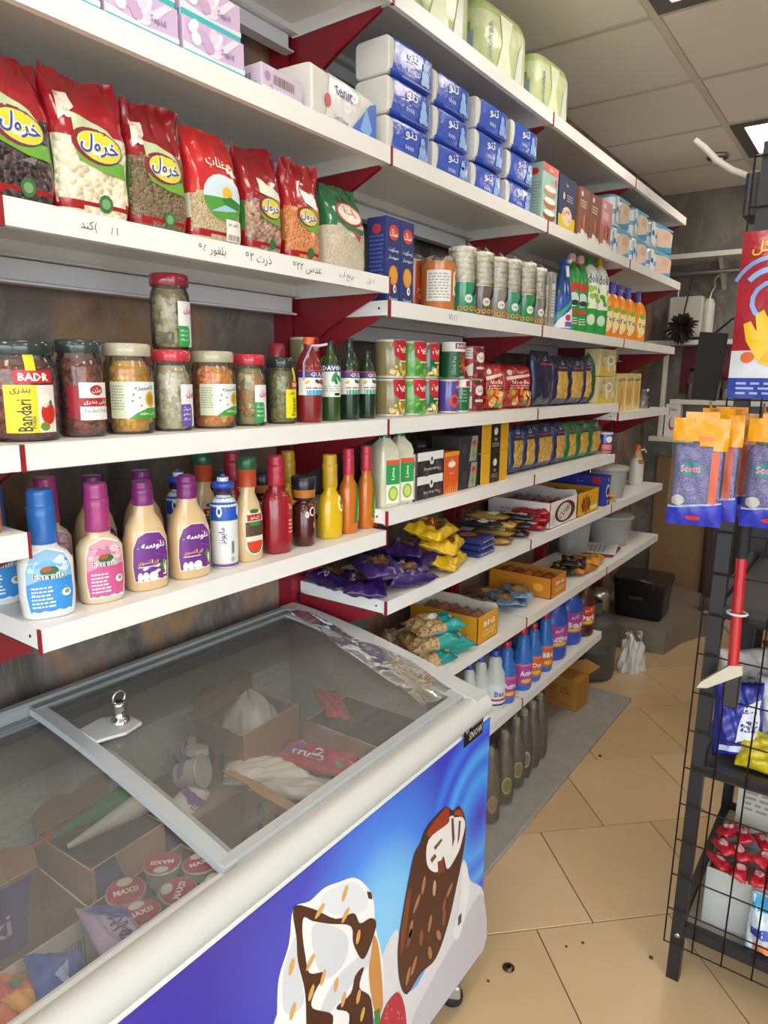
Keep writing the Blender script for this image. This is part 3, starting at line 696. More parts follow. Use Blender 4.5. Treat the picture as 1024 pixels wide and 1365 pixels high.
# pillow pack with crimped ends: lies or leans; local plane is y (width) by z (height), thickness along x
def pillow(name, label, cat, loc, rot, w, h, th, col, pf=None, mats=('film',), group=None, seed=0, crimp=.06, n=(26, 20), vert=False, wrk=.17):
    r = random.Random(seed); ph = [r.uniform(0, 6.3) for _ in range(6)]
    def T(u, v):
        a = abs(2*u-1); b = abs(2*v-1); e = b if vert else a; g = a if vert else b
        k = max(0, 1-max(0, (e-crimp*-1-1+2*crimp)/(1))**2) if False else 1
        ee = max(0, 1-(e/(1-crimp))**3.2) if e < 1-crimp else 0
        return th/2*(ee**.6)*max(0, 1-g**3.5)**.5
    def S(u, v, s, o=0):
        t = T(u, v); wr = wrk*th*(math.sin(13*u+7*v+ph[0])*.5+math.sin(21*v-9*u+ph[1])*.4+math.sin(31*u+17*v+ph[2])*.25)*(min(1, t/(th*.12)) if th else 0)
        cz = .004*math.sin(40*(u if vert else v)+ph[3])*(1 if (abs(2*(v if vert else u)-1) > 1-crimp) else 0)*.35
        e = 1-.05*(1-abs(2*v-1)**2)*(0 if vert else 0)
        return (s*(t+o)+(wr if s > 0 else wr*.5)+cz+(o if s > 0 and t == 0 else 0), w*(u-.5)*(1-.04*math.sin(math.pi*v) if vert else 1), h*(v-.5)*(1-.05*math.sin(math.pi*u) if not vert else 1))
    cf = col if callable(col) else (lambda u, v, s: col)
    b = MB()
    b.surf(lambda u, v: S(u, v, 1), n[0], n[1], lambda u, v: cf(u, v, 1)); b.surf(lambda u, v: S(u, v, -1), n[0], n[1], lambda u, v: cf(u, v, -1))
    o = b.build(name, list(mats), loc=loc, rz=rot, merge=True); tag(o, label, cat, group)
    if pf:
        p = PR(lambda u, v, q: S(u/w+.5, v/h+.5, 1, q+.0006), .008, step=.0003); pf(p, w, h); p.build('pack_print', 'print', o)
    return o
LIE = (0, -math.pi/2, 0)                       # lying flat, front up, read from the aisle
def lie(yaw=0, tilt=0, roll=0): return (roll, -math.pi/2+tilt, yaw)

# glass jar with lid and visible pickles
def lumps(bm, r, z0, z1, cols, n, size, seed):
    q = random.Random(seed); ico = [(0, 0, 1), (.89, 0, .45), (.28, .85, .45), (-.72, .53, .45), (-.72, -.53, .45), (.28, -.85, .45), (.72, .53, -.45), (-.28, .85, -.45), (-.89, 0, -.45), (-.28, -.85, -.45), (.72, -.53, -.45), (0, 0, -1)]
    fi = [(0, 1, 2), (0, 2, 3), (0, 3, 4), (0, 4, 5), (0, 5, 1), (1, 6, 2), (2, 7, 3), (3, 8, 4), (4, 9, 5), (5, 10, 1), (1, 10, 6), (2, 6, 7), (3, 7, 8), (4, 8, 9), (5, 9, 10), (6, 11, 7), (7, 11, 8), (8, 11, 9), (9, 11, 10), (10, 11, 6)]
    for k in range(n):
        t = q.uniform(-2.3, 1.6); s = size*q.uniform(.6, 1.25); rr = r-s*1.02; z = q.uniform(z0+s*.8, z1-s*.8); sx, sy, sz = (q.uniform(.6, 1.0), q.uniform(.6, 1.0), q.uniform(.6, 1.25))
        bm.add([(rr*math.cos(t)+p[0]*s*sx, rr*math.sin(t)+p[1]*s*sy, z+p[2]*s*sz) for p in ico], fi, q.choice(cols), 0, True)
def jar(name, label, loc, r, h, lidcol, base, cols, lab, rz=0, size=.014, n=110, seed=0, group='pickle jars on the shelf', lidh=.018, waist=True, cat='jar'):
    t = thing(name, label, cat, (loc[0], loc[1], loc[2]+EPS), rz, group)
    hb = h-lidh; rn = r*.86
    body = [(r*.9, 0, '#ffffff'), (r, .006, '#ffffff'), (r, hb*.80, '#ffffff'), (r*.97, hb*.86, '#ffffff'), (rn, hb*.95, '#ffffff'), (rn, hb, '#ffffff')]
    MB().lathe(body, 28).build('glass', 'jar_glass', t)
    c = MB(); c.lathe([(r*.72, .004, base), (r*(.74 if cols else .93), .01, base), (r*(.74 if cols else .93), hb*.84, base), (r*.7, hb*.92, base)], 24); c.build('brine', 'sauce' if not cols else 'food', t)
    if cols:
        c = MB(); lumps(c, r*.975, .006, hb*.88, cols, n, size, seed); c.build('pickles', 'food', t, kind='stuff')
    MB().lathe([(rn+.003, hb-.003, lidcol), (rn+.0045, hb, lidcol), (rn+.0045, h-.003, lidcol), (rn+.002, h, lidcol), (rn-.004, h, lidcol), (rn-.006, h-.002, lidcol)], 30).build('lid', 'gloss', t)
    p = PR(round_(body), .007); lab(p, r, hb); p.build('label', 'print', t)
    return t
def can(name, label, loc, r, h, col, lab, rz=0, group=None, cat='can'):
    t = thing(name, label, cat, (loc[0], loc[1], loc[2]+EPS), rz, group)
    m_ = '#c9c5b8'
    MB().lathe([(r*.97, 0, m_), (r*1.01, .001, m_), (r*1.01, .004, m_), (r*.985, .006, col), (r, .008, col), (r, h-.008, col), (r*.985, h-.006, m_), (r*1.01, h-.004, m_), (r*1.01, h-.001, m_), (r*.95, h, m_), (r*.93, h-.003, m_)], 28).build('tin', 'gloss', t)
    p = PR(round_([(r, 0, 0), (r, h, 0)]), .007); lab(p, r, h); p.build('label', 'print', t)
    return t
def scatter(p, u0, v0, u1, v1, cols, n, s, l=2, seed=0, m=8):
    q = random.Random(seed)
    for _ in range(n): k = s*q.uniform(.6, 1.3); p.ell(q.uniform(u0, u1), q.uniform(v0, v1), k, k*q.uniform(.6, 1.1), q.choice(cols), l+q.random()*.9, m, rot=q.uniform(0, 3))

# ------------------------------------------------------------------ top shelf: big nappy bags
for k, (a, b, hh, lab) in enumerate(((1.50, 1.80, .19, 'big pale green nappy bag on the top shelf, nearest'), (1.865, 2.155, .195, 'big pale green nappy bag in the middle of the top shelf'), (2.235, 2.50, .185, 'big pale green nappy bag on the top shelf, farthest'))):
    w = b-a; d = .17
    t = thing('nappy_bag', lab, 'nappy bag', (.245, (a+b)/2, Z['S1']+EPS), rz=-.06, group='green nappy bags on the top shelf')
    prof = [(d*.45, w*.45, 0, '#b9c98e'), (d*.5, w*.5, .012, '#c5d39a'), (d*.5, w*.5, hh*.55, '#cfd9ae'), (d*.49, w*.49, hh*.8, '#b7cc8a'), (d*.44, w*.45, hh*.94, '#a9c07a'), (d*.3, w*.36, hh, '#b4c88a')]
    MB().lathe(prof, 40, pw=5).build('pack', 'film', t)
    p = PR(lambda u, v, o, d=d: (d/2+o+.001, u, v)); p.poly([(-w*.2, hh*.08), (w*.1, hh*.08), (w*.02, hh*.5), (w*.08, hh*.84), (-w*.16, hh*.84), (-w*.1, hh*.5)], '#dbe4c2', 0); p.poly([(w*.16, hh*.1), (w*.3, hh*.1), (w*.3, hh*.7), (w*.22, hh*.5)], '#cfd8d2', 0); p.text('مولفیکس', -w*.32, hh*.4, hh*.14, '#5a78b4', 2, rot=math.pi/2)
    p.build('pack_print', 'print', t)
    p = PR(side(w), base=.002); p.rect(-d*.36, hh*.1, d*.36, hh*.5, '#9fb4d4', 0); p.ell(0, hh*.3, d*.2, hh*.16, '#6f93cf', 1); p.rect(-d*.36, hh*.5, d*.3, hh*.62, '#8fae5e', 1); p.build('side_print', 'print', t)
carton('wipes_pack', 'blue and pink wipes pack at the top shelf joint', 'wipes pack', (.26, 1.42, Z['S1']), .12, .16, .07, '#7fb4d8', pf=lambda p, w, h: (p.rect(-w*.4, h*.2, w*.4, h*.5, '#e7a8b8', 0), p.text('wipes', 0, h*.72, .014, '#ffffff', 1)), mat='film', bev=.012)

# ------------------------------------------------------------------ tissue level
def lilac(p, w, h):
    p.rect(-w*.49, h*.05, w*.49, h*.22, '#49b7bd', 0); p.poly([(-w*.5, h*.22), (w*.5, h*.22), (w*.5, h*.34), (0, h*.28), (-w*.5, h*.4)], '#d7e3ea', 1)
    scatter(p, -w*.42, h*.42, w*.1, h*.85, ['#efe7f2', '#e4d2e8', '#c7a8cf'], 10, .012, 2, 3); p.poly([(-w*.1, h*.3), (w*.3, h*.95), (w*.42, h*.95), (w*.05, h*.3)], '#e9dcee', 1)
    p.text('Sepid', w*.2, h*.5, h*.2, '#8a6aa6', 5)
def lilac_side(p, d, h): p.rect(-d*.49, h*.05, d*.49, h*.2, '#49b7bd', 0); p.bars(-d*.2, h*.45, d*.28, h*.72, '#5a4a6a', 1); p.lines(-d*.4, h*.24, d*.4, h*.4, 2, '#a68fb4', 1, 4)
X0 = .28
ylist = [(.622, .11), (.752, .135), (.897, .135)]
base = None
for i, (yy, w) in enumerate(ylist):
    for lv in range(2):
        nm = ('nearest', 'middle', 'farthest')[i]
        carton('tissue_box', f'{"upper" if lv else "lower"} lilac and teal tissue box, {nm} stack above the bean bags', 'tissue box', (X0-.012*lv, yy+.004*lv, Z['S2']+.0665*lv), w, .11, .066, '#cdb6d6', lilac, lilac_side, group='lilac tissue boxes', rz=rnd.uniform(-.02, .02))
def barcode_side(p, w, h): p.rect(-w*.5, 0, w*.5, h*.26, '#e6e4ec', 0); p.bars(-w*.22, h*.42, w*.3, h*.75, '#6a4a3a', 1, 18); p.ell(-w*.36, h*.62, .008, .008, '#a986b4', 1); p.text('۱۰۰', -w*.3, h*.3, .01, '#7a5f88', 2)
carton('tissue_box', 'small pale lilac box with a barcode, alone on the tissue shelf', 'tissue box', (.285, 1.055, Z['S2']), .115, .11, .05, '#cfc0d4', barcode_side, lilac_side, rz=.04)
def tissue_pack(name, label, loc, w, d, h, pf, film, rz=0, group=None, open_=.014, first=None):
    t = thing(name, label, 'tissue pack', (loc[0], loc[1], loc[2]+EPS), rz, group)
    b = MB(); r = [(d*.47, h*.44), (d*.5, h*.5)]
    def ring(y, k, col=None): return [((d/2*k)*math.copysign(abs(math.cos(a))**.24, math.cos(a)), y, h/2+(h/2*k)*math.copysign(abs(math.sin(a))**.24, math.sin(a))) for a in [2*math.pi*i/28 for i in range(28)]]
    ys = [(-w/2, .90), (-w/2+.004, .965), (w/2-.004, .965), (w/2, .9)]; V = []
    for y, k in ys: V += ring(y, k)
    fs = [(i*28+k, i*28+(k+1) % 28, (i+1)*28+(k+1) % 28, (i+1)*28+k) for i in range(3) for k in range(28)]+[tuple(range(28)), tuple(reversed(range(84, 112)))]
    MB().add(V, fs, '#e3e2dc', 0, False).build('paper_sheets', 'tissue', t)
    y0 = -w/2+open_; V = []; q = random.Random(int(loc[1]*1000+loc[2]*7000)); ph = q.uniform(0, 6)
    for j, (y, k) in enumerate([(y0, .995), (y0+.02, 1.0), (0, 1.01), (w/2-.012, 1.0), (w/2+.001, .93)]):
        for i, p in enumerate(ring(y, k)): V.append((p[0], p[1]+(.008*math.sin(i*.9+ph)+.004*math.sin(2.3*i+ph) if j == 0 else 0), p[2]))
    fs = [(i*28+k, i*28+(k+1) % 28, (i+1)*28+(k+1) % 28, (i+1)*28+k) for i in range(4) for k in range(28)]+[tuple(range(112, 140))]
    MB().add(V, fs, film, 0, True).build('wrapper', 'film', t)
    p = PR(lambda u, v, o: (d/2*1.012+o, u, v), base=.0012); pf(p, w, h); p.build('wrapper_print', 'print', t)
    return t
def tenu(p, w, h):
    p.text('تنو', w*.02, h*.68, h*.34, '#eef2fa', 1, w=w*.28); p.text('oooo', -w*.02, h*.32, h*.14, '#c7dbf4', 1, w=w*.2)
    for a, b, c, e in ((.30, .62, .055, .14), (.30, .36, .085, .22), (.235, .2, .04, .08), (.36, .2, .04, .08)): p.ell(w*a, h*b, w*c, h*e, '#8fb6ea', 1)
    p.rect(-w*.24, h*.04, w*.46, h*.1, '#2d4fb0', 1)
cols_t = ((1.415, 1.6), (1.625, 1.812), (1.84, 2.02), (2.055, 2.235))
proto = None
for i, (a, b) in enumerate(cols_t):
    for lv in range(3):
        nm = ('first', 'second', 'third', 'fourth')[i]+' stack from the freezer side'; lv_n = ('bottom', 'middle', 'top')[lv]
        lab = f'blue wrapped tissue pack, {lv_n} of the {nm}'
        loc = (.275+rnd.uniform(-.006, .006), (a+b)/2+rnd.uniform(-.004, .004), Z['S2']+EPS+.0855*lv)
        if proto is None: proto = tissue_pack('tissue_pack', lab, loc, .182, .105, .084, tenu, '#2f55bd', group='blue tissue packs in stacks')
        else: dup(proto, lab, loc, rnd.uniform(-.03, .03), 'blue tissue packs in stacks')
def tenit(p, w, h):
    p.poly([(w*.02, h*.02), (w*.47, h*.02), (w*.47, h*.9), (w*.36, h*.8), (w*.2, h*.42)], '#2e6ccf', 0); p.poly([(w*.2, h*.2), (w*.3, h*.7), (w*.4, h*.3), (w*.33, h*.1)], '#7fb4ee', 1)
    p.text('tenit', -w*.06, h*.72, h*.24, '#2a3f86', 1); p.ell(-w*.3, h*.4, .011, .013, '#c22f4a', 1); p.text('Soft Tissue', -w*.1, h*.16, h*.09, '#555a66', 1)
tissue_pack('tissue_pack', 'white and blue tissue pack lying beside the blue stacks', (.275, 1.255, Z['S2']), .25, .12, .1, tenit, '#e6e6e4', rz=.1, open_=.05)

# cake mix cartons and nappies in the far bays
def cake(p, w, h):
    p.rect(-w*.5, h*.86, w*.5, h, '#c8302f', 0); p.text('Cake', 0, h*.93, h*.06, '#f6e6d8', 1); p.text('رشته', w*.1, h*.74, h*.06, '#5a7a70', 1)
    for v, c, c2 in ((.16, '#8a4a2a', '#f3efe6'), (.36, '#b8662a', '#f6f2ea'), (.56, '#a8805a', '#efe6da')): p.ell(0, h*v, w*.4, h*.085, c, 1); p.ell(0, h*(v+.05), w*.36, h*.05, c2, 2)
    p.ell(w*.36, h*.76, w*.1, h*.07, '#b23a3a', 2)
def cake_s(p, d, h): p.ell(0, h*.86, d*.3, h*.06, '#c8402f', 0); p.lines(-d*.38, h*.1, d*.38, h*.7, 12, '#7fa498', 0, 2)
yy, w, h = slot(728, 750, 738, 221, Z['S2'], .33)
carton('cake_mix_box', 'mint green cake mix box with red top and three cakes', 'food box', (.33-.035, 2.365, Z['S2']), .13, .07, .19, '#a8c7b8', cake, cake_s)
def navy(p, w, h): p.rect(-w*.5, 0, w*.5, h*.3, '#e3c321', 0); p.ell(0, h*.3, w*.3, h*.17, '#e9d9c0', 1); scatter(p, -w*.22, h*.24, w*.22, h*.42, ['#f4ead8', '#d9b98a', '#c9986a'], 10, .008, 2, 5); p.text('lux', -w*.05, h*.85, h*.06, '#d6dae6', 1); p.ell(-w*.22, h*.64, .008, .012, '#e6d9a0', 1); p.lines(-w*.05, h*.56, w*.35, h*.7, 3, '#aab2c8', 1, 1)
carton('cake_mix_box', 'navy cake mix box with a yellow base', 'food box', (.33-.035, 2.522, Z['S2']), .155, .07, .188, '#343a5e', navy)
def brownp(p, w, h):
    p.rect(-w*.5, 0, w*.5, h*.12, '#efe9e0', 0); scatter(p, -w*.4, h*.08, w*.4, h*.16, ['#efe9e0'], 6, .012, 1, 2); p.ell(w*.08, h*.38, w*.2, h*.16, '#b4502e', 1); p.ell(w*.02, h*.36, w*.08, h*.14, '#d87a4a', 2); p.ell(w*.2, h*.36, w*.07, h*.13, '#7d3420', 2)
    p.ell(-w*.25, h*.88, w*.1, h*.05, '#e9d6c8', 1); p.lines(-w*.35, h*.62, w*.2, h*.78, 3, '#e9d6c8', 1, 3)
carton('cake_mix_box', 'brown cake mix box next to the navy one', 'food box', (.33-.035, 2.69, Z['S2']), .11, .07, .186, '#8a5a44', brownp, group='cake mix boxes')
carton('cake_mix_box', 'brown cake mix box next to the pink one', 'food box', (.33-.035, 2.812, Z['S2']), .115, .07, .186, '#875843', brownp, group='cake mix boxes')
def pinkp(p, w, h): brownp(p, w, h); p.rect(-w*.5, h*.5, w*.5, h, '#d98a94', .5); p.lines(-w*.35, h*.6, w*.2, h*.75, 3, '#f3dada', 1.5, 3); p.ell(-w*.2, h*.88, w*.1, h*.05, '#f0d6d8', 1.5)
carton('cake_mix_box', 'pink and brown cake mix box beside the nappies', 'food box', (.33-.035, 2.942, Z['S2']), .125, .07, .19, '#a87064', pinkp, group='cake mix boxes')
def nappy(w, d, h, loc, label, tint, skin, group='nappy packs at the far end'):
    t = thing('nappy_pack', label, 'nappy pack', (loc[0], loc[1], loc[2]+EPS), rnd.uniform(-.04, .04), group)
    MB().lathe([(d*.44, w*.45, 0, '#e8eef0'), (d*.5, w*.5, .01, '#e6edf0'), (d*.5, w*.5, h*.35, tint), (d*.5, w*.5, h*.5, '#eaf0f1'), (d*.49, w*.49, h*.86, tint), (d*.44, w*.46, h*.97, tint), (d*.36, w*.4, h, tint)], 36, pw=5).build('pack', 'film', t)
    p = PR(lambda u, v, o: (d/2+o+.001, u, v)); p.poly([(-w*.22, h*.1), (w*.42, h*.16), (w*.44, h*.8), (w*.1, h*.9), (-w*.2, h*.7)], skin, 0); p.poly([(w*.0, h*.5), (w*.3, h*.46), (w*.36, h*.74), (w*.1, h*.8)], '#dcb79c', 1); p.poly([(-w*.28, h*.8), (w*.44, h*.88), (w*.44, h*.96), (-w*.28, h*.93)], '#5fb0d8', 1); p.rect(-w*.44, h*.1, -w*.3, h*.9, '#dfe9ee', 0); p.poly([(-w*.3, h*.05), (w*.42, h*.05), (w*.42, h*.3), (0, h*.14)], '#3f9fd0', 1); p.ell(-w*.37, h*.5, w*.05, h*.1, '#2a4fa0', 1); p.build('pack_print', 'print', t)
for a, b, tint, sk, nm in ((3.06, 3.30, '#8cc6d6', '#e6cdbc', 'teal edged'), (3.33, 3.58, '#79b9de', '#ead2c2', 'blue edged'), (3.62, 4.02, '#6fb4dc', '#e2c8b4', 'pale baby picture')):
    for lv in range(2): nappy(b-a-.01, .13, .128, (.255-.004*lv, (a+b)/2, Z['S2']+.1285*lv), f'{nm} nappy pack, {"upper" if lv else "lower"} of its pair near the shelf end', tint, sk)

# ------------------------------------------------------------------ bean and grain bags
def logo(p, cu, cv, s, txt='خرول'):
    p.poly([(cu-s*1.05, cv-s*.35), (cu+s*1.15, cv-s*.45), (cu+s*1.25, cv-s*1.05), (cu+s*.2, cv-s*1.0), (cu-s*.9, cv-s*.7)], '#6aa83a', 1)
    p.ell(cu-s*.12, cv, s*1.08, s*.72, '#8f1f22', 1.4, 20, rot=-.12); p.ell(cu, cv, s*1.02, s*.66, '#2c3a86', 1.8, 20, rot=-.12); p.ell(cu, cv, s*.97, s*.6, '#d9cf3a', 2.2, 20, rot=-.12)
    p.text(txt, cu, cv+s*.02, s*.86, '#f2f2f0', 3, w=s*1.7, rot=-.12, bold=.09); p.text(txt, cu, cv+s*.02, s*.84, '#3a4a9c', 3.6, w=s*1.66, rot=-.12, bold=.02)
def legume(p, w, h):
    p.poly([(-w*.26, h*.70), (-w*.05, h*.68), (w*.2, h*.63), (w*.3, h*.56), (w*.3, h*.47), (-w*.26, h*.52)], '#b9c69c', .6)
    logo(p, w*.06, h*.5, w*.3); p.ell(w*.1, h*.12, w*.095, h*.062, '#3c6f40', 1); p.ell(w*.1, h*.12, w*.06, h*.035, '#7aa36a', 1.5)
    p.poly([(-w*.42, h*.62), (-w*.2, h*.74), (-w*.22, h*.84), (-w*.4, h*.82)], '#e6dccb', .6); scatter(p, -w*.4, h*.64, -w*.22, h*.82, ['#c9b49a', '#efe6d8'], 5, .006, 1, 3)
def landscape(p, w, h):
    pass
    p.ell(w*.08, h*.42, w*.4, h*.2, '#cfdfe6', 1); p.ell(w*.14, h*.46, w*.1, h*.06, '#e8b93a', 1.4)
    p.ell(w*.08, h*.42, w*.4, h*.2, '#4f9a3a', 2, a=(185, 355)); p.poly([(-w*.2, h*.28), (w*.1, h*.36), (w*.36, h*.33), (w*.1, h*.3)], '#9fc8d8', 2.4); p.poly([(w*.02, h*.4), (w*.2, h*.44), (w*.42, h*.4), (w*.4, h*.34), (w*.1, h*.36)], '#2f7a34', 2.6)
    p.rect(w*.1, h*.05, w*.44, h*.24, '#ece9e2', 2.8); p.text('بلغور جو', w*.26, h*.2, h*.04, '#2a2a2a', 3); p.bars(w*.14, h*.06, w*.4, h*.11, '#222222', 3)
    p.text('غلات', -w*.02, h*.72, h*.09, '#f3ddd0', 1); scatter(p, w*.18, h*.64, w*.4, h*.72, ['#f1e9dd', '#e3b58a'], 5, .007, 1, 4)
def smallcap(p, w, h): logo(p, w*.1, h*.44, w*.28); p.poly([(-w*.2, h*.7), (w*.34, h*.6), (w*.36, h*.52), (-w*.2, h*.56)], '#d9dccb', .6); p.ell(w*.12, h*.11, w*.09, h*.05, '#3c6f40', 1)
def orange_l(p, w, h): p.poly([(-w*.1, h*.76), (w*.3, h*.66), (w*.34, h*.54), (-w*.02, h*.6)], '#dfe6e0', .8); logo(p, w*.06, h*.46, w*.26); p.ell(w*.12, h*.11, w*.1, h*.055, '#3c6f40', 1)
def ricep(p, w, h): p.ell(w*.02, h*.66, w*.33, h*.15, '#8f2a2a', 1); p.ell(w*.02, h*.66, w*.28, h*.12, '#d9cdb8', 1.4); p.text('رشته', w*.02, h*.67, h*.1, '#a02c2c', 2); p.poly([(-w*.3, h*.54), (w*.36, h*.5), (w*.3, h*.44), (-w*.1, h*.47)], '#2f6f4a', 1.2); p.poly([(w*.02, h*.48), (w*.26, h*.42), (w*.2, h*.36)], '#b2402c', 1.6)
S3 = Z['S3']; G3 = 'bags of beans and grain on the priced shelf'
bag('bean_bag', 'red topped bag of black beans at the left edge of the shelf', 'bean bag', (.285, .54, S3), .118, .078, .208, 'beans_black', '#9c1824', 0, G3, legume, 1)
bag('bean_bag', 'red topped bag of large white beans', 'bean bag', (.285, .663, S3), .122, .08, .215, 'beans_white', '#a01a26', -.06, G3, legume, 2)
bag('bean_bag', 'red topped bag of brown lentils', 'bean bag', (.285, .785, S3), .112, .074, .208, 'lentils', '#8f1822', -.02, G3, legume, 3, split=.6)
bag('grain_bag', 'bright red bag with a sunrise landscape and grain window', 'grain bag', (.292, .905, S3), .115, .07, .198, 'bulgur', '#c4282a', -.02, G3, landscape, 4, split=.46, sidecol='#d9d3c4')
bag('bean_bag', 'crumpled red topped bag of pinto beans', 'bean bag', (.285, 1.03, S3), .104, .07, .205, 'beans_pinto', '#961a24', .03, G3, smallcap, 5, split=.52)
bag('bean_bag', 'red topped bag of orange lentils', 'bean bag', (.285, 1.147, S3), .104, .066, .205, 'lentils_orange', '#a31c26', -.05, G3, orange_l, 6, split=.56, sidecol='#b26a3c')
bag('rice_bag', 'green topped bag of rice beside the shelf end', 'rice bag', (.28, 1.29, S3), .13, .09, .19, 'rice', '#2c6f45', -.03, G3, ricep, 8, split=.54, sidecol='#d6c9b0', band=None)

# ------------------------------------------------------------------ rice cakes and detergents level
S4 = Z['S4']
def stai(p, w, h):
    p.ell(0, h*.82, w*.36, h*.09, '#c8422e', 1); p.text('ستاک', 0, h*.82, h*.09, '#f4efe6', 2, w=w*.56); p.text('بیسکویت', 0, h*.62, h*.065, '#e9edf6', 1, w=w*.72); p.text('سبوسدار', 0, h*.53, h*.06, '#e9edf6', 1, w=w*.72)
    p.ell(0, h*.32, w*.33, h*.12, '#d08a2a', 1); p.ell(0, h*.32, w*.27, h*.095, '#e0a042', 2); p.ell(w*.1, h*.16, w*.12, h*.05, '#f0ece4', 2); p.ell(w*.12, h*.16, w*.05, h*.025, '#7a5436', 3); p.text('Caramel', 0, h*.04, h*.05, '#d6dcec', 1, w=w*.62)
def stai_s(p, d, h): p.lines(-d*.35, h*.1, d*.35, h*.8, 14, '#5a6cae', 0, 3); p.ell(0, h*.86, d*.24, h*.06, '#b2384a', 0)
y1, w1, h1 = slot(514, 533, 522, 289, S4, .33); y2, w2, h2 = slot(533, 551, 542, 294, S4, .33)
carton('biscuit_box', 'tall navy biscuit box next to the rice bag', 'biscuit box', (.30, y1, S4), w1-.003, .06, h1, '#27336f', stai, stai_s)
carton('biscuit_box', 'tall navy biscuit box next to the orange roll', 'biscuit box', (.30, y2, S4), w2-.003, .06, h1, '#27336f', stai, stai_s)
def roll(name, label, y, r, h, wrap, frac, txt, x=.285, group='rice cake rolls', seal=None):
    t = thing(name, label, 'rice cakes', (x, y, S4+EPS), -.5, group); q = random.Random(int(y*999))
    prof = []; n = max(3, int((h*(1-frac))/.016)); z0 = h*frac*.9
    for k in range(n):
        a = z0+(h-.012-z0)*k/n; b = z0+(h-.012-z0)*(k+1)/n; rr = r*q.uniform(.93, .99); prof += [(rr*.84, a, '#ffffff'), (rr, a+.003, '#ffffff'), (rr, b-.003, '#ffffff'), (rr*.84, b, '#ffffff')]
    MB().lathe(prof, 26).build('cakes', 'popcake', t)
    MB().lathe([(r*.96, 0, wrap), (r, .004, wrap), (r, h*frac, wrap)], 30, cap=(True, False)).build('sleeve', 'gloss', t)
    def ff(u, v): a = u*2*math.pi; rr = r*(1.005+.01*math.sin(7*a)+(.0 if v < .8 else .02*math.sin(9*a))); k = 1 if v < .8 else 1-.55*(v-.8)/.2; return (rr*k*math.cos(a), rr*k*math.sin(a), h*frac*.98+(h*(1.0+.03*math.sin(5*a))-h*frac*.98)*v)
    MB().surf(ff, 28, 8, '#ffffff').build('clear_wrap', 'wrap', t)
    p = PR(round_([(r, 0, 0), (r, h, 0)]), .007, base=.001); txt(p, r, h, frac); p.build('sleeve_print', 'print', t)
def rp(circle, dots): 
    def f(p, r, h, fr):
        p.poly([(r*.2, h*fr*.55), (r*.95, h*fr*.75), (r*1.1, h*fr*1.22), (r*.75, h*fr*1.1), (r*.6, h*fr*.9)], '#1f1a18', 1); p.ell(0, h*fr*.5, r*.3, h*.06, circle, 1.5); p.text('OB', 0, h*fr*.5, h*.04, '#2a2a2a', 2)
        for k in range(4): p.ell(-r*.6+k*r*.42, h*fr*.2, r*.17, r*.17, dots, 1.5, 10); p.ell(-r*.6+k*r*.42, h*fr*.2, r*.09, r*.09, '#6a4a22', 2, 8)
    return f
for uL, uR, vt, wrap, cc, lab in ((607, 633, 326, '#2f8f6a', '#cfe3d6', 'green sleeve'), (632, 654, 333, '#6d6258', '#d9d2c8', 'brown sleeve'), (652, 673, 340, '#8f8b84', '#e6e2dc', 'grey sleeve'), (671, 690, 343, '#3f9476', '#d9e6dc', 'green sleeve and white panel'), (688, 712, 347, '#2c8a52', '#d6e6d2', 'bright green sleeve'), (708, 722, 354, '#7d7a74', '#dedad4', 'narrow grey sleeve')):
    h = at((uL+uR)/2, vt, x=.285).z-S4; r = .485*(Yu(uR, .285, S4)-Yu(uL+1, .285, S4)); roll('rice_cake_roll', f'roll of puffed rice cakes in a {lab}', .5*(Yu(uR, .285, S4)+Yu(uL, .285, S4))-.03, min(.044, r), h, wrap, .45, rp(cc, '#d8a040'))
def orp(p, r, h, fr): p.rect(-r*1.2, h*.18, r*.3, h*.74, '#e4e2dc', 1); p.lines(-r*1.1, h*.22, r*.2, h*.7, 9, '#a9a59c', 1.5, 2); p.poly([(r*.5, h*.3), (r*1.2, h*.3), (r*1.2, h*.8), (r*.5, h*.7)], '#e9e6da', 1); p.ell(r*.9, h*.62, r*.2, h*.1, '#d4622a', 2); p.ell(r*.8, h*.42, r*.14, h*.07, '#4a8a4a', 2)
y, r, h = cyl(566, 604, 345, S4, .28); roll('rice_cake_roll', 'wide orange roll of cakes with a white text panel', Yu(583, .285, S4), .048, h, '#c8793a', .9, orp)
def orp2(p, r, h, fr): p.rect(-r*.1, h*.2, r*.9, h*.62, '#d8502e', 1); p.text('رژیم', r*.4, h*.4, h*.12, '#f3e3c0', 2); p.ell(r*.4, h*.28, r*.3, h*.05, '#e8b04a', 2)
y, r, h = cyl(550, 570, 338, S4, .24); roll('rice_cake_roll', 'orange roll of cakes half hidden beside the navy boxes', Yu(566, .235, S4)-.02, .036, h, '#c4682e', .88, orp2, x=.2)
for uL, uR, vt, lab in ((721, 730, 362, 'first silver slim pack after the rice cakes'), (731, 739, 360, 'second silver slim pack, beside the blue spray')):
    y, w, h = slot(uL, uR, uL, vt, S4, .33)
    carton('slim_pack', lab, 'food pack', (.30, y+.012, S4), min(.05, w-.008), .05, h, '#b9b8b0', lambda p, w, h: (p.rect(-w*.3, h*.2, w*.3, h*.8, '#d0cfc8', 0), p.lines(-w*.25, h*.25, w*.25, h*.7, 8, '#6a7a70', 1, 1), p.rect(-w*.3, h*.85, w*.3, h*.95, '#8fa59a', 1)), mat='foil', group='silver slim packs')
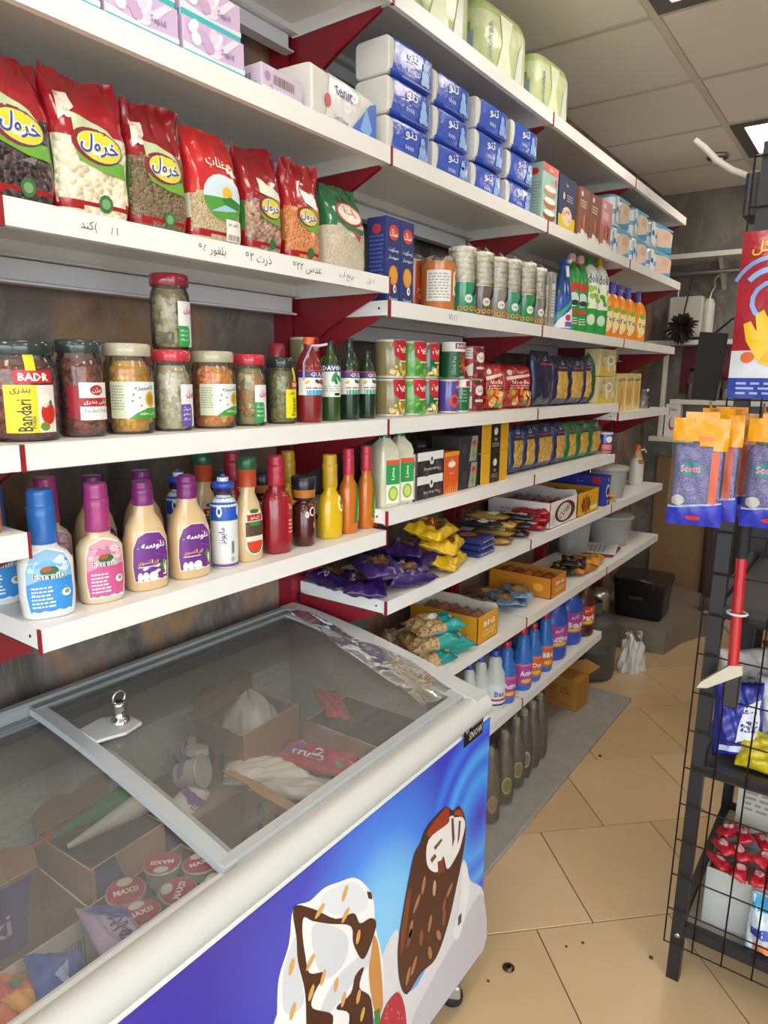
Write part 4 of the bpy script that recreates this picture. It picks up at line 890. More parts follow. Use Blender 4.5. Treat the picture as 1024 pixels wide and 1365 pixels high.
# blue trigger spray
y, r, h = cyl(740, 759, 341, S4, .29)
def trig(t):
    MB().box(-.02, .03, -.012, .012, h-.035, h-.008, '#3a62c0', bev=.005).build('spray_head', 'plastic', t); MB().box(.03, .046, -.007, .007, h-.028, h-.014, '#dfe3ea', bev=.003).build('nozzle', 'plastic', t)
    MB().prism([(.018, h-.036), (.028, h-.036), (.036, h-.075), (.03, h-.078)], -.006, .006, 1, '#d9dde6').build('trigger', 'plastic', t)
vessel('spray_bottle', 'blue trigger spray bottle with a white angled label', 'spray bottle', (.285, y, S4), [(.03, .042, 0, '#3f86d8'), (.032, .046, .01, '#3a7ad0'), (.032, .046, .07, '#2c5aa8'), (.028, .04, .13, '#24488a'), (.02, .026, h-.075, '#2a4f96'), (.014, .014, h-.05, '#3a62c0'), (.014, .014, h-.03, '#3a62c0')], None,
       lambda p: (p.poly([(-.045, .012), (.045, .012), (.045, .1), (-.02, .045)], '#e6e8ee', 1), p.ell(.012, .05, .012, .012, '#c03a52', 2), p.rect(0, .016, .04, .035, '#7a5aa8', 2), p.poly([(-.05, .02), (.045, .12), (.045, .135), (-.05, .04)], '#3fae7a', 1)), bmat='gloss', extra=trig, rz=-.6)
# green cleaner bottles
for k, (uL, uR, vt, nm) in enumerate(((757, 769, 336, 'first'), (768, 780, 339, 'second'))):
    y, r, h = cyl(uL, uR, vt, S4, .30)
    vessel('cleaner_bottle', f'{nm} green cleaner bottle with a pale pink cap', 'cleaner bottle', (.285, y, S4), [(.03, .04, 0, '#1f8a3c'), (.032, .043, .01, '#22923f'), (.032, .043, h*.62, '#22923f'), (.026, .034, h*.78, '#1f8a3c'), (.014, .014, h*.88, '#1f8a3c')], [(.015, h*.88, '#b04038'), (.016, h*.9, '#d9a9a0'), (.017, h*.96, '#e2b8ae'), (.012, h, '#e6c4ba')],
           lambda p: (p.poly([(-.02, h*.5), (.02, h*.56), (.026, h*.62), (-.012, h*.64)], '#c8342e', 1), p.ell(0, h*.42, .022, h*.09, '#c9dcd6', 1), p.ell(.004, h*.38, .018, h*.035, '#2f3a3a', 2), p.rect(-.024, h*.24, .024, h*.29, '#c8402f', 1), p.lines(-.02, h*.1, .02, h*.2, 3, '#d6e6d2', 1, 2)), rz=-.6, group='green cleaner bottles')
for k, (uL, uR, vt, nm, cc) in enumerate(((779, 793, 340, 'first', '#2f9a3f'), (792, 807, 343, 'second', '#e0b020'))):
    y, r, h = cyl(uL, uR, vt, S4, .30)
    def dl(p, h=h): 
        p.rect(-.05, h*.34, .05, h*.84, '#e9efe2', 0); p.text('dolk', .004, h*.72, h*.12, '#2c3a6a', 2, w=.05); scatter(p, -.04, h*.38, .045, h*.6, ['#7ab82e', '#9cc94a', '#5a9a2a'], 9, .012, 1, k+2); p.ell(0, h*.2, .018, h*.07, '#cfe0c8', 1)
    vessel('dish_soap_bottle', f'{nm} white and green apple dish soap bottle', 'soap bottle', (.285, y, S4), [(.03, .045, 0, '#2a9a3f'), (.034, .05, .012, '#2a9a3f'), (.034, .05, h*.34, '#e6ecdc'), (.033, .048, h*.74, '#e9efe2'), (.022, .03, h*.86, '#dfe9d4'), (.012, .012, h*.9, '#dfe9d4')], [(.014, h*.9, cc), (.015, h*.985, cc), (.01, h, cc)], dl, rz=-.55, group='apple dish soap bottles')
# orange detergent bottles with violet caps and side grips
OB = None
for k, (uL, uR, vt, nm) in enumerate(((803, 815, 366, 'nearest the soap bottles'), (813, 824, 371, 'second of the row'), (822, 834, 377, 'middle of the row'), (833, 846, 382, 'fourth of the row'), (845, 861, 386, 'last, at the shelf end'))):
    y, r, h = cyl(uL, uR, vt, S4, .30); lab = f'orange detergent bottle with violet cap, {nm}'
    if OB is None:
        h = .25
        def ol(p): p.ell(.004, h*.34, .026, h*.2, '#f6e6a0', 1); p.text('Tej', .004, h*.32, h*.1, '#2a3f9c', 2, w=.042); p.ell(.004, h*.5, .014, h*.05, '#7ab04a', 2); p.ell(-.004, h*.14, .012, h*.04, '#f2cdb4', 2)
        OB = vessel('detergent_bottle', lab, 'detergent bottle', (.28, y, S4), [(.032, .047, 0, '#e8861c'), (.036, .053, .01, '#f0901a'), (.036, .054, h*.45, '#f29a1c'), (.033, .05, h*.62, '#f08c1c'), (.022, .033, h*.75, '#ee861c'), (.015, .015, h*.79, '#ea801c')], [(.016, h*.79, '#5a55c4'), (.017, h*.86, '#6a66d2'), (.013, h*.87, '#6a66d2'), (.014, h*.985, '#7a78dc'), (.009, h, '#7a78dc')], ol, rz=-.5, group='orange detergent bottles')
    else: dup(OB, lab, (.28, y, S4+EPS))

# ------------------------------------------------------------------ jars and syrup bottles above the sauces
S5 = Z['S5']; XJ = .285
def l_bandari(p, r, h):
    p.rect(-r*.55, h*.66, r*.55, h*.8, '#c42a34', 1.5); p.text('BADR', 0, h*.73, h*.09, '#f4efe8', 2.4, w=r*.85, bold=.03)
    p.rect(-r*.85, h*.1, r*.05, h*.64, '#e0d21e', 1); p.text('بندری', -r*.4, h*.57, h*.07, '#3a3414', 2); p.text('Bandari', -r*.33, h*.3, h*.15, '#2c260e', 2, w=h*.36, rot=math.pi/2) 
    p.text('Pickle', -r*.1, h*.22, h*.05, '#4a421a', 2, w=h*.14, rot=math.pi/2)
    p.rect(r*.05, h*.1, r*.62, h*.64, '#e6e0d8', 1); p.ell(r*.36, h*.32, r*.24, h*.13, '#c8321f', 2); p.ell(r*.3, h*.46, r*.2, h*.08, '#efe9e0', 2); p.ell(r*.22, h*.17, r*.15, h*.05, '#7a8a2e', 2); p.ell(r*.45, h*.44, r*.05, h*.03, '#2f7a34', 3)
    p.rect(-r*.22, h*.8, r*.06, h*1.04, '#e0d21e', 2)
def l_bijan(p, r, h):
    p.rect(-r*1.15, h*.22, -r*.62, h*.6, '#a0202c', .5); p.rect(-r*.66, h*.2, r*.85, h*.64, '#efeae4', 1); p.rect(-r*.7, h*.36, r*.9, h*.46, '#a8242e', 1.5)
    p.ell(r*.1, h*.55, r*.32, h*.06, '#a8242e', 2); p.text('بیژن', r*.1, h*.55, h*.07, '#efe6e0', 2.6); p.text('ترشی بندری', r*.1, h*.41, h*.06, '#f4eee8', 2.6, w=r*1.2); p.text('Bandari Pickle', r*.1, h*.31, h*.045, '#8fa8b8', 2.6, w=r*1.2)
def l_mix(p, r, h):
    p.rect(-r*1.25, h*.2, r*.95, h*.66, '#dfe6e6', 1); p.rect(-r*1.25, h*.2, -r*.62, h*.66, '#c9ccae', 1.5); p.lines(-r*1.2, h*.3, -r*.68, h*.62, 9, '#8d9276', 2, 3)
    p.poly([(-r*.5, h*.2), (r*.95, h*.2), (r*.95, h*.33), (r*.3, h*.33), (-r*.2, h*.27)], '#3f9a34', 1.6); p.text('ترشی مخلوط', r*.32, h*.26, h*.05, '#f1f4e8', 2.6, w=r*.8)
    p.ell(r*.45, h*.44, r*.26, h*.1, '#d8b02a', 2); p.ell(r*.45, h*.44, r*.18, h*.07, '#b88a1c', 2.4); p.text('کامبیز', r*.25, h*.58, h*.07, '#3a3f46', 2, w=r*.8)
    for a, b in ((-.3, .5), (-.2, .58), (-.05, .46), (-.35, .42), (0, .36)): p.ell(r*a, h*b, r*.06, h*.012, '#6a8a3a' if a < -.1 else '#d88a2a', 2, 8, rot=.6)
def l_bizhan(body, word, z0=.06, z1=.66):
    def f(p, r, h):
        p.rect(-r*.42, h*z0, r*.6, h*z1, '#e9e6ea', 1); p.poly([(-r*.42, h*z0), (r*.22, h*z0), (r*.3, h*(z0+.06)), (r*.3, h*(z0+.26)), (r*.2, h*(z0+.32)), (-r*.42, h*(z0+.32))], body, 1.6)
        p.text('بیژن', r*.2, h*(z1-.14), h*.12, '#c2385a', 2.4, w=r*.62, bold=.03)
        for k in range(3): p.text(word, -r*.08, h*(z0+.25-.07*k), h*.045, '#eef2ee', 2.4, w=r*.5)
    return f
def l_pepper(p, r, h):
    p.rect(-r*.2, h*.62, r*.75, h*.74, '#c42a34', 1.5); p.text('BADR', r*.28, h*.68, h*.07, '#f4efe8', 2.4, w=r*.7); p.rect(-r*.6, h*.1, r*.75, h*.6, '#e3d81f', 1); p.text('Pepper', r*.1, h*.3, h*.13, '#2c260e', 2, w=h*.32, rot=math.pi/2); p.text('فلفل', -r*.1, h*.53, h*.06, '#3a3414', 2); p.rect(r*.02, h*.74, r*.3, h*1.0, '#e0d21e', 2)
ORG = ['#e8922c', '#f0a83e', '#dcb83e', '#e46c20', '#f0d272']; YEL = ['#e8b832', '#dcaa30', '#f0cc54', '#caa02a', '#e0882c']; CAU = ['#d9d2b4', '#c9c09a', '#e3ddc4', '#b7ad88']; GRN = ['#6a7a2e', '#8a8f3a', '#5a6424', '#97944a', '#a8863a']
REL = ['#8a4022', '#7a3820', '#a0522a', '#6a2c1a', '#9a4a24']
def jy(uL, uR, vt): return cyl(uL, uR, vt, S5, XJ)
for name, lab, uL, uR, vt, lid, base, cols, lb, rz, k in (
    ('pickle_jar', 'large jar of red relish with a yellow Bandari label', -22, 80, 455, '#2c3a38', '#7a3820', REL, l_bandari, -.12, 1),
    ('pickle_jar', 'jar of red relish with a white and crimson oval label', 74, 141, 454, '#34403e', '#7d3a22', REL, l_bijan, .05, 2),
    ('pickle_jar', 'jar of yellow mixed pickle with a white and green label, beside the red relish', 137, 206, 459, '#b9b49a', '#c9962c', YEL, l_mix, -.12, 3),
    ('pickle_jar', 'jar of pale pickled cauliflower with a red lid and purple label', 201, 257, 467, '#c23a44', '#b8ae86', CAU, l_bizhan('#6a4fa4', 'سیر ترشی'), .2, 4),
    ('pickle_jar', 'jar of orange mixed vegetable pickle with a gold lid', 253, 315, 469, '#b3ad92', '#cc862a', ORG, l_mix, -.05, 5),
    ('pickle_jar', 'jar of mixed pickle with a red lid and green label, on the shelf', 309, 355, 473, '#b8303c', '#9a8a52', ['#b88a4a', '#8f9a4a', '#d08040', '#cfc69a'], l_bizhan('#2e9a4f', 'ترشی مخلوط'), .0, 6),
    ('pickle_jar', 'jar of green peppers with a tall yellow label', 354, 395, 477, '#23302f', '#6d6a22', GRN, l_pepper, .12, 7)):
    y, r, h = jy(uL, uR, vt)
    if k == 4: jar4 = (y, r, h)
    jar(name, lab, (XJ, y, S5), r*.97, h, lid, base, cols, lb, rz=rz, seed=k, n=190 if cols is not REL else 520, size=.0135 if cols is not REL else .007)
y, r, h = jar4; h2 = at(234, 369, x=XJ).z-(S5+h)
jar('pickle_jar', 'jar with dark red lid stacked on top of the cauliflower jar', (XJ, y+.004, S5+h+.001), r*.94, h2, '#8f2834', '#7d7148', ['#9a8d62', '#b9ae86', '#7d6a40', '#5d5638', '#a8986a'], l_bizhan('#2e9a4f', 'ترشی مخلوط', .04, .74), rz=.15, seed=9, n=100, size=.014)
tin = MB().lathe([(.019, 0, '#b02a36'), (.02, .004, '#b02a36'), (.02, .05, '#b02a36'), (.012, .06, '#8a1f2a')], 18)
y_, _, _ = cyl(363, 377, 452, S5, .14)
t = thing('sauce_bottle', 'red capped bottle standing behind the pepper jar', 'bottle', (.14, y_, S5+EPS)); MB().lathe([(.03, 0, '#5a1f1c'), (.032, .01, '#5a1f1c'), (.032, .11, '#5a1f1c'), (.016, .14, '#5a1f1c')], 20).build('body', 'sauce', t); MB().lathe([(.019, .135, '#b02a36'), (.02, .17, '#b83040'), (.016, .178, '#b83040')], 18).build('cap', 'plastic', t)

# syrup bottles: rosewater and vinegar
def l_syrup(top, fruit, strip, word):
    def f(p, r=.036): p.rect(-r*1.1, .06, r*1.3, .098, '#e6e4e0', 1); p.rect(-r*1.1, .098, r*1.3, .112, top, 1.4); p.rect(-r*1.1, .112, r*1.3, .1145, '#c03a4a', 1.6); p.text(word, r*.35, .105, .0095, '#e9e6f0', 2.2, w=r*1.3); p.rect(-r*.55, .06, r*1.3, .071, strip, 1.6); p.ell(r*.55, .088, r*.26, .006, fruit, 2, rot=-.5); p.ell(r*.15, .09, r*.2, .004, '#3a5a3a', 2, rot=-.4); p.ell(-r*.5, .088, r*.18, .004, '#c8c23a', 2, rot=.5); p.lines(-r*.6, .072, r*1.0, .079, 1, '#b04a5a', 2, 2)
    return f
def l_davoodi(p, r=.036): p.rect(-r*1.1, .055, r*1.2, .112, '#dfe6dc', 1); p.rect(-r*1.1, .112, r*1.2, .129, '#2c3468', 1.4); p.text('DAVOODI', r*.1, .12, .011, '#f2f2f4', 2.2, w=r*1.9, bold=.03); p.ell(-r*.1, .1, r*.34, .0055, '#2f8a5a', 2, rot=1.1); p.ell(r*.3, .096, r*.3, .005, '#2f8a5a', 2, rot=-.8); p.ell(0, .09, r*.2, .004, '#2f7a4a', 2, rot=-1.2); p.rect(-r*.1, .058, r*.3, .064, '#2a2a2a', 2); p.lines(-r*.9, .066, r*1.0, .082, 3, '#a9b4a4', 2, 2)
for uL, uR, vt, glass, cap, lb, rz, lab in ((394, 430, 450, '#7d1f22', '#d8662a', l_syrup('#3a3468', '#b8384a', '#3fa0cc', 'GULAB'), -.35, 'red syrup bottle with an orange cap and tied ribbon'), (427, 454, 455, '#2f4a1c', None, l_davoodi, -.3, 'green glass bottle with a pale DAVOODI label'),
                                         (452, 479, 452, '#17301f', None, l_syrup('#46346a', '#6a8a6a', '#2fa080', 'GULAB'), -.3, 'dark green bottle next to the DAVOODI one'), (478, 501, 468, '#14301f', None, l_syrup('#46346a', '#3f8a5a', '#2aa088', 'GULAB'), -.3, 'dark green bottle last before the cans')):
    y, r, h = cyl(uL, uR, vt, S5, .30); r = min(r, .037); h = min(h, .215)
    def rib(t, h=h):
        b = MB()
        b.tube([(.012, 0, h*.9), (.03, -.012, h*.86), (.034, -.03, h*.7), (.04, -.034, h*.5)], .0022, 6, '#a59ac4').tube([(.012, 0, h*.9), (.03, .012, h*.9), (.03, .03, h*.92)], .003, 6, '#cfb9c4'); b.build('ribbon', 'plastic', t)
    vessel('syrup_bottle', lab, 'bottle', (.30, y, S5), [(r*.92, 0, glass), (r, .006, glass), (r, h*.58, glass), (r*.93, h*.68, glass), (r*.62, h*.8, glass), (r*.36, h*.87, glass), (r*.36, h*.93, glass)], [(r*.4, h*.92, cap or '#1c2a22'), (r*.42, h*.99, cap or '#1c2a22'), (r*.34, h, cap or '#1c2a22')], lb, bmat='sauce', rz=rz, extra=rib if cap else None)

# ------------------------------------------------------------------ cans and dry food, second and third bay
def l_can(head, bodycol, food, word):
    def f(p, r, h):
        pass
        p.poly([(r*.0, h*.98), (r*1.3, h*.98), (r*1.3, h*.5), (r*.8, h*.42), (r*.1, h*.58)], head, 1); p.text(word, r*.68, h*.74, h*.22, '#f3eeea', 2, w=r*.85, bold=.03)
        scatter(p, -r*.15, h*.06, r*1.25, h*.38, food, 26, r*.17, 1.6, 5); p.rect(r*.45, h*.42, r*1.2, h*.455, '#e9e2c8', 2.8)
    return f
def l_badr(p, r, h): p.rect(-r*1.4, h*.74, r*1.4, h, '#e3e1da', .5); p.rect(-r*.3, h*.82, r*.95, h*.97, '#7a2028', 1.4); p.text('BADR', r*.32, h*.895, h*.1, '#f0ece6', 2.2, w=r*1.0); p.rect(-r*1.4, h*.02, r*.1, h*.74, '#1f5a34', .8); p.text('Chick Pea', -r*.35, h*.36, h*.1, '#8fb49a', 2, w=h*.5, rot=math.pi/2); scatter(p, r*.15, h*.06, r*1.3, h*.72, ['#b8642a', '#8f3a22', '#d08a3a', '#a04a2a'], 34, r*.16, 1.6, 7)
def l_red(p, r, h): p.rect(-r*1.5, h*.02, -r*.1, h*.98, '#b02036', .5); p.rect(-r*.9, h*.62, -r*.15, h*.95, '#e4ddd8', 1); p.lines(-r*.85, h*.66, -r*.2, h*.92, 3, '#9a9490', 1.6, 2); p.poly([(-r*.4, h*.1), (-r*.1, h*.1), (-r*.1, h*.5), (-r*.7, h*.35)], '#e0cfc4', 1); p.rect(-r*.1, h*.02, r*1.4, h*.98, '#6a1f24', .5); scatter(p, -r*.02, h*.06, r*1.3, h*.95, ['#8a2c2c', '#a84a3c', '#6a1f22', '#c98a74'], 44, r*.13, 1.2, 4); p.ell(r*.55, h*.66, r*.42, h*.16, '#e6dedb', 3); p.text('لوبیا', r*.55, h*.66, h*.12, '#a82438', 4); p.rect(r*.15, h*.3, r*1.0, h*.38, '#d9cfc8', 3)
def l_purple(p, r, h): p.ell(r*.35, h*.36, r*.5, h*.2, '#d84a34', 1.6); p.ell(r*.35, h*.38, r*.3, h*.1, '#8a2a4a', 2); p.poly([(r*.5, h*.95), (r*1.3, h*.95), (r*1.3, h*.66), (r*.6, h*.7)], '#c02838', 1); p.text('چین', r*.9, h*.8, h*.14, '#f3eeea', 2)
def l_gw(p, r, h): p.rect(-r*1.4, h*.76, r*1.4, h, '#e6e6e0', .5); p.lines(-r*.6, h*.3, r*.5, h*.7, 4, '#7fae8a', 1.4, 3); p.rect(r*.3, h*.78, r*1.0, h*.95, '#b83038', 1.2)
NOOD = ['#d8b04a', '#e3c878', '#b87a2a', '#7a9a3a', '#e9dca8']; PEA = ['#4f9a3a', '#6ab04a', '#3f8a30', '#7fc060']; CORN = ['#e0c45a', '#d8a83a', '#efe0a0', '#7a9a4a']
hcan = .098
for uL, uR, col, lb, nm in ((503, 540, '#8d8358', l_can('#b8202c', None, NOOD, 'چین'), 'gold'), (540, 567, '#5fa046', l_can('#c4242e', None, PEA, 'چین'), 'light green pea'), (566, 584, '#1f6a4a', l_can('#c4242e', None, CORN, 'چین'), 'dark green corn')):
    r = (.0405, .0445, .036)[('gold', 'light green pea', 'dark green corn').index(nm)]; y = cylR(uR, r, S5)
    for lv in range(2): can('food_can', f'{nm} can, {"upper" if lv else "lower"} one of its stack', (.285, y, S5+(hcan+.001)*lv), r, hcan, col, lb, rz=-.75, group='food cans stacked in pairs')
rb = .039; yb = cylR(616, rb, S5)
can('food_can', 'purple tomato can under the BADR can', (.302, yb-.034, S5), .031, hcan, '#5a4a9c', l_purple, rz=-.7, group='food cans stacked in pairs')
can('food_can', 'small white and green can beside the purple one', (.302, yb+.033, S5), .031, hcan, '#1f6a3c', l_gw, rz=-.7, group='food cans stacked in pairs')
can('food_can', 'BADR chickpea can with a white band, upper row', (.292, yb, S5+hcan+.002), rb, hcan+.006, '#1f5a34', l_badr, rz=-.5, group='food cans stacked in pairs')
rb = .043; yb = cylR(644, rb, S5)
for lv in range(2): can('food_can', f'red bean can, {"upper" if lv else "lower"} one of its stack', (.285, yb, S5+(hcan+.001)*lv), rb, hcan, '#9a2030', l_red, rz=-.75, group='food cans stacked in pairs')
yb, rb, _ = cyl(480, 501, 450, S5, .14)
for lv in range(2): can('food_can', f'gold can behind the dark bottles, {"upper" if lv else "lower"} one', (.14, 1.33, S5+(hcan+.001)*lv), .037, hcan, '#8d8358', l_can('#b8202c', None, NOOD, 'چین'), rz=-.75, group='food cans stacked in pairs')
def l_noodle(p, w, h):
    p.poly([(-w*.42, h*.2), (w*.42, h*.28), (w*.42, h*.22), (-w*.42, h*.12)], '#e8d6c0', 1); scatter(p, -w*.4, -h*.42, w*.42, -h*.14, ['#d8902a', '#e3b04a', '#5a9a3a', '#e9dcae', '#c85a2a'], 26, .011, 1.4, 3); p.text('Noodle', 0, h*.08, h*.1, '#f0e2d0', 2, w=w*.6); p.lines(-w*.35, -h*.08, w*.35, h*.02, 2, '#e0b8a8', 1.6, 4); p.ell(-w*.3, h*.3, w*.08, h*.06, '#e6d8c8', 2)
for uc, w, x, yaw, lab in ((653, .085, .30, -.35, 'narrow red noodle bag turned sideways'), (684, .19, .285, -.12, 'wide red noodle bag standing beside the cans')):
    y = Yu(uc, x, S5); pillow('noodle_bag', lab, 'noodle bag', (x, y, S5+.076), (0, -.12, yaw), w, .15, .055, '#a81f22', l_noodle, seed=int(uc), group='red noodle bags', vert=True, wrk=.08)
pillow('noodle_bag', 'red noodle bag lying behind the two standing ones', 'noodle bag', (.19, Yu(690, .2, S5)+.01, S5+.075), (0, -.3, .1), .2, .145, .05, '#8f1a20', l_noodle, seed=33, group='red noodle bags', vert=True, wrk=.08)
def l_pasta(p, w, h): p.text('تک', 0, h*.36, h*.09, '#c9cfe0', 1.5); p.rect(-w*.3, h*.24, w*.3, h*.27, '#b03a4a', 1)
def pasta_pack(name, lab, y, w, h, z, film, win=True, x=.285, seed=0, yaw=0, group='pasta packs'):
    def col(u, v, s): return ('#ffffff', 1) if (win and s > 0 and .2 < u < .8 and .12 < v < .70) else (film, 0)
    return pillow(name, lab, 'pasta pack', (x, y, z+h/2+.002), (0, -.05, yaw), w, h, .06, col, l_pasta, ('film', 'pasta'), group, seed, vert=True, n=(22, 22), wrk=.05, crimp=.05)
for k, (uL, uR, vt, win, film, lab) in enumerate(((708, 735, 468, False, '#1e2140', 'plain dark navy pasta pack beside the noodle bags'), (733, 756, 475, True, '#1e2348', 'navy pasta pack with a yellow window, first on the can level'), (752, 776, 476, True, '#1e2348', 'navy pasta pack with a yellow window, second on the can level'), (773, 785, 475, True, '#20264a', 'narrow navy pasta pack, third on the can level'), (784, 796, 471, False, '#24503a', 'dark green pasta pack beside the yellow boxes'))):
    y, w, h = slot(uL, uR, (uL+uR)/2, vt, S5, .30); pasta_pack('pasta_pack', lab, y, w*.94, h, S5, film, win, seed=k)
def l_yb(p, w, h): p.rect(-w*.5, h*.0, w*.5, h*.3, '#d2b83a', .5); scatter(p, -w*.35, h*.2, w*.4, h*.85, ['#e9e0c4', '#a8935a', '#cdbb84'], 12, .02, 1, 4); p.ell(w*.15, h*.6, w*.22, h*.2, '#efe9d6', 2.4); p.ell(w*.15, h*.6, w*.14, h*.12, '#b8a878', 2.8)
y, w, h = slot(796, 818, 806, 465, S5, .33)
for lv in range(2): carton('noodle_box', f'pale yellow food box, {"upper" if lv else "lower"} of the pair at the board end', 'food box', (.295, y, S5+(h/2+.001)*lv), w-.006, .07, h/2-.002, '#c7b988', l_yb, group='pale yellow food boxes')
def l_spag(p, w, h):
    for k in range(5): p.ell(-w*.3+k*w*.15, h*.42, w*.045, h*.34, ('#d8952a', '#e8b84a', '#c97f22')[k % 3], 1, 10)
    p.text('ماکارون', 0, h*.84, h*.12, '#5a4420', 2, w=w*.8)
for k, (a, b) in enumerate(((820, 832), (832, 843), (843, 852))):
    y, w, h = slot(a, b, (a+b)/2, 498, Z['S5D'], .31); carton('noodle_pack', f'{("first", "second", "third")[k]} yellow noodle pack on the lower end board', 'noodle pack', (.28, y, Z['S5D']), w-.006, .06, h, '#e6d08a', l_spag, mat='film', group='yellow noodle packs')
gl = MB(); y, r, h = cyl(852, 863, 512, Z['S5D'], .28)
t = thing('glass_mug', 'clear glass mug at the end of the noodle board', 'glass mug', (.28, y+.02, Z['S5D']+EPS)); MB().lathe([(.034, 0, '#ffffff'), (.036, .004, '#ffffff'), (.04, .1, '#ffffff'), (.038, .1, '#ffffff'), (.033, .008, '#ffffff')], 24).build('cup', 'jar_glass', t); MB().tube([(0, .039, .08), (0, .062, .075), (0, .066, .05), (0, .058, .03), (0, .037, .024)], .004, 8, '#ffffff').build('handle', 'jar_glass', t)

# ------------------------------------------------------------------ tea and juice level
S6 = Z['S6']
def lime_bottle(lab, y, h):
    w = .062
    t = thing('lime_juice_bottle', lab, 'juice bottle', (.305, y, S6+EPS), -.28, 'lime juice bottles')
    MB().lathe([(w*.46, 0, '#c9cbb0'), (w*.5, .004, '#cfd0b6'), (w*.5, h*.72, '#cfd0b6'), (w*.42, h*.8, '#cdceb4'), (w*.2, h*.88, '#c9cbb0'), (w*.2, h*.92, '#c9cbb0')], 32, pw=7).build('body', 'sauce', t)
    MB().lathe([(.0155, h*.9, '#2c5a3a'), (.016, h*.99, '#356a46'), (.013, h, '#356a46')], 18).build('cap', 'plastic', t)
    p = PR(front(w)); p.rect(-w*.3, h*.05, w*.42, h*.62, '#e9ecdf', 0); p.rect(-w*.3, h*.3, w*.42, h*.56, '#2f9a4f', 1); p.rect(-w*.3, h*.56, w*.42, h*.62, '#d85a3a', 1); p.text('Lime', w*.06, h*.44, h*.05, '#f0f4e8', 2, w=h*.16, rot=math.pi/2); p.ell(w*.08, h*.18, w*.26, h*.1, '#8fb82e', 1); p.ell(w*.08, h*.18, w*.18, h*.07, '#c8d87a', 2); p.build('label', 'print', t)
y1 = Yu(512, .305, S6); y2 = Yu(531, .305, S6)
lime_bottle('pale lime juice bottle at the start of the board', y1, .2); lime_bottle('pale lime juice bottle beside the thin red and white box', y2, .2)
t = thing('oil_bottle', 'dark bottle with a gold label behind the lime juice', 'bottle', (.13, Yu(541, .13, S6), S6+EPS)); MB().lathe([(.03, 0, '#2c2a18'), (.032, .01, '#2c2a18'), (.032, .13, '#2c2a18'), (.014, .16, '#2c2a18'), (.013, .2, '#8a7a2a')], 20).build('body', 'sauce', t); MB().lathe([(.015, .2, '#3a3a20'), (.015, .22, '#3a3a20')], 14).build('cap', 'plastic', t)
def l_thin(p, w, h): p.ell(0, h*.8, w*.4, h*.14, '#c03a5a', 1); p.ell(0, h*.3, w*.36, h*.22, '#e0a8a4', 1); p.ell(0, h*.24, w*.26, h*.16, '#b8483a', 2); p.rect(-w*.3, h*.5, w*.3, h*.56, '#b83a4a', 1); p.rect(-w*.5, 0, w*.5, h*.05, '#3a2c2a', 1)
y, w, h = slot(542, 553, 548, 607, S6, .335); carton('tea_box', 'thin red and white box beside the lime juice', 'tea box', (.305, y, S6), w, .06, h, '#d9cfc6', l_thin, cols={'y-': '#2a2422'})
def l_bw(txt):
    def f(p, w, h):
        p.rect(-w*.5, h*.64, w*.5, h, '#e6e5e2', 0); scatter(p, -w*.45, h*.08, w*.45, h*.5, ['#3a3638', '#4a4648', '#2f2c2e'], 16, .012, 1, 3); p.ell(w*.04, h*.6, w*.08, h*.16, '#d9d3cf', 2); p.ell(w*.04, h*.68, w*.035, h*.1, '#2a2626', 3); p.text(txt, w*.04, h*.26, h*.16, '#cfcac4', 3, w=w*.58); p.ell(w*.36, h*.2, w*.05, h*.08, '#b04a5a', 3)
    return f
y, w, h = slot(555, 590, 572, 602, S6, .335)
carton('tea_box', 'black and white tea box, lower of the pair', 'tea box', (.285, y, S6), w-.004, .1, h/2-.001, '#2c292b', l_bw('Earl Grey Tea'), group='black and white tea boxes', cols={'y-': '#6a6664'}); carton('tea_box', 'black and white tea box, upper of the pair', 'tea box', (.285, y, S6+h/2), w-.004, .1, h/2-.001, '#2c292b', l_bw('Darjeeling'), group='black and white tea boxes', cols={'y-': '#6a6664'})
def l_or(p, w, h):
    p.rect(-w*.5, h*.9, w*.5, h, '#e09a2a', 0); p.ell(0, h*.7, w*.26, h*.08, '#f4ead8', 1); p.poly([(-w*.08, h*.76), (w*.02, h*.84), (w*.1, h*.76)], '#f4ead8', 1); p.text('تست', 0, h*.5, h*.07, '#f3d8b0', 1)
    for k in range(6): p.poly([(-w*.4+k*w*.14, 0), (-w*.32+k*w*.14, 0), (-w*.34+k*w*.14+.004, h*(.18+.05*(k % 3)))], '#f0b04a', 1)
y, w, h = slot(591, 611, 600, 603, S6, .335); carton('tea_box', 'orange box between the black tea boxes', 'tea box', (.30, y, S6), w-.004, .07, h, '#d8571c', l_or, cols={'y-': '#3a2a22'})
carton('tea_tin', 'small black printed pack behind the orange box', 'tea box', (.21, y-.01, S6), .05, .05, h*1.2, '#242226', lambda p, w, h: p.lines(-w*.4, h*.7, w*.4, h*.95, 3, '#8a8884', 0, 2))
def l_fl(p, w, h): p.poly([(-w*.02, h*.02), (w*.36, h*.02), (w*.42, h*.98), (w*.12, h*.98)], '#9a9890', 0); p.ell(w*.24, h*.7, w*.1, h*.12, '#b8303c', 1); p.ell(w*.24, h*.62, w*.07, h*.07, '#d8505a', 2); p.ell(w*.22, h*.3, w*.08, h*.18, '#6a9a3a', 1); p.ell(w*.28, h*.42, w*.06, h*.08, '#86b04a', 2); p.ell(-w*.26, h*.5, w*.14, h*.22, '#3c3a3c', 1)
y, w, h = slot(611, 637, 624, 581, S6, .335)
for lv in range(2): carton('tea_box', f'black tea box with a red flower, {"upper" if lv else "lower"} of the pair', 'tea box', (.285, y, S6+(h/2)*lv), w-.004, .1, h/2-.001, '#2b2a2c', l_fl, group='black tea boxes with a flower')
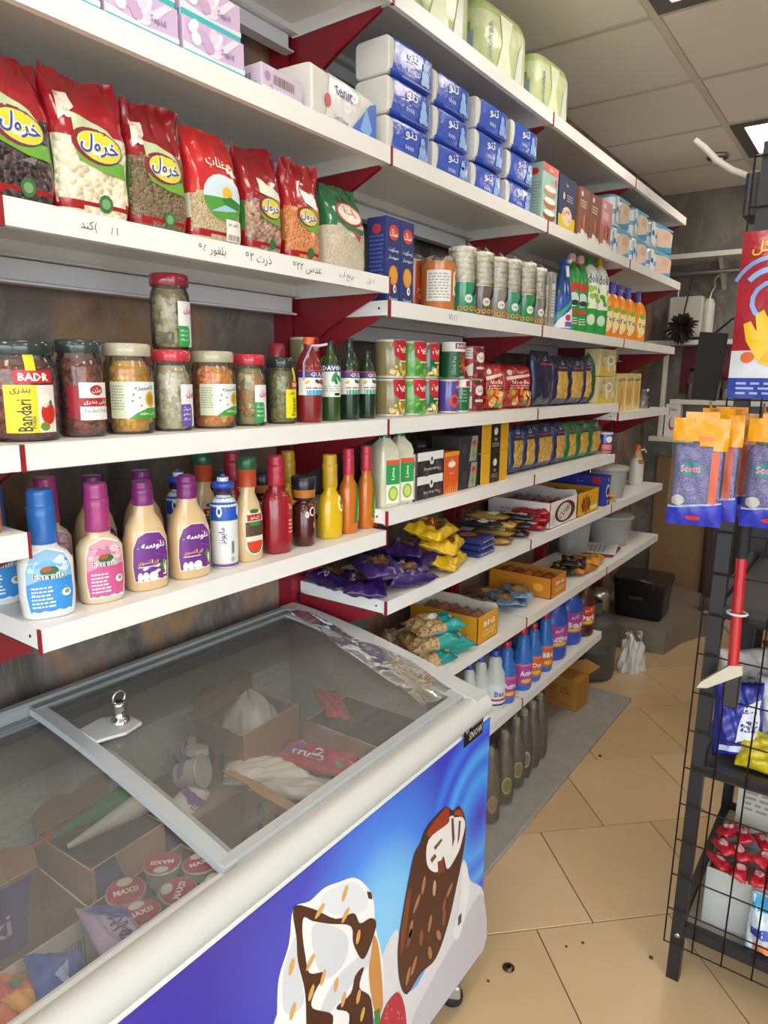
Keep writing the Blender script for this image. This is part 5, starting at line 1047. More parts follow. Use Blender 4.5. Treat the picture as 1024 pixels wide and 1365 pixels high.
def l_yk(p, w, h): p.rect(-w*.18, 0, w*.18, h, '#23211f', 0); p.ell(0, h*.66, w*.07, h*.12, '#e3dccb', 1); p.text('TEA', 0, h*.4, h*.08, '#cfc6b4', 1); p.lines(-w*.13, h*.15, w*.13, h*.3, 3, '#a89c84', 1, 5)
y, w, h = slot(640, 676, 658, 561, S6, .335)
for lv in range(2): carton('tea_box', f'yellow and black tea box, {"upper" if lv else "lower"} of the pair', 'tea box', (.285, y, S6+(h/2)*lv), w-.006, .1, h/2-.001, '#d6a21e', l_yk, group='yellow and black tea boxes', cols={'y-': '#23211f'})
for k, (uL, uR, vt, lab) in enumerate(((678, 697, 568, 'navy pasta pack beside the yellow tea boxes'), (695, 713, 567, 'narrow navy pasta pack, second on the tea level'), (709, 738, 565, 'wide navy pasta pack in the middle of the tea level'), (735, 753, 564, 'navy pasta pack beside the green packs'))):
    y, w, h = slot(uL, uR, (uL+uR)/2, vt, S6, .305); pasta_pack('pasta_pack', lab, y, w*.95, h, S6, '#22305e', True, seed=20+k)
for k, (uL, uR, vt, lab) in enumerate(((752, 768, 563, 'green pasta pack beside the navy ones'), (767, 784, 562, 'green pasta pack in the middle of its three'), (783, 800, 561, 'green pasta pack beside the small tin'))):
    y, w, h = slot(uL, uR, (uL+uR)/2, vt, S6, .305); pasta_pack('pasta_pack', lab, y, w*.95, h, S6, '#1c6a3a', True, seed=30+k, group='green pasta packs')
y, r, h = cyl(801, 812, 576, S6, .29)
can('milk_tin', 'small blue, white and red tin at the board end', (.29, y, S6), .036, h, '#3a5ab8', lambda p, r, h: (p.rect(-r*1.4, h*.08, r*1.4, h*.46, '#c03038', 1), p.rect(-r*1.4, h*.9, r*1.4, h, '#e6e6e6', 1), p.ell(r*.3, h*.66, r*.45, h*.16, '#eeeef0', 2), p.lines(-r*.6, h*.15, r*.8, h*.4, 3, '#f0dcd8', 2, 3)), rz=-.9)

# ------------------------------------------------------------------ sauce bottles above the freezer
S7 = Z['S7A']; XS = .30; XS2 = .175
def sleeve_cap(r, h0, h1, col, rings=3):
    """shrink sleeve over the neck, then a slightly narrower ribbed cap"""
    H = h1-h0; o = [(r, h0, col), (r*1.05, h0+.002, col), (r*1.0, h0+H*.25, col), (r*.98, h0+H*.5, col), (r*1.03, h0+H*.68, col), (r*.95, h0+H*.70, col)]
    for k in range(rings*2+1): o.append((r*(.93+(.015 if k % 2 else 0)), h0+H*(.71+.24*k/(rings*2)), col))
    return o+[(r*.9, h1-.002, col), (r*.84, h1, col)]
def sauce(name, lab, uL, uR, vt, body, neck, cap, lb, bw=1.0, depth=.62, rz=-.35, caph=.3, sleeve=False, back=None, backlab=None, bmat='sauce', x=None, pw=2.6, full=.86, group=None, capfn=None):
    x = x or XS; y, r, h = cyl(uL, uR, vt, S7, x); rw = r*bw*.98; rd = rw*depth; rn = neck
    zc = h*(1-caph)
    k = [(0, .84), (.03, .95), (.3, 1.0), (full*.9, .985), (full*.9+(1-full*.9)*.45, .80), (full*.9+(1-full*.9)*.78, .5)]
    prof = [(rd*q, rw*q, zc*f, body) for f, q in k]+[(rn*1.04, rn*1.06, zc, body), (rn, rn, zc+.004, body), (rn*.9, rn*.9, h*.97, body)]
    cp = capfn(rn, h) if capfn else sleeve_cap(rn*1.16, h*(1-caph), h, cap)
    t = vessel(name, lab, 'sauce bottle', (x, y, S7), prof, cp, lambda p: lb(p, rw, h), bmat, 'plastic', pw, rz=rz, group=group, capname='cap_sleeve' if sleeve else 'cap')
    if back: dup(t, backlab, (back, y-.02 if uL < 200 else y-.012, S7+EPS), rz+.06)
    return t
def l_famila(c1, c2, sw):
    def f(p, w, h):
        pts = [(-w*.62, h*.06), (w*.62, h*.06), (w*.74, h*.2), (w*.72, h*.38), (w*.5, h*.5), (0, h*.54), (-w*.5, h*.5), (-w*.72, h*.38), (-w*.74, h*.2)]
        p.poly([(a*1.07, b*1.0+(b-h*.28)*.05) for a, b in pts], '#efefec', .4); p.poly(pts, c1, 1); p.poly([(-w*.72, h*.38), (-w*.5, h*.5), (0, h*.54), (w*.5, h*.5), (w*.72, h*.38), (w*.7, h*.32), (w*.2, h*.34), (-w*.3, h*.31), (-w*.73, h*.28)], c2, 1.6)
        scatter(p, -w*.55, h*.38, w*.55, h*.48, sw, 12, .006, 2, 5); p.ell(0, h*.385, w*.2, h*.035, '#2f6a3a', 3); p.ell(-w*.06, h*.40, w*.1, h*.02, '#b8502a', 3.4); p.text('Famila', 0, h*.345, h*.055, '#f6f6f2', 4.2, w=w*.85, bold=.06); p.text('Famila', 0, h*.345, h*.052, '#2c5a44', 4.8, w=w*.82, bold=.0)
        p.ell(w*.4, h*.2, w*.17, h*.032, '#efe9e4', 3); p.ell(w*.42, h*.205, w*.09, h*.018, '#8a9a5a', 3.6); p.lines(-w*.52, h*.09, w*.06, h*.27, 6, '#e6eef4', 3, 2)
    return f
sauce('sauce_bottle', 'white dressing bottle with blue cap and blue Famila label', 22, 99, 651, '#e3e6e2', .018, '#2a6fc0', l_famila('#3a8fd8', '#8fbede', ['#cfe2ee', '#6fb0d8']), caph=.42, sleeve=True, back=XS2, backlab='blue capped white dressing bottle in the row behind', rz=-.3, depth=.72)
sauce('sauce_bottle', 'cream dressing bottle with magenta cap and pink Famila label', 101, 165, 643, '#e0cba6', .0172, '#a83a7c', l_famila('#d0588f', '#d99aac', ['#e9c4cc', '#c47a92']), caph=.40, sleeve=True, back=XS2, backlab='magenta capped cream dressing bottle in the row behind', rz=-.2, depth=.72)
def l_dal(p, w, h):
    pts = [(-w*.66, h*.1), (w*.66, h*.1), (w*.72, h*.3), (w*.62, h*.44), (w*.3, h*.53), (-w*.1, h*.54), (-w*.45, h*.5), (-w*.68, h*.4), (-w*.74, h*.24)]
    p.poly([(a*1.08, b+(b-h*.3)*.04) for a, b in pts], '#e9d9b8', .4); p.poly(pts, '#6d2f86', 1); p.text('دلوسه', w*.08, h*.42, h*.075, '#f4f0f4', 2.4, w=w*.8, bold=.03); p.text('فرانسوی', -w*.15, h*.27, h*.05, '#e0b03a', 2.4, w=w*.65); p.rect(-w*.5, h*.225, w*.1, h*.235, '#d9c8e0', 2)
    p.ell(w*.42, h*.22, w*.1, h*.06, '#5a9a3a', 2.2); p.ell(w*.48, h*.19, w*.08, h*.05, '#d8e0c8', 2.6); p.ell(w*.34, h*.2, w*.05, h*.06, '#3f7a34', 2.8, rot=.4)
    for a in (-.42, -.2, .02): p.ell(w*a, h*.135, w*.11, h*.045, '#efeee8', 2.4)
sauce('sauce_bottle', 'tan dressing bottle with purple label, nearer of the pair', 163, 224, 640, '#d9b98c', .0158, '#7d2a72', l_dal, caph=.22, sleeve=True, back=XS2, backlab='purple capped tan bottle in the row behind, nearer', rz=-.2, depth=.7, full=.66)
sauce('sauce_bottle', 'tan dressing bottle with purple label, beside the blue capped one', 222, 281, 633, '#d9b98c', .0158, '#7d2a72', l_dal, caph=.22, sleeve=True, back=XS2, backlab='purple capped tan bottle in the row behind, farther', rz=-.15, depth=.7, full=.66)
def nozzle(rn, h): return [(rn*1.5, h*.79, '#3a2a4a'), (rn*1.55, h*.86, '#4a3458'), (rn*1.75, h*.865, '#2a55c0'), (rn*1.75, h*.92, '#2a5ac8'), (rn*.7, h*.93, '#2a5ac8'), (rn*.42, h*.985, '#2f62d0'), (rn*.3, h, '#2f62d0')]
def l_blue(p, w, h): p.rect(-w*1.5, h*.52, w*1.5, h*.76, '#2456b8', .6); p.rect(-w*1.5, h*.02, w*1.5, h*.05, '#7a4a7a', .8); p.rect(w*.1, h*.16, w*.3, h*.3, '#9a948c', 2); p.rect(w*.16, h*.18, w*.24, h*.28, '#5a544c', 2.4); p.ell(w*.2, h*.1, w*.14, h*.03, '#8fb49c', 2); p.text('مایونز', -w*.5, h*.36, h*.08, '#3a4a86', 2, rot=1.57); p.ell(-w*.7, h*.62, w*.2, h*.06, '#d9e2f0', 2); p.ell(-w*.7, h*.62, w*.1, h*.03, '#2a3a6a', 2.4); p.ell(w*.8, h*.62, w*.2, h*.06, '#d9e2f0', 2)
sauce('sauce_bottle', 'white squeeze bottle with blue shoulder and pointed blue cap', 280, 318, 632, '#dfe2e0', .0125, '#2a5ac8', l_blue, depth=.95, pw=2, full=.95, caph=.2, rz=-.3, capfn=nozzle, back=XS2, backlab='blue nozzle squeeze bottle in the row behind')
def l_water(p, w, h):
    p.poly([(-w*.55, h*.12), (0, h*.06), (w*.55, h*.12), (w*.6, h*.4), (w*.4, h*.5), (-w*.4, h*.5), (-w*.6, h*.4)], '#e3ddd0', .6); p.poly([(-w*.58, h*.25), (w*.58, h*.25), (w*.58, h*.39), (-w*.58, h*.39)], '#5a4238', 1.4); p.rect(-w*.45, h*.4, w*.45, h*.46, '#b8302c', 1.6); p.ell(0, h*.37, w*.3, h*.02, '#3f8a3a', 2); p.text('ژینو', 0, h*.43, h*.04, '#f2ece2', 2.4); p.ell(0, h*.2, w*.5, h*.12, '#2f7a3a', 1.6, a=(180, 360)); p.ell(0, h*.2, w*.44, h*.105, '#d8402a', 2.2, a=(180, 360)); p.ell(0, h*.49, w*.24, h*.02, '#3f6a3a', 2)
def gcap(rn, h): return [(rn*1.3, h*.72, '#b8482a'), (rn*1.34, h*.88, '#c4562e'), (rn*1.42, h*.885, '#1f5a38'), (rn*1.45, h*.99, '#226040'), (rn*1.3, h, '#226040')]
sauce('sauce_bottle', 'cream sauce bottle with a dark green cap and watermelon red label', 311, 351, 609, '#d9bd8e', .0145, '#1f5a38', l_water, depth=.75, rz=-.1, capfn=gcap, full=.66, caph=.28, back=XS2, backlab='green capped cream sauce bottle in the row behind')
def spot(rn, h): return sleeve_cap(rn*1.2, h*.70, h, '#b4243c')
def l_ket(p, w, h): p.rect(w*.25, h*.14, w*1.1, h*.58, '#b41f2c', .8); p.text('Tomato', w*.72, h*.48, h*.06, '#f3e6e0', 2, w=w*.6); p.lines(w*.4, h*.2, w*1.0, h*.36, 4, '#e6c8c0', 2, 3); p.ell(w*.5, h*.42, w*.1, h*.02, '#4a8a3a', 2)
sauce('sauce_bottle', 'dark red ketchup bottle with a spotted crimson cap', 349, 389, 607, '#8f1420', .0155, '#b4243c', l_ket, depth=.8, rz=-.35, capfn=spot, full=.86, caph=.3, back=XS2, backlab='crimson capped ketchup bottle in the row behind')
def l_dark(p, w, h): p.ell(w*.3, h*.5, w*.3, h*.07, '#e0cfc4', 1.4); p.ell(w*.3, h*.5, w*.18, h*.045, '#3a1414', 2); p.ell(-w*.2, h*.46, w*.18, h*.05, '#d9c4b8', 1.4); p.ell(w*.5, h*.3, w*.12, h*.05, '#a88a80', 1.4)
def dcap(rn, h): return [(rn*1.1, h*.66, '#2a1a1a'), (rn*1.2, h*.7, '#b8702a'), (rn*1.24, h*.8, '#c8842e'), (rn*1.26, h*.81, '#1c1c22'), (rn*1.3, h*.98, '#22222a'), (rn*1.15, h, '#22222a')]
sauce('sauce_bottle', 'short dark brown sauce jar with a black lid', 389, 421, 634, '#4a1612', .022, '#22222a', l_dark, depth=.95, pw=2, rz=-.3, capfn=dcap, full=.95, caph=.34, back=XS2, backlab='short dark brown sauce jar in the row behind')
def l_must(p, w, h): p.ell(w*.5, h*.42, w*.34, h*.1, '#efe9c8', 1); p.ell(w*.5, h*.42, w*.24, h*.07, '#e8cf3a', 1.6); p.ell(w*.5, h*.43, w*.12, h*.03, '#2c3a2a', 2.2); p.poly([(w*.4, h*.36), (w*.6, h*.36), (w*.55, h*.39), (w*.45, h*.39)], '#3f6a3a', 2.2)
def mcap(rn, h): return sleeve_cap(rn*1.15, h*.62, h, '#c9a21c', 5)
sauce('sauce_bottle', 'bright yellow mustard bottle with a tall gold cap sleeve', 423, 457, 606, '#dcb414', .0155, '#c9a21c', l_must, depth=.78, rz=-.3, capfn=mcap, full=.72, caph=.38, back=XS2, backlab='gold capped mustard bottle in the row behind')
def l_hot(p, w, h): p.poly([(w*.05, h*.14), (w*1.0, h*.1), (w*1.1, h*.58), (w*.25, h*.6)], '#2f8a3a', .8); p.poly([(w*.4, h*.16), (w*1.0, h*.12), (w*1.05, h*.5), (w*.7, h*.56)], '#e6e2d4', 1.4); p.ell(w*.78, h*.46, w*.22, h*.08, '#c8302c', 2); p.ell(w*.75, h*.24, w*.2, h*.07, '#e0902a', 2)
for uL, uR, vt, lab in ((451, 478, 598, 'orange hot sauce bottle with a spotted red cap, nearer the mustard'), (476, 500, 594, 'orange hot sauce bottle with a spotted red cap, last on the board')):
    sauce('sauce_bottle', lab, uL, uR, vt, '#c9701c', .0125, '#b4243c', l_hot, depth=.85, rz=-.25, capfn=lambda rn, h: sleeve_cap(rn*1.15, h*.70, h, '#c02c44'), full=.78, caph=.3, group='orange hot sauce bottles')
# pair of dark sleeves further back and the orange bottle at the picture's edge
t = thing('vinegar_bottle', 'dark wine coloured bottle at the back behind the green cap', 'bottle', (.11, Yu(273, .11, S7), S7+EPS)); MB().lathe([(.03, 0, '#3a1014'), (.032, .01, '#3a1014'), (.032, .13, '#3a1014'), (.016, .17, '#3a1014')], 20).build('body', 'sauce', t); MB().lathe([(.02, .165, '#7a1a30'), (.021, .215, '#8a2038'), (.018, .22, '#8a2038')], 18).build('cap', 'plastic', t)
t = thing('juice_bottle', 'orange bottle with a yellow label at the left edge of the photo', 'bottle', (.315, .435, Z['SZ']+EPS), -.7)
MB().lathe([(.034, 0, '#b8641c'), (.037, .008, '#c06c1e'), (.037, .06, '#c06c1e'), (.032, .09, '#b8641c'), (.016, .125, '#a85a1a')], 24).build('body', 'sauce', t); MB().lathe([(.018, .123, '#d9a020'), (.018, .15, '#d9a020')], 16).build('cap', 'plastic', t)
p = PR(round_([(.037, 0, 0), (.037, .1, 0)]), .008); p.rect(-.03, .015, .04, .065, '#e8d21e', 1); p.build('label', 'print', t)

# ------------------------------------------------------------------ biscuits level
S7B = Z['S7B']
def on(u, v, z): return at(u, v, z=z)
def l_purple_bag(p, w, h): p.ell(0, 0, w*.24, h*.26, '#6a4630', 1); p.ell(w*.03, h*.03, w*.18, h*.18, '#8a5f40', 1.6); p.ell(-w*.05, -h*.02, w*.08, h*.08, '#4a2c1c', 2.2); p.text('Dark', w*.0, h*.34, h*.14, '#c9b6dc', 2)
PB = None
for k, (u, v, dz, yaw, tl, lab) in enumerate(((445, 770, .02, 1.3, .1, 'purple biscuit bag at the board corner, farthest back'), (488, 780, .03, .5, .25, 'purple biscuit bag with a round biscuit picture at the front corner'), (550, 768, .03, -.5, .2, 'long purple biscuit bag at the front edge'), (506, 757, .078, .9, .1, 'purple biscuit bag lying on top of the front ones'), (545, 731, .07, .2, .3, 'purple biscuit bag propped at the back near the yellow bags'), (514, 738, .045, 1.1, .0, 'purple biscuit bag lying deep at the back'), (566, 740, .045, -.2, .25, 'small purple biscuit bag beside the yellow bags'))):
    q = on(u, v, S7B+dz); pillow('biscuit_bag', lab, 'biscuit bag', (max(.11, min(.31, q.x)), q.y, S7B+dz), lie(yaw, .06*(k % 3), tl*.5), .165, .115, .045, '#321a5c', l_purple_bag, ('film',), 'purple biscuit bags', seed=50+k)
def l_joy(p, w, h): p.ell(0, 0, w*.26, h*.24, '#8a3a22', 1); p.text('JOY', 0, h*.03, h*.26, '#f2cf3a', 2, w=w*.34, bold=.03); p.ell(w*.26, -h*.1, w*.09, h*.16, '#2f7a3a', 1.6); p.ell(-w*.08, -h*.24, w*.16, h*.1, '#5a2a1c', 1.6)
for k, (u, v, dz, yaw, lab) in enumerate(((606, 746, .03, .3, 'yellow biscuit bag at the bottom of its pile'), (594, 724, .08, .35, 'yellow biscuit bag in the middle of its pile'), (576, 705, .128, .2, 'yellow biscuit bag on top of its pile'))):
    q = on(u, v, S7B+dz); pillow('biscuit_bag', lab, 'biscuit bag', (min(.3, q.x), q.y, S7B+dz), lie(yaw, .22, 0), .19, .12, .045, '#d8b01c', l_joy, ('film',), 'yellow biscuit bags', seed=60+k)
def l_bar(c1, txt='Wafer'):
    return lambda p, w, h: (p.ell(-w*.1, 0, w*.2, h*.3, c1, 1), p.text(txt, w*.18, 0, h*.34, '#efe6d6', 2, w=w*.35))
for k in range(3):
    q = on(640, 728, S7B+.03); carton('wafer_pack', f'flat navy wafer pack, {("bottom", "middle", "top")[k]} of three', 'wafer pack', (.265, q.y+.01, S7B+.0205*k), .115, .15, .019, '#2a3572', lambda p, w, h: p.lines(-w*.4, h*.2, w*.4, h*.8, 1, '#8a93c4', 0, 2), pt=lambda p, w, d: (p.ell(0, 0, w*.3, d*.2, '#b8702e', 1), p.rect(-w*.4, d*.3, w*.4, d*.4, '#d9d0c0', 1)), mat='film', bev=.005, group='flat navy wafer packs', rz=.05*k)
BARS = ((627, 697, .075, .2, '#22242a', '#e6e2da', 'black and white wafer bar on the navy packs'), (650, 698, .07, .1, '#1f3a34', '#d9d6cc', 'dark green wafer bar on the navy packs'),
        (672, 722, .014, .25, '#b08a4a', '#6a3a22', 'gold brown wafer bar, bottom of its pile'), (673, 711, .04, .2, '#9a7434', '#e3d6c0', 'gold brown wafer bar, second of its pile'), (672, 700, .066, .25, '#b8924c', '#5a3420', 'gold brown wafer bar, third of its pile'), (676, 691, .092, .15, '#a37c3a', '#e6dcc8', 'gold brown wafer bar on top of its pile'),
        (697, 713, .014, .3, '#2a1c1c', '#c98a3a', 'dark wafer bar, bottom of its pile'), (697, 701, .04, .25, '#31201e', '#d9b070', 'dark wafer bar, second of its pile'), (694, 690, .066, .3, '#2c2426', '#c9c4b8', 'dark wafer bar on top of its pile'),
        (718, 703, .014, .2, '#a01c24', '#efe0d6', 'red wafer bar, bottom of its pile'), (716, 692, .04, .25, '#b0222a', '#f0d8cc', 'red wafer bar, middle of its pile'), (712, 682, .066, .2, '#a81e28', '#e9d0c4', 'red wafer bar on top of its pile'))
for k, (u, v, dz, yaw, c, c1, lab) in enumerate(BARS):
    q = on(u, v, S7B+dz); pillow('wafer_bar', lab, 'wafer bar', (.27 if dz < .07 else .24, q.y, S7B+dz), lie(math.pi/2+yaw, 0, 0), .15, .06, .024, c, l_bar(c1), ('film',), 'wafer bars in piles', seed=80+k, n=(12, 8))
def tray_box(name, lab, y, w, d, h, z, col, pf, ps, inner, fill, xf=.345, rz=0, flap=None, fname='wafer_bar', fcat='wafer bar', flab='wafer bar', nfill=5, group=None):
    t = thing(name, lab, 'display box', (xf-d/2, y, z+EPS), rz, group); th = .0025
    b = MB(); b.box(-d/2, d/2, -w/2, w/2, 0, th, inner)
    b.box(d/2-th, d/2, -w/2, w/2, 0, h, inner, cols={'x+': col}); b.box(-d/2, -d/2+th, -w/2, w/2, 0, h*1.25, inner, cols={'x-': col})
    b.box(-d/2, d/2, -w/2, -w/2+th, 0, h, inner, cols={'y-': col}); b.box(-d/2, d/2, w/2-th, w/2, 0, h, inner, cols={'y+': col}); b.build('tray', 'paper', t)
    if pf: p = PR(front(d)); pf(p, w, h); p.build('front_print', 'print', t)
    if ps: p = PR(side(w)); ps(p, d, h); p.build('side_print', 'print', t)
    if flap: MB().prism([(-d/2, h), (d/2, h), (d/2-.01, h+flap), (d*.2, h+flap*.6), (-d*.1, h+flap*1.1), (-d/2+.012, h+flap*.8)], w/2-th, w/2, 1, inner).build('torn_flap', 'paper', t)
    for k in range(nfill):
        x = xf-d/2-d*.40+d*.80*(k+.5)/nfill
        pillow(fname, f'{flab}, {("nearest the front", "second from the front", "middle", "fourth from the front", "at the back", "deepest")[nfill-1-k if nfill-1-k < 6 else 5]}', fcat, (x, y, z+h*.66), (0, -.9, 0), w*.86, h*.62, .02, fill[k % len(fill)], None, ('film',), flab+'s', seed=k, n=(10, 6))
    return t
y, w, h = slot(732, 768, 750, 666, S7B, .345)
tray_box('display_box', 'open white box with a brown oval, biscuits level', y, w-.004, .27, h, S7B, '#e3ddd6', lambda p, w, h: (p.ell(w*.05, h*.5, w*.38, h*.42, '#5a2c20', 1), p.ell(w*.02, h*.5, w*.26, h*.34, '#d9cfc6', 1.6), p.text('COW', w*.02, h*.5, h*.26, '#3a2430', 2.4, w=w*.42, rot=.3), p.lines(-w*.45, h*.1, -w*.3, h*.5, 4, '#b8aca4', 1, 2)), lambda p, d, h: (p.ell(d*.4, h*.45, d*.1, h*.35, '#a8262c', 1), p.lines(-d*.3, h*.4, d*.1, h*.7, 2, '#b9aea8', 1, 4)), '#cfc9c4', ['#6a2a2c', '#8a3a34'], flap=.02, flab='dark red wafer in the white box')
y, w, h = slot(769, 797, 783, 655, S7B, .345)
tray_box('display_box', 'open yellow box with a brown flower, biscuits level', y, w-.004, .25, h, S7B, '#e0a41c', lambda p, w, h: ([p.ell(-w*.12+w*.16*math.cos(a), h*.45+h*.24*math.sin(a), w*.07, h*.12, '#8a4a14', 1, 10, rot=a) for a in [k*.785 for k in range(8)]], p.ell(-w*.12, h*.45, w*.1, h*.14, '#a85a1a', 1.8), p.rect(w*.12, h*.12, w*.42, h*.3, '#efe0a8', 1)), None, '#c9912a', ['#8a6a2a', '#6a5a30'], flab='olive wafer in the yellow box')
def l_blueside(p, d, h): p.text('BICOPA', d*.02, h*.5, h*.24, '#b9bfd6', 1, w=d*.62); p.text('Sport', d*.1, h*.78, h*.1, '#7f8ac4', 1); p.rect(d*.3, h*.74, d*.42, h*.95, '#b8283a', 1); p.ell(d*.3, h*.2, d*.1, h*.2, '#141c44', 1)
y, w, h = slot(817, 829, 822, 634, S7B, .345)
carton('biscuit_box', 'large royal blue biscuit box at the shelf joint', 'biscuit box', (.345-.15, 3.165, S7B), .075, .30, .14, '#2a3596', lambda p, w, h: (p.ell(w*.05, h*.5, w*.36, h*.22, '#d9dde8', 1), p.ell(w*.08, h*.48, w*.24, h*.15, '#1c1c2a', 1.6), p.text('go', w*.1, h*.12, h*.14, '#e3e6f0', 1), p.text('B', w*.1, h*.86, h*.12, '#e3e6f0', 1)), l_blueside)
for k in range(2): pillow('wafer_bar', f'yellow wafer bar by the blue box, {"upper" if k else "lower"}', 'wafer bar', (.30, Yu(804, .3, S7B)-.0, S7B+.016+.024*k), lie(.9, 0, 0), .14, .06, .022, '#d89a1c', l_bar('#8a3a1c'), seed=120+k, n=(12, 8), group='yellow wafer bars')
def tub(name, lab, loc, r, h, lidc='#d6d8d6', fill=None):
    t = thing(name, lab, 'tub', (loc[0], loc[1], loc[2]+EPS))
    MB().lathe([(r*.8, 0, '#ffffff'), (r*.82, .003, '#ffffff'), (r*.98, h*.86, '#ffffff')], 32, cap=(True, False)).build('cup', 'cloudy', t)
    MB().lathe([(r*1.0, h*.84, lidc), (r*1.08, h*.86, lidc), (r*1.08, h*.95, lidc), (r*1.0, h*.97, lidc), (r*.6, h*.985, lidc), (r*.55, h, lidc)], 32).build('lid', 'cloudy', t)
    if fill: MB().lathe([(r*.76, .006, fill), (r*.86, h*.45, fill)], 24).build('contents', 'food', t)
tub('plastic_tub', 'clear plastic tub with a wide lid on the end board', (.265, 3.42, S7B), .088, .16)
t = vessel('cleaner_bottle', 'cloudy bottle with an orange cap at the board end', 'bottle', (.25, 3.93, S7B), [(.036, 0, '#c9c9c2'), (.04, .01, '#cfcfc8'), (.04, .12, '#cfcfc8'), (.03, .15, '#c4a074'), (.016, .19, '#c9c9c2')], [(.018, .19, '#d8651c'), (.018, .215, '#d8651c'), (.01, .225, '#d8651c')], lambda p: p.rect(-.04, .12, .04, .145, '#b8702a', 1), bmat='plastic')
MB().tube([(.01, .0, .19), (.03, .02, .2), (.035, .045, .18)], .005, 8, '#d6d6d0').build('spout', 'plastic', t)
# black sandwich maker standing on end behind the tub
t = thing('sandwich_maker', 'black sandwich maker with a chrome handle behind the tub', 'appliance', (.11, 3.44, S7B+EPS))
MB().lathe([(.05, .10, 0, '#17171a'), (.055, .11, .02, '#1c1c20'), (.055, .11, .2, '#1c1c20'), (.045, .1, .235, '#17171a')], 32, pw=5).build('housing', 'gloss', t)
MB().tube([(.058, -.07, .04), (.075, -.07, .06), (.075, -.07, .19), (.07, -.05, .21), (.07, .06, .21), (.075, .08, .19), (.075, .08, .05), (.058, .08, .03)], .006, 8, '#c9c9c4').build('handle', 'chrome', t)
t = thing('coffee_jar', 'dark jar with pale lettering on the end board', 'jar', (.10, 3.66, S7B+EPS)); MB().lathe([(.055, 0, '#201a17'), (.06, .01, '#201a17'), (.06, .22, '#241e1a'), (.045, .25, '#201a17')], 24).build('body', 'sauce', t); MB().lathe([(.05, .245, '#17120f'), (.05, .28, '#17120f')], 24).build('lid', 'plastic', t)
p = PR(round_([(.06, 0, 0), (.06, .25, 0)]), .01); p.text('101', -.01, .14, .05, '#a9a298', 1); p.build('label', 'print', t)

# ------------------------------------------------------------------ wafers level
S8 = Z['S8']
def snackcol(teal): 
    def f(u, v, s): return ('#1f9a94', 0) if u > teal else (('#ffffff', 1) if s > 0 else ('#b9ad98', 0))
    return f
def l_snack(p, w, h): p.text('Top', w*.33, 0, h*.2, '#e6f0ec', 1, rot=1.57); p.ell(-w*.05, h*.1, w*.16, h*.16, '#e9e2d0', 1)
for k, (u, v, dz, yaw, teal, lab) in enumerate(((528, 856, .025, .35, .96, 'clear bag of brown snack sticks at the board corner'), (578, 832, .105, -.5, .58, 'teal ended seed bag on top of the pile'), (573, 852, .068, -.6, .55, 'teal ended seed bag in the middle of the pile'), (611, 862, .028, -.45, .4, 'mostly teal seed bag at the front edge'), (566, 876, .018, -.3, .6, 'teal ended seed bag flat at the front edge'))):
    q = on(u, v, S8+dz); pillow('seed_bag', lab, 'seed bag', (max(.12, min(.28, q.x)), q.y, S8+dz), lie(yaw, .05*k, .1), .19, .115, .045, snackcol(teal), l_snack, ('film', 'seeds'), 'teal seed bags', seed=130+k)
def l_ybox(p, w, h): p.text('BIG', w*.05, h*.66, h*.2, '#f6efda', 1, w=w*.55, bold=.03); p.lines(-w*.25, h*.2, w*.35, h*.45, 2, '#f0dca0', 1, 3)
def l_ybs(p, d, h): p.ell(d*.2, h*.3, d*.09, h*.2, '#e9d6a8', 1); p.ell(d*.2, h*.3, d*.05, h*.12, '#b8722a', 1.6); p.poly([(-d*.1, h*.1), (0, h*.6), (d*.06, h*.7), (d*.04, h*.4), (d*.1, h*.1)], '#f0e2b0', 1); p.ell(d*.36, h*.16, d*.05, h*.1, '#efe0b4', 1)
y, w, h = slot(636, 663, 650, 812, S8, .345)
tray_box('display_box', 'open yellow box of brown wafers behind the seed bags', y, w, .27, h*.85, S8, '#dd9a14', l_ybox, l_ybs, '#cfc6b4', ['#8a4a24', '#a85c2c', '#7a3c1c'], flab='brown wafer in the near yellow box', flap=.015)
for k, (u, v, dz, yaw, c, c1, lab) in enumerate(((632, 803, .012, .2, '#8f979c', '#b8703a', 'silver wafer pack lying nearest the yellow box'), (655, 806, .02, -.2, '#a4abb0', '#a8622c', 'silver wafer pack at the front edge, crumpled'), (668, 797, .035, .4, '#7fa8cc', '#c48a4a', 'pale blue wafer pack with a biscuit picture, uppermost'), (686, 797, .014, 0, '#6d93bd', '#b47a3c', 'pale blue wafer pack at the front edge'), (648, 790, .03, .8, '#9a7a50', '#d9c8a0', 'brown and silver wafer pack at the back'), (690, 788, .04, .3, '#88aed0', '#c9945a', 'pale blue wafer pack by the orange box'))):
    q = on(u, v, S8+dz); pillow('wafer_pack', lab, 'wafer pack', (max(.14, min(.29, q.x)), q.y, S8+dz), lie(yaw+.4, .04, .04), .17, .10, .026, c, lambda p, w, h, c1=c1: (p.ell(-w*.1, 0, w*.22, h*.32, c1, 1), p.ell(-w*.06, h*.02, w*.15, h*.2, '#d8aa72', 1.6), p.text('Petit', w*.24, h*.1, h*.2, '#2a4a8a', 2)), ('foil',), 'wafer packs lying loose', seed=150+k)
y, w, h = slot(734, 754, 744, 768, S8, .345)
tray_box('display_box', 'open orange box of wafers on the wafers level', y, w, .28, h, S8, '#d3841a', l_ybox, lambda p, d, h: (p.text('Crunchy', -d*.2, h*.4, h*.24, '#b86a18', 1), p.ell(d*.3, h*.5, d*.08, h*.2, '#e6b04a', 1)), '#c4842e', ['#a85a22', '#8a3f1a', '#c4702c'], flab='orange brown wafer in the far orange box')
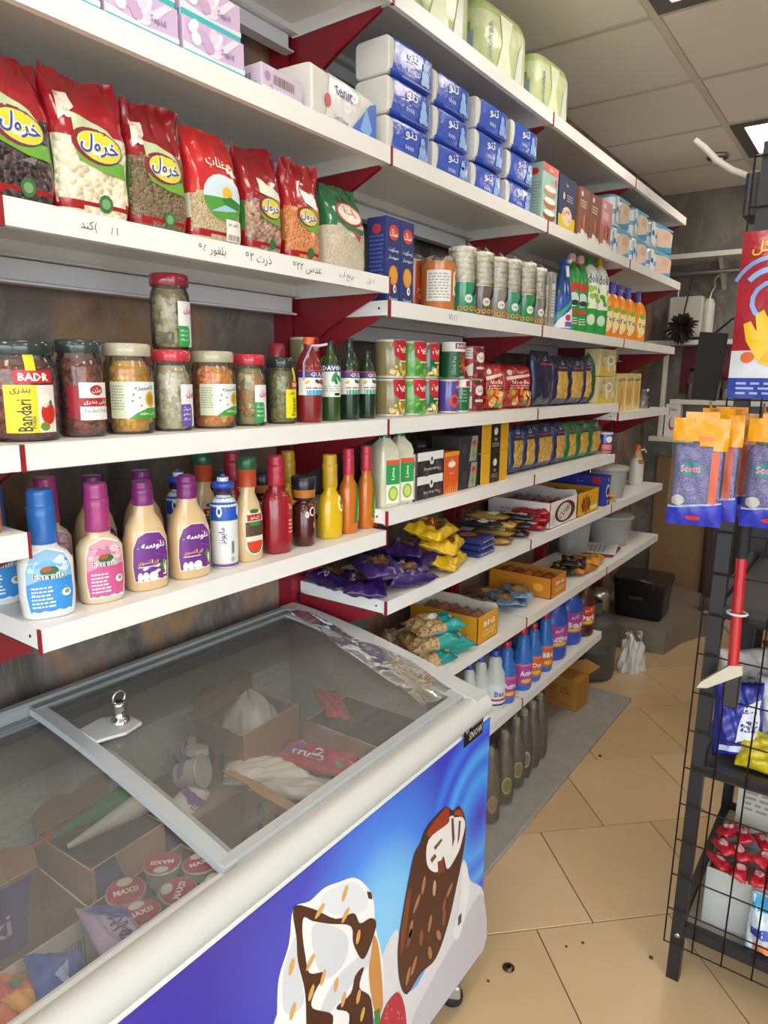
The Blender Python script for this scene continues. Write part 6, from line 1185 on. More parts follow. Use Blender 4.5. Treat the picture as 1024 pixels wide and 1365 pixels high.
for k, (u, v, dz, yaw, c, lab) in enumerate(((752, 757, .02, .2, '#2c3a24', 'dark green crisps bag beside the orange box'), (772, 757, .02, -.1, '#b8702a', 'orange crisps bag lying at the front edge'), (765, 748, .045, .3, '#3a2a20', 'dark brown crisps bag on top of the orange one'), (786, 745, .03, .1, '#d8942a', 'yellow orange crisps bag beside the papers'))):
    q = on(u, v, S8+dz); pillow('crisps_bag', lab, 'crisps bag', (max(.13, min(.28, q.x)), q.y, S8+dz), lie(yaw, .04, .03), .17, .12, .035, c, lambda p, w, h: scatter(p, -w*.3, -h*.3, w*.3, h*.25, ['#d8a03a', '#e3c06a', '#c46a2a', '#5a7a3a'], 9, .018, 1, 3), ('film',), 'crisps bags lying flat', seed=170+k)
for k, (dz, c, lab) in enumerate(((0, '#d9d6d2', 'bottom magazine of the pile on the wafers level'), (.006, '#8a2c3c', 'crimson magazine in the pile on the wafers level'), (.012, '#e3e1de', 'white magazine on top of the pile'))):
    q = on(803, 738, S8); carton('magazine', lab, 'magazine', (.20-.01*k, q.y+.02*k, S8+dz), .23, .26, .005, c, None, None, lambda p, w, d: (p.lines(-w*.4, -d*.3, w*.3, d*.1, 5, '#8a868c', 0, 3), p.rect(-w*.4, d*.2, w*.4, d*.35, '#a83a4a', 0)), rz=.12*k, mat='paper', bev=.001, group='magazines in a flat pile')
tub('plastic_tub', 'large cloudy tub on the wafers level end board', (.2, 3.68, S8), .12, .17, fill='#8f8a7c')
tub('plastic_tub', 'grey cloudy tub deep on the wafers level end board', (.13, 3.35, S8), .085, .2, lidc='#8d8f8c')

# ------------------------------------------------------------------ bleach and detergent jugs on the lowest board
S9 = Z['S9']
def bleach(lab, uL, uR, vt, body, cap, lb, x, group, big=1):
    y, r, h = cyl(uL, uR, vt, S9, x); r = min(r*(1.4 if body == '#3270c4' else 1.25), .046); h *= .94
    return vessel('bleach_bottle', lab, 'bleach bottle', (x, y, S9), [(r*.9, 0, body), (r, .008, body), (r, h*.5, body), (r*.92, h*.57, body), (r*.97, h*.6, body), (r*.62, h*.72, body), (r*.66, h*.8, body), (r*.55, h*.86, body), (r*.34, h*.9, body)], [(r*.4, h*.9, cap), (r*.43, h*.985, cap), (r*.36, h, cap)], lambda p: lb(p, r, h), 'plastic', rz=-.55, group=group)
def l_white(p, r, h): p.rect(-r*1.2, h*.1, r*1.2, h*.46, '#dfe3ea', 1); p.text('Bas', 0, h*.3, h*.1, '#5a74b0', 2, w=r*1.0, bold=.03); p.rect(-r*1.2, h*.18, r*1.2, h*.215, '#b8303c', 2); p.rect(-r*1.2, h*.1, r*1.2, h*.13, '#2a2c4a', 2)
def l_act(c, word): return lambda p, r, h: (p.rect(-r*1.2, h*.1, r*1.2, h*.46, c, 1), p.text(word, 0, h*.3, h*.09, '#f2eef2', 2, w=r*1.4, bold=.03), p.ell(0, h*.17, r*.6, h*.035, '#d8c23a', 2), p.rect(-r*1.2, h*.42, r*1.2, h*.45, '#e07a9a', 2))
for uL, uR, vt, x, lab in ((616, 634, 882, .25, 'white bleach bottle with a blue cap, half hidden by the freezer'), (630, 650, 871, .265, 'white bleach bottle with a blue cap, middle one'), (646, 671, 863, .30, 'white bleach bottle with a blue cap and red striped label')):
    bleach(lab, uL, uR, vt, '#cfd4d0', '#2c4fb4', l_white, x, 'white bleach bottles')
PINK, ORNG = '#b04a9a', '#d86a2a'
for uL, uR, vt, x, c, wd, lab in ((664, 684, 851, .31, PINK, 'Active', 'blue detergent bottle with red cap and pink label, first at the front'), (676, 692, 844, .22, PINK, 'Active', 'blue detergent bottle with red cap, first in the back row'), (685, 706, 834, .31, PINK, 'Active', 'blue detergent bottle with red cap and pink label, second at the front'), (700, 719, 827, .31, ORNG, 'Oxi', 'blue detergent bottle with red cap and orange label, third at the front'), (708, 722, 822, .21, ORNG, 'Oxi', 'blue detergent bottle with red cap, second in the back row'), (716, 734, 813, .31, ORNG, 'BBG', 'blue detergent bottle with orange BBG label beside the jugs')):
    bleach(lab, uL, uR, vt, '#3270c4', '#b02a38', l_act(c, wd), x, 'blue detergent bottles')
def jug(lab, uR, r, h, body, cap, c, wd, x=.27):
    y = cylR(uR, r, S9, x)
    def hd(t): MB().tube([(-r*.2, 0, h*.72), (-r*.5, 0, h*.84), (-r*.1, 0, h*.9), (r*.05, 0, h*.88)], .011, 8, body).build('handle', 'plastic', t)
    vessel('detergent_jug', lab, 'detergent jug', (x, y, S9), [(r*.9, 0, body), (r, .01, body), (r, h*.16, body), (r*.96, h*.18, body), (r, h*.2, body), (r, h*.6, body), (r*.9, h*.7, body), (r*.55, h*.84, body), (r*.3, h*.9, body)], [(r*.34, h*.89, cap), (r*.36, h*.98, cap), (r*.3, h, cap)], lambda p: (p.rect(-r*1.2, h*.22, r*1.2, h*.56, c, 1), p.text(wd, 0, h*.36, h*.11, '#f0ecf2', 2, w=r*1.4, bold=.03), p.ell(0, h*.27, r*.6, h*.03, '#d8c23a', 2), p.text('اکتیو', 0, h*.49, h*.08, '#f0d0e0', 2)), 'plastic', rz=-.6, group='large detergent jugs', extra=hd)
jug('large blue detergent jug with pink label, nearer', 757, .073, .28, '#2c55bc', '#b02a38', PINK, 'Active'); jug('large blue detergent jug with pink label, farther', 777, .073, .28, '#2c55bc', '#b02a38', PINK, 'Bas', .26)
jug('dark brown detergent jug with an orange label at the board end', 793, .062, .27, '#4a1f18', '#3a1712', '#c8452a', 'Dark', .28)

# ------------------------------------------------------------------ on the floor below the shelving
MAT = at(838, 930, z=.012)
mt_ = MB().box(.012, .52, 1.45, 3.215, .0005, .016, '#98958f', bev=.003).build('floor_board', 'stone'); tag(mt_, 'thin grey board lying on the tiles under the shelving', 'floor board')
# dusty bottles in film under the lowest board
def l_seal(c): return lambda p: (p.ell(.0, .075, .02, .034, c, 1), p.ell(0, .075, .014, .025, '#8a7a3a', 1.6))
for k, (u, v, lc, body, lab) in enumerate(((660, 1098, '#b8704a', '#523a2c', 'dusty bottle with an orange label, nearest the freezer'), (679, 1072, '#c0ac3a', '#4e4430', 'dusty bottle with a yellow oval label, second'), (694, 1050, '#c2a24a', '#503c30', 'dusty bottle with a yellow label, third'), (702, 1038, '#d0cfc8', '#241f2c', 'dusty dark bottle with a white stripe, fourth'), (714, 1024, None, '#5a3a34', 'dusty reddish bottle, fifth'), (723, 1012, None, '#5d3c36', 'dusty reddish bottle, last of the row'))):
    q = at(u, v, z=.016); xx = q.x-.035; yy = max(q.y+.012, yy+.082 if k else 0)
    t = vessel('drink_bottle', lab, 'bottle', (xx, yy, .016), [(.030, 0, body), (.036, .006, body), (.036, .13, body), (.031, .16, body), (.016, .21, body), (.0135, .245, body)], [(.0145, .243, '#6d6a4a'), (.0145, .262, '#7a765a'), (.012, .266, '#7a765a')], l_seal(lc) if lc else None, 'dusty', rz=-.7, group='dusty bottles wrapped in film')
    MB().surf(lambda a, b: ((rr := (.039 if b < .5 else .039-.017*(b-.5)/.5)*(1+.03*math.sin(5*a*6.28+9*b)))*math.cos(a*6.2832), rr*math.sin(a*6.2832), .002+.268*b), 20, 8, '#ffffff').build('film_sleeve', 'dust_wrap', t)
# carton box further along
q = at(770, 955, z=.016)
t = thing('cardboard_box', 'brown printed cardboard box standing on the grey board', 'cardboard box', (.285, 2.97, .016+EPS), -.1)
w, d, h = .12, .16, .15; b = MB(); b.box(-d/2, d/2, -w/2, w/2, 0, h, '#a8752e', bev=.002); b.build('carton', 'card', t)
MB().prism([(-d/2, h), (d/2, h), (d/2+.05, h+.05), (d/2-.02, h+.07)], w/2-.003, w/2, 1, '#b08040').build('open_flap', 'card', t)
p = PR(side(w)); p.text('OIL', d*.12, h*.62, h*.2, '#6a4a22', 0, w=d*.3); p.rect(-d*.05, h*.5, d*.3, h*.52, '#6a4a22', 0); p.lines(-d*.4, h*.2, -d*.12, h*.75, 6, '#7a5628', 0, 3); p.lines(0, h*.08, d*.35, h*.2, 1, '#7a5628', 0, 2); p.build('side_print', 'print', t)
# gas cylinder, carrier bag, plinth, black crate, pot
t = thing('gas_cylinder', 'dark grey gas cylinder standing at the end of the shelving', 'gas cylinder', (.235, 3.40, EPS))
MB().lathe([(.1, 0, '#3c3b38'), (.125, .012, '#45443f'), (.13, .03, '#4a4944'), (.13, .15, '#4c4b46'), (.133, .16, '#55544e'), (.13, .17, '#4c4b46'), (.13, .27, '#48473f'), (.11, .32, '#403f3a'), (.05, .345, '#3a3935')], 36).build('tank', 'dusty', t); MB().lathe([(.05, .34, '#55544e'), (.05, .4, '#55544e')], 20, cap=(True, False)).build('collar', 'dusty', t)
def bagF(u, v):
    a = u*6.2832; r = (.075*(1-.45*v)+.014*math.sin(5*a+3*v)+.01*math.sin(9*a-7*v)+.008*math.sin(13*a+11*v)); return (r*math.cos(a)*.8, r*math.sin(a)*1.1, .19*v**.9*(1+.12*math.sin(3*a)))
o = MB().surf(bagF, 40, 14, '#cfcdc8').build('carrier_bag', 'film', loc=(.40, 3.60, EPS)); tag(o, 'crumpled white plastic carrier bag behind the gas cylinder', 'plastic bag')
c1, c2 = at(834, 865, z=0), at(885, 873, z=0)
pl = MB().prism([(.004, 3.86), (.29, 3.861), (.493, 3.905), (.53, 4.14), (.66, 4.5), (.66, ROOM_Y1-.004), (.004, ROOM_Y1-.004)], .0005, .135, 2, '#7d7466').build('plinth', 'stone'); tag(pl, 'rough concrete step in the back corner', 'concrete step')
t = thing('storage_crate', 'black plastic crate with a carrying handle on the concrete step', 'crate', (.285, 4.16, .1356), .06)
MB().lathe([(.13, .125, 0, '#141416'), (.138, .132, .02, '#18181b'), (.15, .145, .2, '#18181b'), (.157, .152, .205, '#1c1c20'), (.157, .152, .235, '#1c1c20')], 40, pw=8).build('body', 'plastic', t)
MB().tube([(-.1, -.15, .21), (-.1, -.165, .235), (0, -.17, .25), (.08, -.165, .235), (.08, -.15, .21)], .009, 8, '#2c2c30').build('handle', 'plastic', t); MB().box(-.05, .03, -.147, -.1455, .12, .14, '#303034').build('badge', 'plastic', t)
t = thing('cooking_pot', 'small steel pot on a wire ring beside the black crate', 'pot', (.15, 3.73, -.065)); MB().lathe([(.06, .27, '#b9b3a4'), (.07, .275, '#c4beb0'), (.07, .40, '#c9c4b8'), (.074, .405, '#d6d2c8'), (.05, .43, '#b9b4a8'), (.015, .445, '#8a867c')], 30).build('pot_body', 'metal', t)
MB().tube([(.095*math.cos(k*.5236), .095*math.sin(k*.5236), .262) for k in range(12)], .008, 8, '#a9a498', closed=True).build('ring', 'metal', t)
for a in (.5, 2.6, 4.7): MB().tube([(.095*math.cos(a), .095*math.sin(a), .26), (.11*math.cos(a), .11*math.sin(a), .0655)], .006, 8, '#77736a').build('leg', 'metal', t)

# ------------------------------------------------------------------ goods inside the freezer
ZF = .421
def open_box(name, lab, cx, cy, w, d, h, rz, col='#b58c5a', inner='#9a7448', flaps=(), z=ZF, pf=None, ps=None, group='opened cartons in the freezer', outer=None):
    """carton without its top; flaps: list of (side, length, open angle, colour)"""
    t = thing(name, lab, 'cardboard box', (cx, cy, z+EPS), rz, group); th = .003; b = MB(); oc = outer or col
    b.box(-d/2, d/2, -w/2, w/2, 0, th, inner)
    q = random.Random(int(cx*900+cy*700))
    for k, (x0, x1, y0, y1, f) in enumerate(((d/2-th, d/2, -w/2, w/2, 'x+'), (-d/2, -d/2+th, -w/2, w/2, 'x-'), (-d/2+th, d/2-th, -w/2, -w/2+th, 'y-'), (-d/2+th, d/2-th, w/2-th, w/2, 'y+'))):
        b.box(x0, x1, y0, y1, 0, h-q.uniform(0, .008), inner, cols={f: oc, 'z+': '#c8a878'})
    b.build('carton', 'card', t)
    for s, ln, ang, c in flaps:
        n = 8; V = []; ca, sa = math.cos(ang), math.sin(ang)          # ang measured from straight up, outward
        span = w if s[0] == 'x' else d; sg = 1 if s[1] == '+' else -1; e = (d if s[0] == 'x' else w)/2
        for i in range(n+1):
            a = -span/2+span*i/n; L = ln*(1+.12*math.sin(5*i+cx*50)+q.uniform(-.1, .05))*(1 if 0 < i < n else .82)
            for o in (0, L):
                p = (e*sg+sg*o*sa, a, h-.003+o*ca); V.append(p if s[0] == 'x' else (p[1], p[0], p[2]))
        m = [(v[0], v[1], v[2]+.0025) for v in V]; N_ = len(V)
        fs = [(2*i, 2*i+2, 2*i+3, 2*i+1) for i in range(n)]; fs += [tuple(N_+k for k in f[::-1]) for f in fs]; fs += [(2*i+1, 2*i+3, N_+2*i+3, N_+2*i+1) for i in range(n)]
        MB().add(V+m, fs, c).build('flap', 'card', t)
    if pf: p = PR(front(d)); pf(p, w, h); p.build('front_print', 'print', t)
    if ps: p = PR(side(w)); ps(p, d, h); p.build('side_print', 'print', t)
    return t
def dark_ovals(p, w, h): [p.ell(w*a, h*b, w*.06, h*.09, '#3a3658', 0) for a in (-.2, .05) for b in (.3, .5, .7)]
open_box('opened_carton', 'brown opened carton at the back of the freezer holding a white bag', .197, 1.055, .19, .155, .31, .04, flaps=(('y-', .07, .9, '#a87e50'), ('x-', .05, .1, '#a87e50')), ps=dark_ovals)
open_box('opened_carton', 'brown opened carton full of red fruit lollies', .41, 1.03, .19, .235, .235, -.08, flaps=(('x+', .06, 1.25, '#b48c58'), ('y-', .06, 1.1, '#b08650'), ('y+', .05, .15, '#a87e4c')), ps=dark_ovals, pf=dark_ovals)
open_box('opened_carton', 'grey white carton with a brown inside at the far end of the freezer', .43, 1.222, .155, .25, .285, .02, col='#b9bcbc', inner='#7d5844', flaps=(('y+', .05, .1, '#c4c6c6'),))
open_box('opened_carton', 'brown opened carton with cone ice creams near the lid divider', .205, .655, .165, .175, .225, .05, inner='#98734a', flaps=(('x-', .05, .08, '#b0875a'),), pf=lambda p, w, h: p.poly([(-w*.45, h*.3), (w*.1, h*.3), (-w*.2, h*.98), (-w*.45, h*.98)], '#3a2c78', 0))
open_box('opened_carton', 'low brown carton holding the red lidded ice cream cups', .405, .665, .215, .2, .17, .03, inner='#8f6c44', flaps=(('x+', .04, 1.2, '#a87c4c'),))
open_box('opened_carton', 'white sided carton with purple print in the near corner of the freezer', .288, .44, .19, .19, .215, .0, col='#dcdcd4', inner='#96704a', flaps=(('x-', .05, .4, '#a87c4c'),), pf=lambda p, w, h: (p.bars(w*.1, h*.5, w*.38, h*.85, '#6a6c70', 0, 16), p.text('Cas', -w*.2, h*.66, h*.16, '#8d8f90', 0), p.lines(-w*.42, h*.2, -w*.05, h*.5, 4, '#a4a6a4', 0, 3)))
o = PR(lambda u, v, q: (.288-.095+.0035+q, .44+u, ZF+v-.03)); o.poly([(-.08, .1), (.06, .1), (.08, .235), (0, .235)], '#5a3090', 0); o.text('Duki', -.02, .16, .045, '#e6e0ee', 1); o = o.build('inner_print', 'print'); o.parent = [x for x in COL.objects if x.get('label', '').startswith('white sided carton')][0]; o.matrix_parent_inverse = Matrix.Translation(-Vector((.288, .44, ZF+EPS)))
open_box('opened_carton', 'dim brown carton at the very edge of the freezer, left of the white one', .148, .36, .26, .075, .24, .0, flaps=(('x-', .05, .08, '#b0875a'),))
# white bag spilling from the rear carton
def wb(u, v): a = u*6.2832; r = .062*math.sin(math.pi*min(.999, .12+.88*v))**.6*(1+.12*math.sin(4*a+5*v)+.08*math.sin(9*a-4*v)); return (r*math.cos(a), r*math.sin(a)*1.1, .15*v*(1+.1*math.sin(3*a)))
o = MB().surf(wb, 36, 14, '#dfe4e4').build('plastic_bag', 'film', loc=(.197, 1.055, ZF+.2)); tag(o, 'white plastic bag bulging out of the rear carton', 'plastic bag')
# fruit lolly packs
def l_frutta(p, w, h): p.rect(-w*.42, -h*.3, w*.42, h*.34, '#a01c3c', .4); p.text('Frutta', w*.06, h*.12, h*.28, '#f2e6ec', 2, w=w*.42, rot=math.pi, bold=.03); p.ell(-w*.02, -h*.06, w*.075, h*.16, '#e6e2ee', 2); p.ell(-w*.02, -h*.06, w*.05, h*.1, '#4a2f8a', 2.6); p.ell(w*.22, -h*.1, w*.09, h*.22, '#6a2a7a', 1.6); p.ell(-w*.28, 0, w*.09, h*.25, '#c8283a', 1.6); p.ell(w*.34, h*.1, w*.06, h*.14, '#2f4fa8', 1.6); p.ell(-w*.36, h*.18, w*.05, h*.12, '#3f8a3a', 1.6)
for k, (x, y, z, yaw, col, pf, lab) in enumerate(((.40, 1.07, .668, 1.75, '#b8243c', l_frutta, 'red fruit lolly pack with berries lying uppermost'), (.41, .995, .64, 1.9, '#c6c4be', None, 'white backed lolly pack under the uppermost one'), (.36, 1.035, .618, 1.6, '#b02438', None, 'red lolly pack lower in the carton'), (.33, .985, .655, 2.3, '#d9d6d0', None, 'white and red lolly pack end sticking out'), (.42, 1.10, .615, 1.8, '#8a1f50', None, 'purple red lolly pack beneath the others'))):
    pillow('ice_lolly', lab, 'ice lolly', (x, y, z), lie(yaw, .06*(k % 3-1), .05), .19, .085, .028, col, pf, ('film',), 'fruit lollies in the carton', seed=200+k)
pillow('ice_lolly', 'crumpled red and clear lolly pack by the grey carton', 'ice lolly', (.30, 1.245, .70), lie(.8, .3, .2), .15, .07, .03, '#b83034', None, ('film',), seed=210)
o = carton('small_box', 'small bright blue box wedged by the front wall of the freezer', 'box', (.59, 1.09, ZF), .05, .09, .215, '#2f86d0', mat='paper', rz=.3)
# tumbled cups and lidded cups
def cup(lab, loc, rot, lidprint, group):
    t = thing('ice_cream_cup', lab, 'ice cream cup', loc, rot, group)
    MB().lathe([(.024, 0, '#e0e0da'), (.026, .003, '#e6e6e0'), (.0325, .055, '#e6e6e0'), (.034, .057, '#d9d9d4')], 26).build('cup', 'paper', t)
    p = PR(round_([(.026, 0, 0), (.0325, .055, 0)]), .006); p.rect(-.05, .014, .05, .03, '#6a66b4', 1); p.text('MAXSI', 0, .036, .012, '#3a3f8a', 2); p.ell(.03, .024, .01, .012, '#8a4a9a', 2); p.rect(.05, .014, .08, .03, '#8f8cc8', 1); p.build('label', 'print', t)
    MB().lathe([(.0335, .056, '#d0d0cc'), (.0355, .057, '#c9c9c6'), (.0355, .060, '#c9c9c6'), (.034, .061, '#c9c9c6')], 26).build('lid', 'foil', t)
    if lidprint:
        p = PR(lambda u, v, o: (-v, u, .0612+o)); p.ell(0, 0, .0325, .0325, '#b02430', 0, 26); p.ell(0, .021, .014, .010, '#d6dad4', 1); p.text('MAXSI', 0, -.002, .013, '#f2eeec', 2, w=.042, bold=.03); p.ell(0, -.02, .008, .006, '#8a5058', 2); p.build('lid_print', 'print', t)
    return t
GC = 'red lidded ice cream cups'
CUPS = ((.348, .69, 2.4, 'red lidded ice cream cup at the back of the low carton'), (.405, .737, -.4, 'red lidded ice cream cup nearest the lid divider'), (.348, .612, -.5, 'red lidded ice cream cup at the near rear corner'), (.422, .593, -.3, 'red lidded ice cream cup at the near front corner'), (.423, .664, .6, 'red lidded ice cream cup in the middle of the front row'), (.474, .73, .2, 'red lidded ice cream cup half under the front flap'))
for k, (x, y, rz_, lab) in enumerate(CUPS): cup(lab, (x, y, ZF+.126), (0, .08*(-1)**k, rz_), True, GC)
for k, (x, y) in enumerate([(c[0], c[1]) for c in CUPS]): cup(f'lidded cup hidden in the layer below, {("first", "second", "third", "fourth", "fifth", "sixth")[k]}', (x, y, ZF+.062), 0, False, GC) if k in (1, 4) else None
cup('ice cream cup standing on edge with its red lid turned to the aisle', (.12, .905, .66), (0, 1.15, .1), True, 'tumbled ice cream cups'); cup('white cup lying on its side, nearest the lid divider', (.215, .835, .672), (1.25, 0, 2.0), False, 'tumbled ice cream cups')
cup('white cup lying upside down beside the red lidded one', (.19, .905, .70), (2.9, 0, .3), False, 'tumbled ice cream cups'); cup('white cup tipped between the carton and the divider', (.262, .855, .655), (2.4, .3, 0), False, 'tumbled ice cream cups')
# support under the tumbled cups: a closed carton
o = MB().box(-.095, .095, -.075, .075, 0, .2, '#8a6640', bev=.003).build('closed_carton', 'card', loc=(.207, .86, ZF+EPS)); tag(o, 'closed brown carton under the tumbled cups', 'cardboard box')
for k, (x, y, z, rot, c, lab) in enumerate(((.185, .665, .668, (0, -1.2, 1.35), '#2c8a44', 'green cone ice cream sleeve pointing to the divider'), (.225, .672, .662, (0, -1.2, 1.35), '#d9d9d2', 'white ribbed cone ice cream sleeve beside the green one'), (.16, .63, .645, (0, -1.25, 1.2), '#c8502c', 'red and yellow cone ice cream sleeve'))):
    t = thing('ice_cream_cone', lab, 'ice cream cone', (x, y, z), (0, 0, rot[2]), 'cone ice creams in sleeves'); M_ = MB(); V = []
    M_.lathe([(.005, -.09, c), (.024, .06, c), (.026, .075, c), (.02, .085, c)], 20); o = M_.build('sleeve', 'film', t, rz=(0, math.pi/2-.2, 0))
def l_mirax(p, w, h): p.text('MIRAX', 0, 0, h*.34, '#4a3a78', 2, w=w*.42, bold=.02); p.poly([(w*.2, -h*.4), (w*.42, -h*.4), (w*.42, h*.4), (w*.26, h*.3)], '#3a4aa8', 1)
for k, (x, y, z, rot, w, h, c, pf, lab) in enumerate(((.475, .52, .635, lie(1.35, .45, 0), .2, .085, '#b9a6cc', l_mirax, 'lilac ice cream wrapper reading MIRAX by the front wall'), (.462, .43, .625, lie(1.2, .45, .1), .13, .09, '#2c50b0', lambda p, w, h: p.poly([(-w*.2, 0), (0, h*.2), (w*.2, -h*.1), (0, -h*.06)], '#9ab0e0', 1), 'royal blue ice cream wrapper by the front wall'), (.455, .362, .635, lie(1.5, .5, 0), .15, .11, '#d8621c', lambda p, w, h: (p.ell(-w*.1, 0, w*.2, h*.26, '#e8a42a', 1), p.ell(w*.14, h*.06, w*.12, h*.2, '#c8382a', 1), p.ell(w*.22, -h*.12, w*.07, h*.1, '#3f7a34', 1.6)), 'orange fruit ice cream wrapper in the near corner'), (.548, .60, .60, lie(1.5, .4, 0), .15, .07, '#cfc6dc', lambda p, w, h: p.text('MIRAX', 0, 0, h*.3, '#3f4f9c', 2), 'pale lilac wrapper end near the lid divider'), (.535, .45, .575, lie(1.4, .6, 0), .16, .07, '#8fb0dc', None, 'pale blue wrapper against the front wall'))):
    pillow('ice_cream_bar', lab, 'ice cream bar', (x, y, z), rot, w, h, .032, c, pf, ('film',), 'ice cream bars by the front wall', seed=220+k)
# bed of loose wrapped bars under them
for k in range(6):
    pillow('ice_cream_bar', f'wrapped bar lower down by the front wall, {("first", "second", "third", "fourth", "fifth", "sixth")[k]} along', 'ice cream bar', (.515+.01*(k % 2), .30+.075*k, .545+.008*(k % 2)), lie(1.5, .3, 0), .16, .075, .03, ('#8a4a9a', '#c9c6d0', '#3a58b0', '#b84a3a', '#7a9ac8', '#d0a03a')[k], None, ('film',), 'ice cream bars by the front wall', seed=240+k, n=(12, 8))

# ------------------------------------------------------------------ wire display rack beside the aisle
RK = '#1b1b1e'
rk = thing('wire_rack', 'black steel display rack with a wire grid front beside the aisle', 'display rack', (0, 0, 0))
def post(x0, y, x1, z1=2.0, nm='post'):
    b = MB(); h = .015; P = [(x0-h, y-h, 0), (x0+h, y-h, 0), (x0+h, y+h, 0), (x0-h, y+h, 0), (x1-h, y-h, z1), (x1+h, y-h, z1), (x1+h, y+h, z1), (x1-h, y+h, z1)]
    b.add(P, [(3, 2, 1, 0), (4, 5, 6, 7), (0, 1, 5, 4), (1, 2, 6, 5), (2, 3, 7, 6), (3, 0, 4, 7)], RK); return b.build(nm, 'enamel', rk)
PX, PY = 1.082, 1.69
for x, y in ((PX, PY), (PX+.58, PY), (PX-.0, 2.32), (PX+.58, 2.32)): post(x, y, x+.02)
for z in (.15, .60, 1.0):
    for y in (PY, 2.32): MB().box(PX+.015, PX+.58-.015, y-.012, y+.012, z-.014, z+.014, RK).build('cross_bar', 'enamel', rk)
    for x in (PX, PX+.58): MB().box(x-.010, x+.010, PY+.015, 2.32-.015, z-.014, z+.014, RK).build('side_bar', 'enamel', rk)
    MB().box(PX+.0125, PX+.58-.0125, PY+.0135, 2.32-.0135, z-.004, z, '#8d8a80' if z < .3 else '#3a3a3c').build('tray', 'enamel', rk)
MB().lathe([(.007, 0, '#b9b9b4'), (.007, .003, '#c9c9c4'), (.004, .005, '#9a9a96')], 12).build('bolt', 'metal', rk, loc=(PX+.002, PY-.016, .135), rz=(math.pi/2, 0, 0))
GYP = 1.664
for k in range(9): x = PX-.026+.067*k; MB().tube([(x, GYP, .11), (x+.02, GYP, 1.98)], .0021, 6, '#2a2622').build('wire', 'metal', rk)
for k in range(20): z = .11+.098*k; MB().tube([(PX-.026+.001*k, GYP+.003, z), (PX+.52, GYP+.003, z)], .0019, 6, '#2a2622').build('wire', 'metal', rk)
for x, z in ((1.085, 1.462), (1.175, 1.462), (1.155, 1.80)): MB().tube([(x, GYP, z), (x, 1.44, z+.004), (x, 1.42, z+.02)], .0025, 6, '#a9a9a4').build('hook', 'chrome', rk)
MB().box(1.055, 1.30, 1.70, 1.78, 1.86, 1.955, '#23242a', bev=.006).build('head_box', 'plastic', rk)
# sponge packs on the hook
def sponge_pack(lab, x, y, z, w, h, c, rz=0, group='scouring pad packs on the hook', strip='#c85a3a'):
    t = thing('scouring_pad_pack', lab, 'sponge pack', (x, y, z), (0, 0, -math.pi/2+rz), group)     # front turned towards -y
    MB().box(-.009, .009, -w*.42, w*.42, -h+.02, -h*.24, '#ffffff', bev=.006).build('pad', 'sponge' if c is None else 'plastic', t)
    def S(u, v, s): e = abs(2*u-1); f = min(1, 6*v, 6*(1-v)); k = .014*(1-e**6)*max(.05, min(1, (1-v)*3.2))*min(1, v*8+.1); return (s*k+.0012*math.sin(23*u+17*v), w*(u-.5), -h+h*v)
    def col(u, v): return None
    b = MB(); n = 22
    for s in (1, -1): b.surf(lambda u, v: S(u, v, s), 16, 24, lambda u, v: (('#2b38b0' if v < .16+.05*u else '#e39a12' if v > .80-.16*max(0, u-.3) else '#7a6fb8'), (0 if (v < .16+.05*u or v > .80-.16*max(0, u-.3)) else 1)))
    b.build('clear_bag', ['film', 'wrap'], t)
    p = PR(lambda u, v, o: (S(u/w+.5, (v+h)/h, 1)[0]+o, u, v), .008, base=.001); p.ell(-w*.12, -h*.46, w*.24, h*.07, '#2f7a7a', 1); p.text('Scotti', -w*.12, -h*.46, h*.07, '#e07a9a', 2, w=w*.36, bold=.03); p.rect(w*.24, -h*.78, w*.38, -h*.3, strip, .6); p.ell(0, -h*.92, w*.14, h*.025, '#c83a3a', 2); p.rect(0, -h*.2, w*.24, -h*.165, '#e07a5a', 1); p.poly([(-w*.48, -h*.84), (w*.48, -h*.78), (w*.48, -h*.76), (-w*.48, -h*.82)], '#a9b4e0', 1); p.ell(-w*.3, -h*.76, w*.12, h*.05, '#a9a9a4', 1); p.build('bag_print', 'print', t)
    MB().box(-.0012, .0012, -w*.3, w*.3, -.003, .012, '#e39a12').build('hanger', 'film', t)
sponge_pack('orange topped purple scouring pad pack at the front of the hook', 1.068, 1.452, 1.45, .1, .212, None, .12); sponge_pack('orange topped scouring pad pack, second on the hook', 1.086, 1.505, 1.456, .1, .212, None, -.08); sponge_pack('orange topped scouring pad pack, third on the hook', 1.1, 1.56, 1.458, .1, .212, None, .05)
sponge_pack('scouring pad pack on the next hook, cut off by the photo edge', 1.198, 1.50, 1.452, .11, .212, None, 0, 'scouring pad packs on the hook', '#d86a7a')
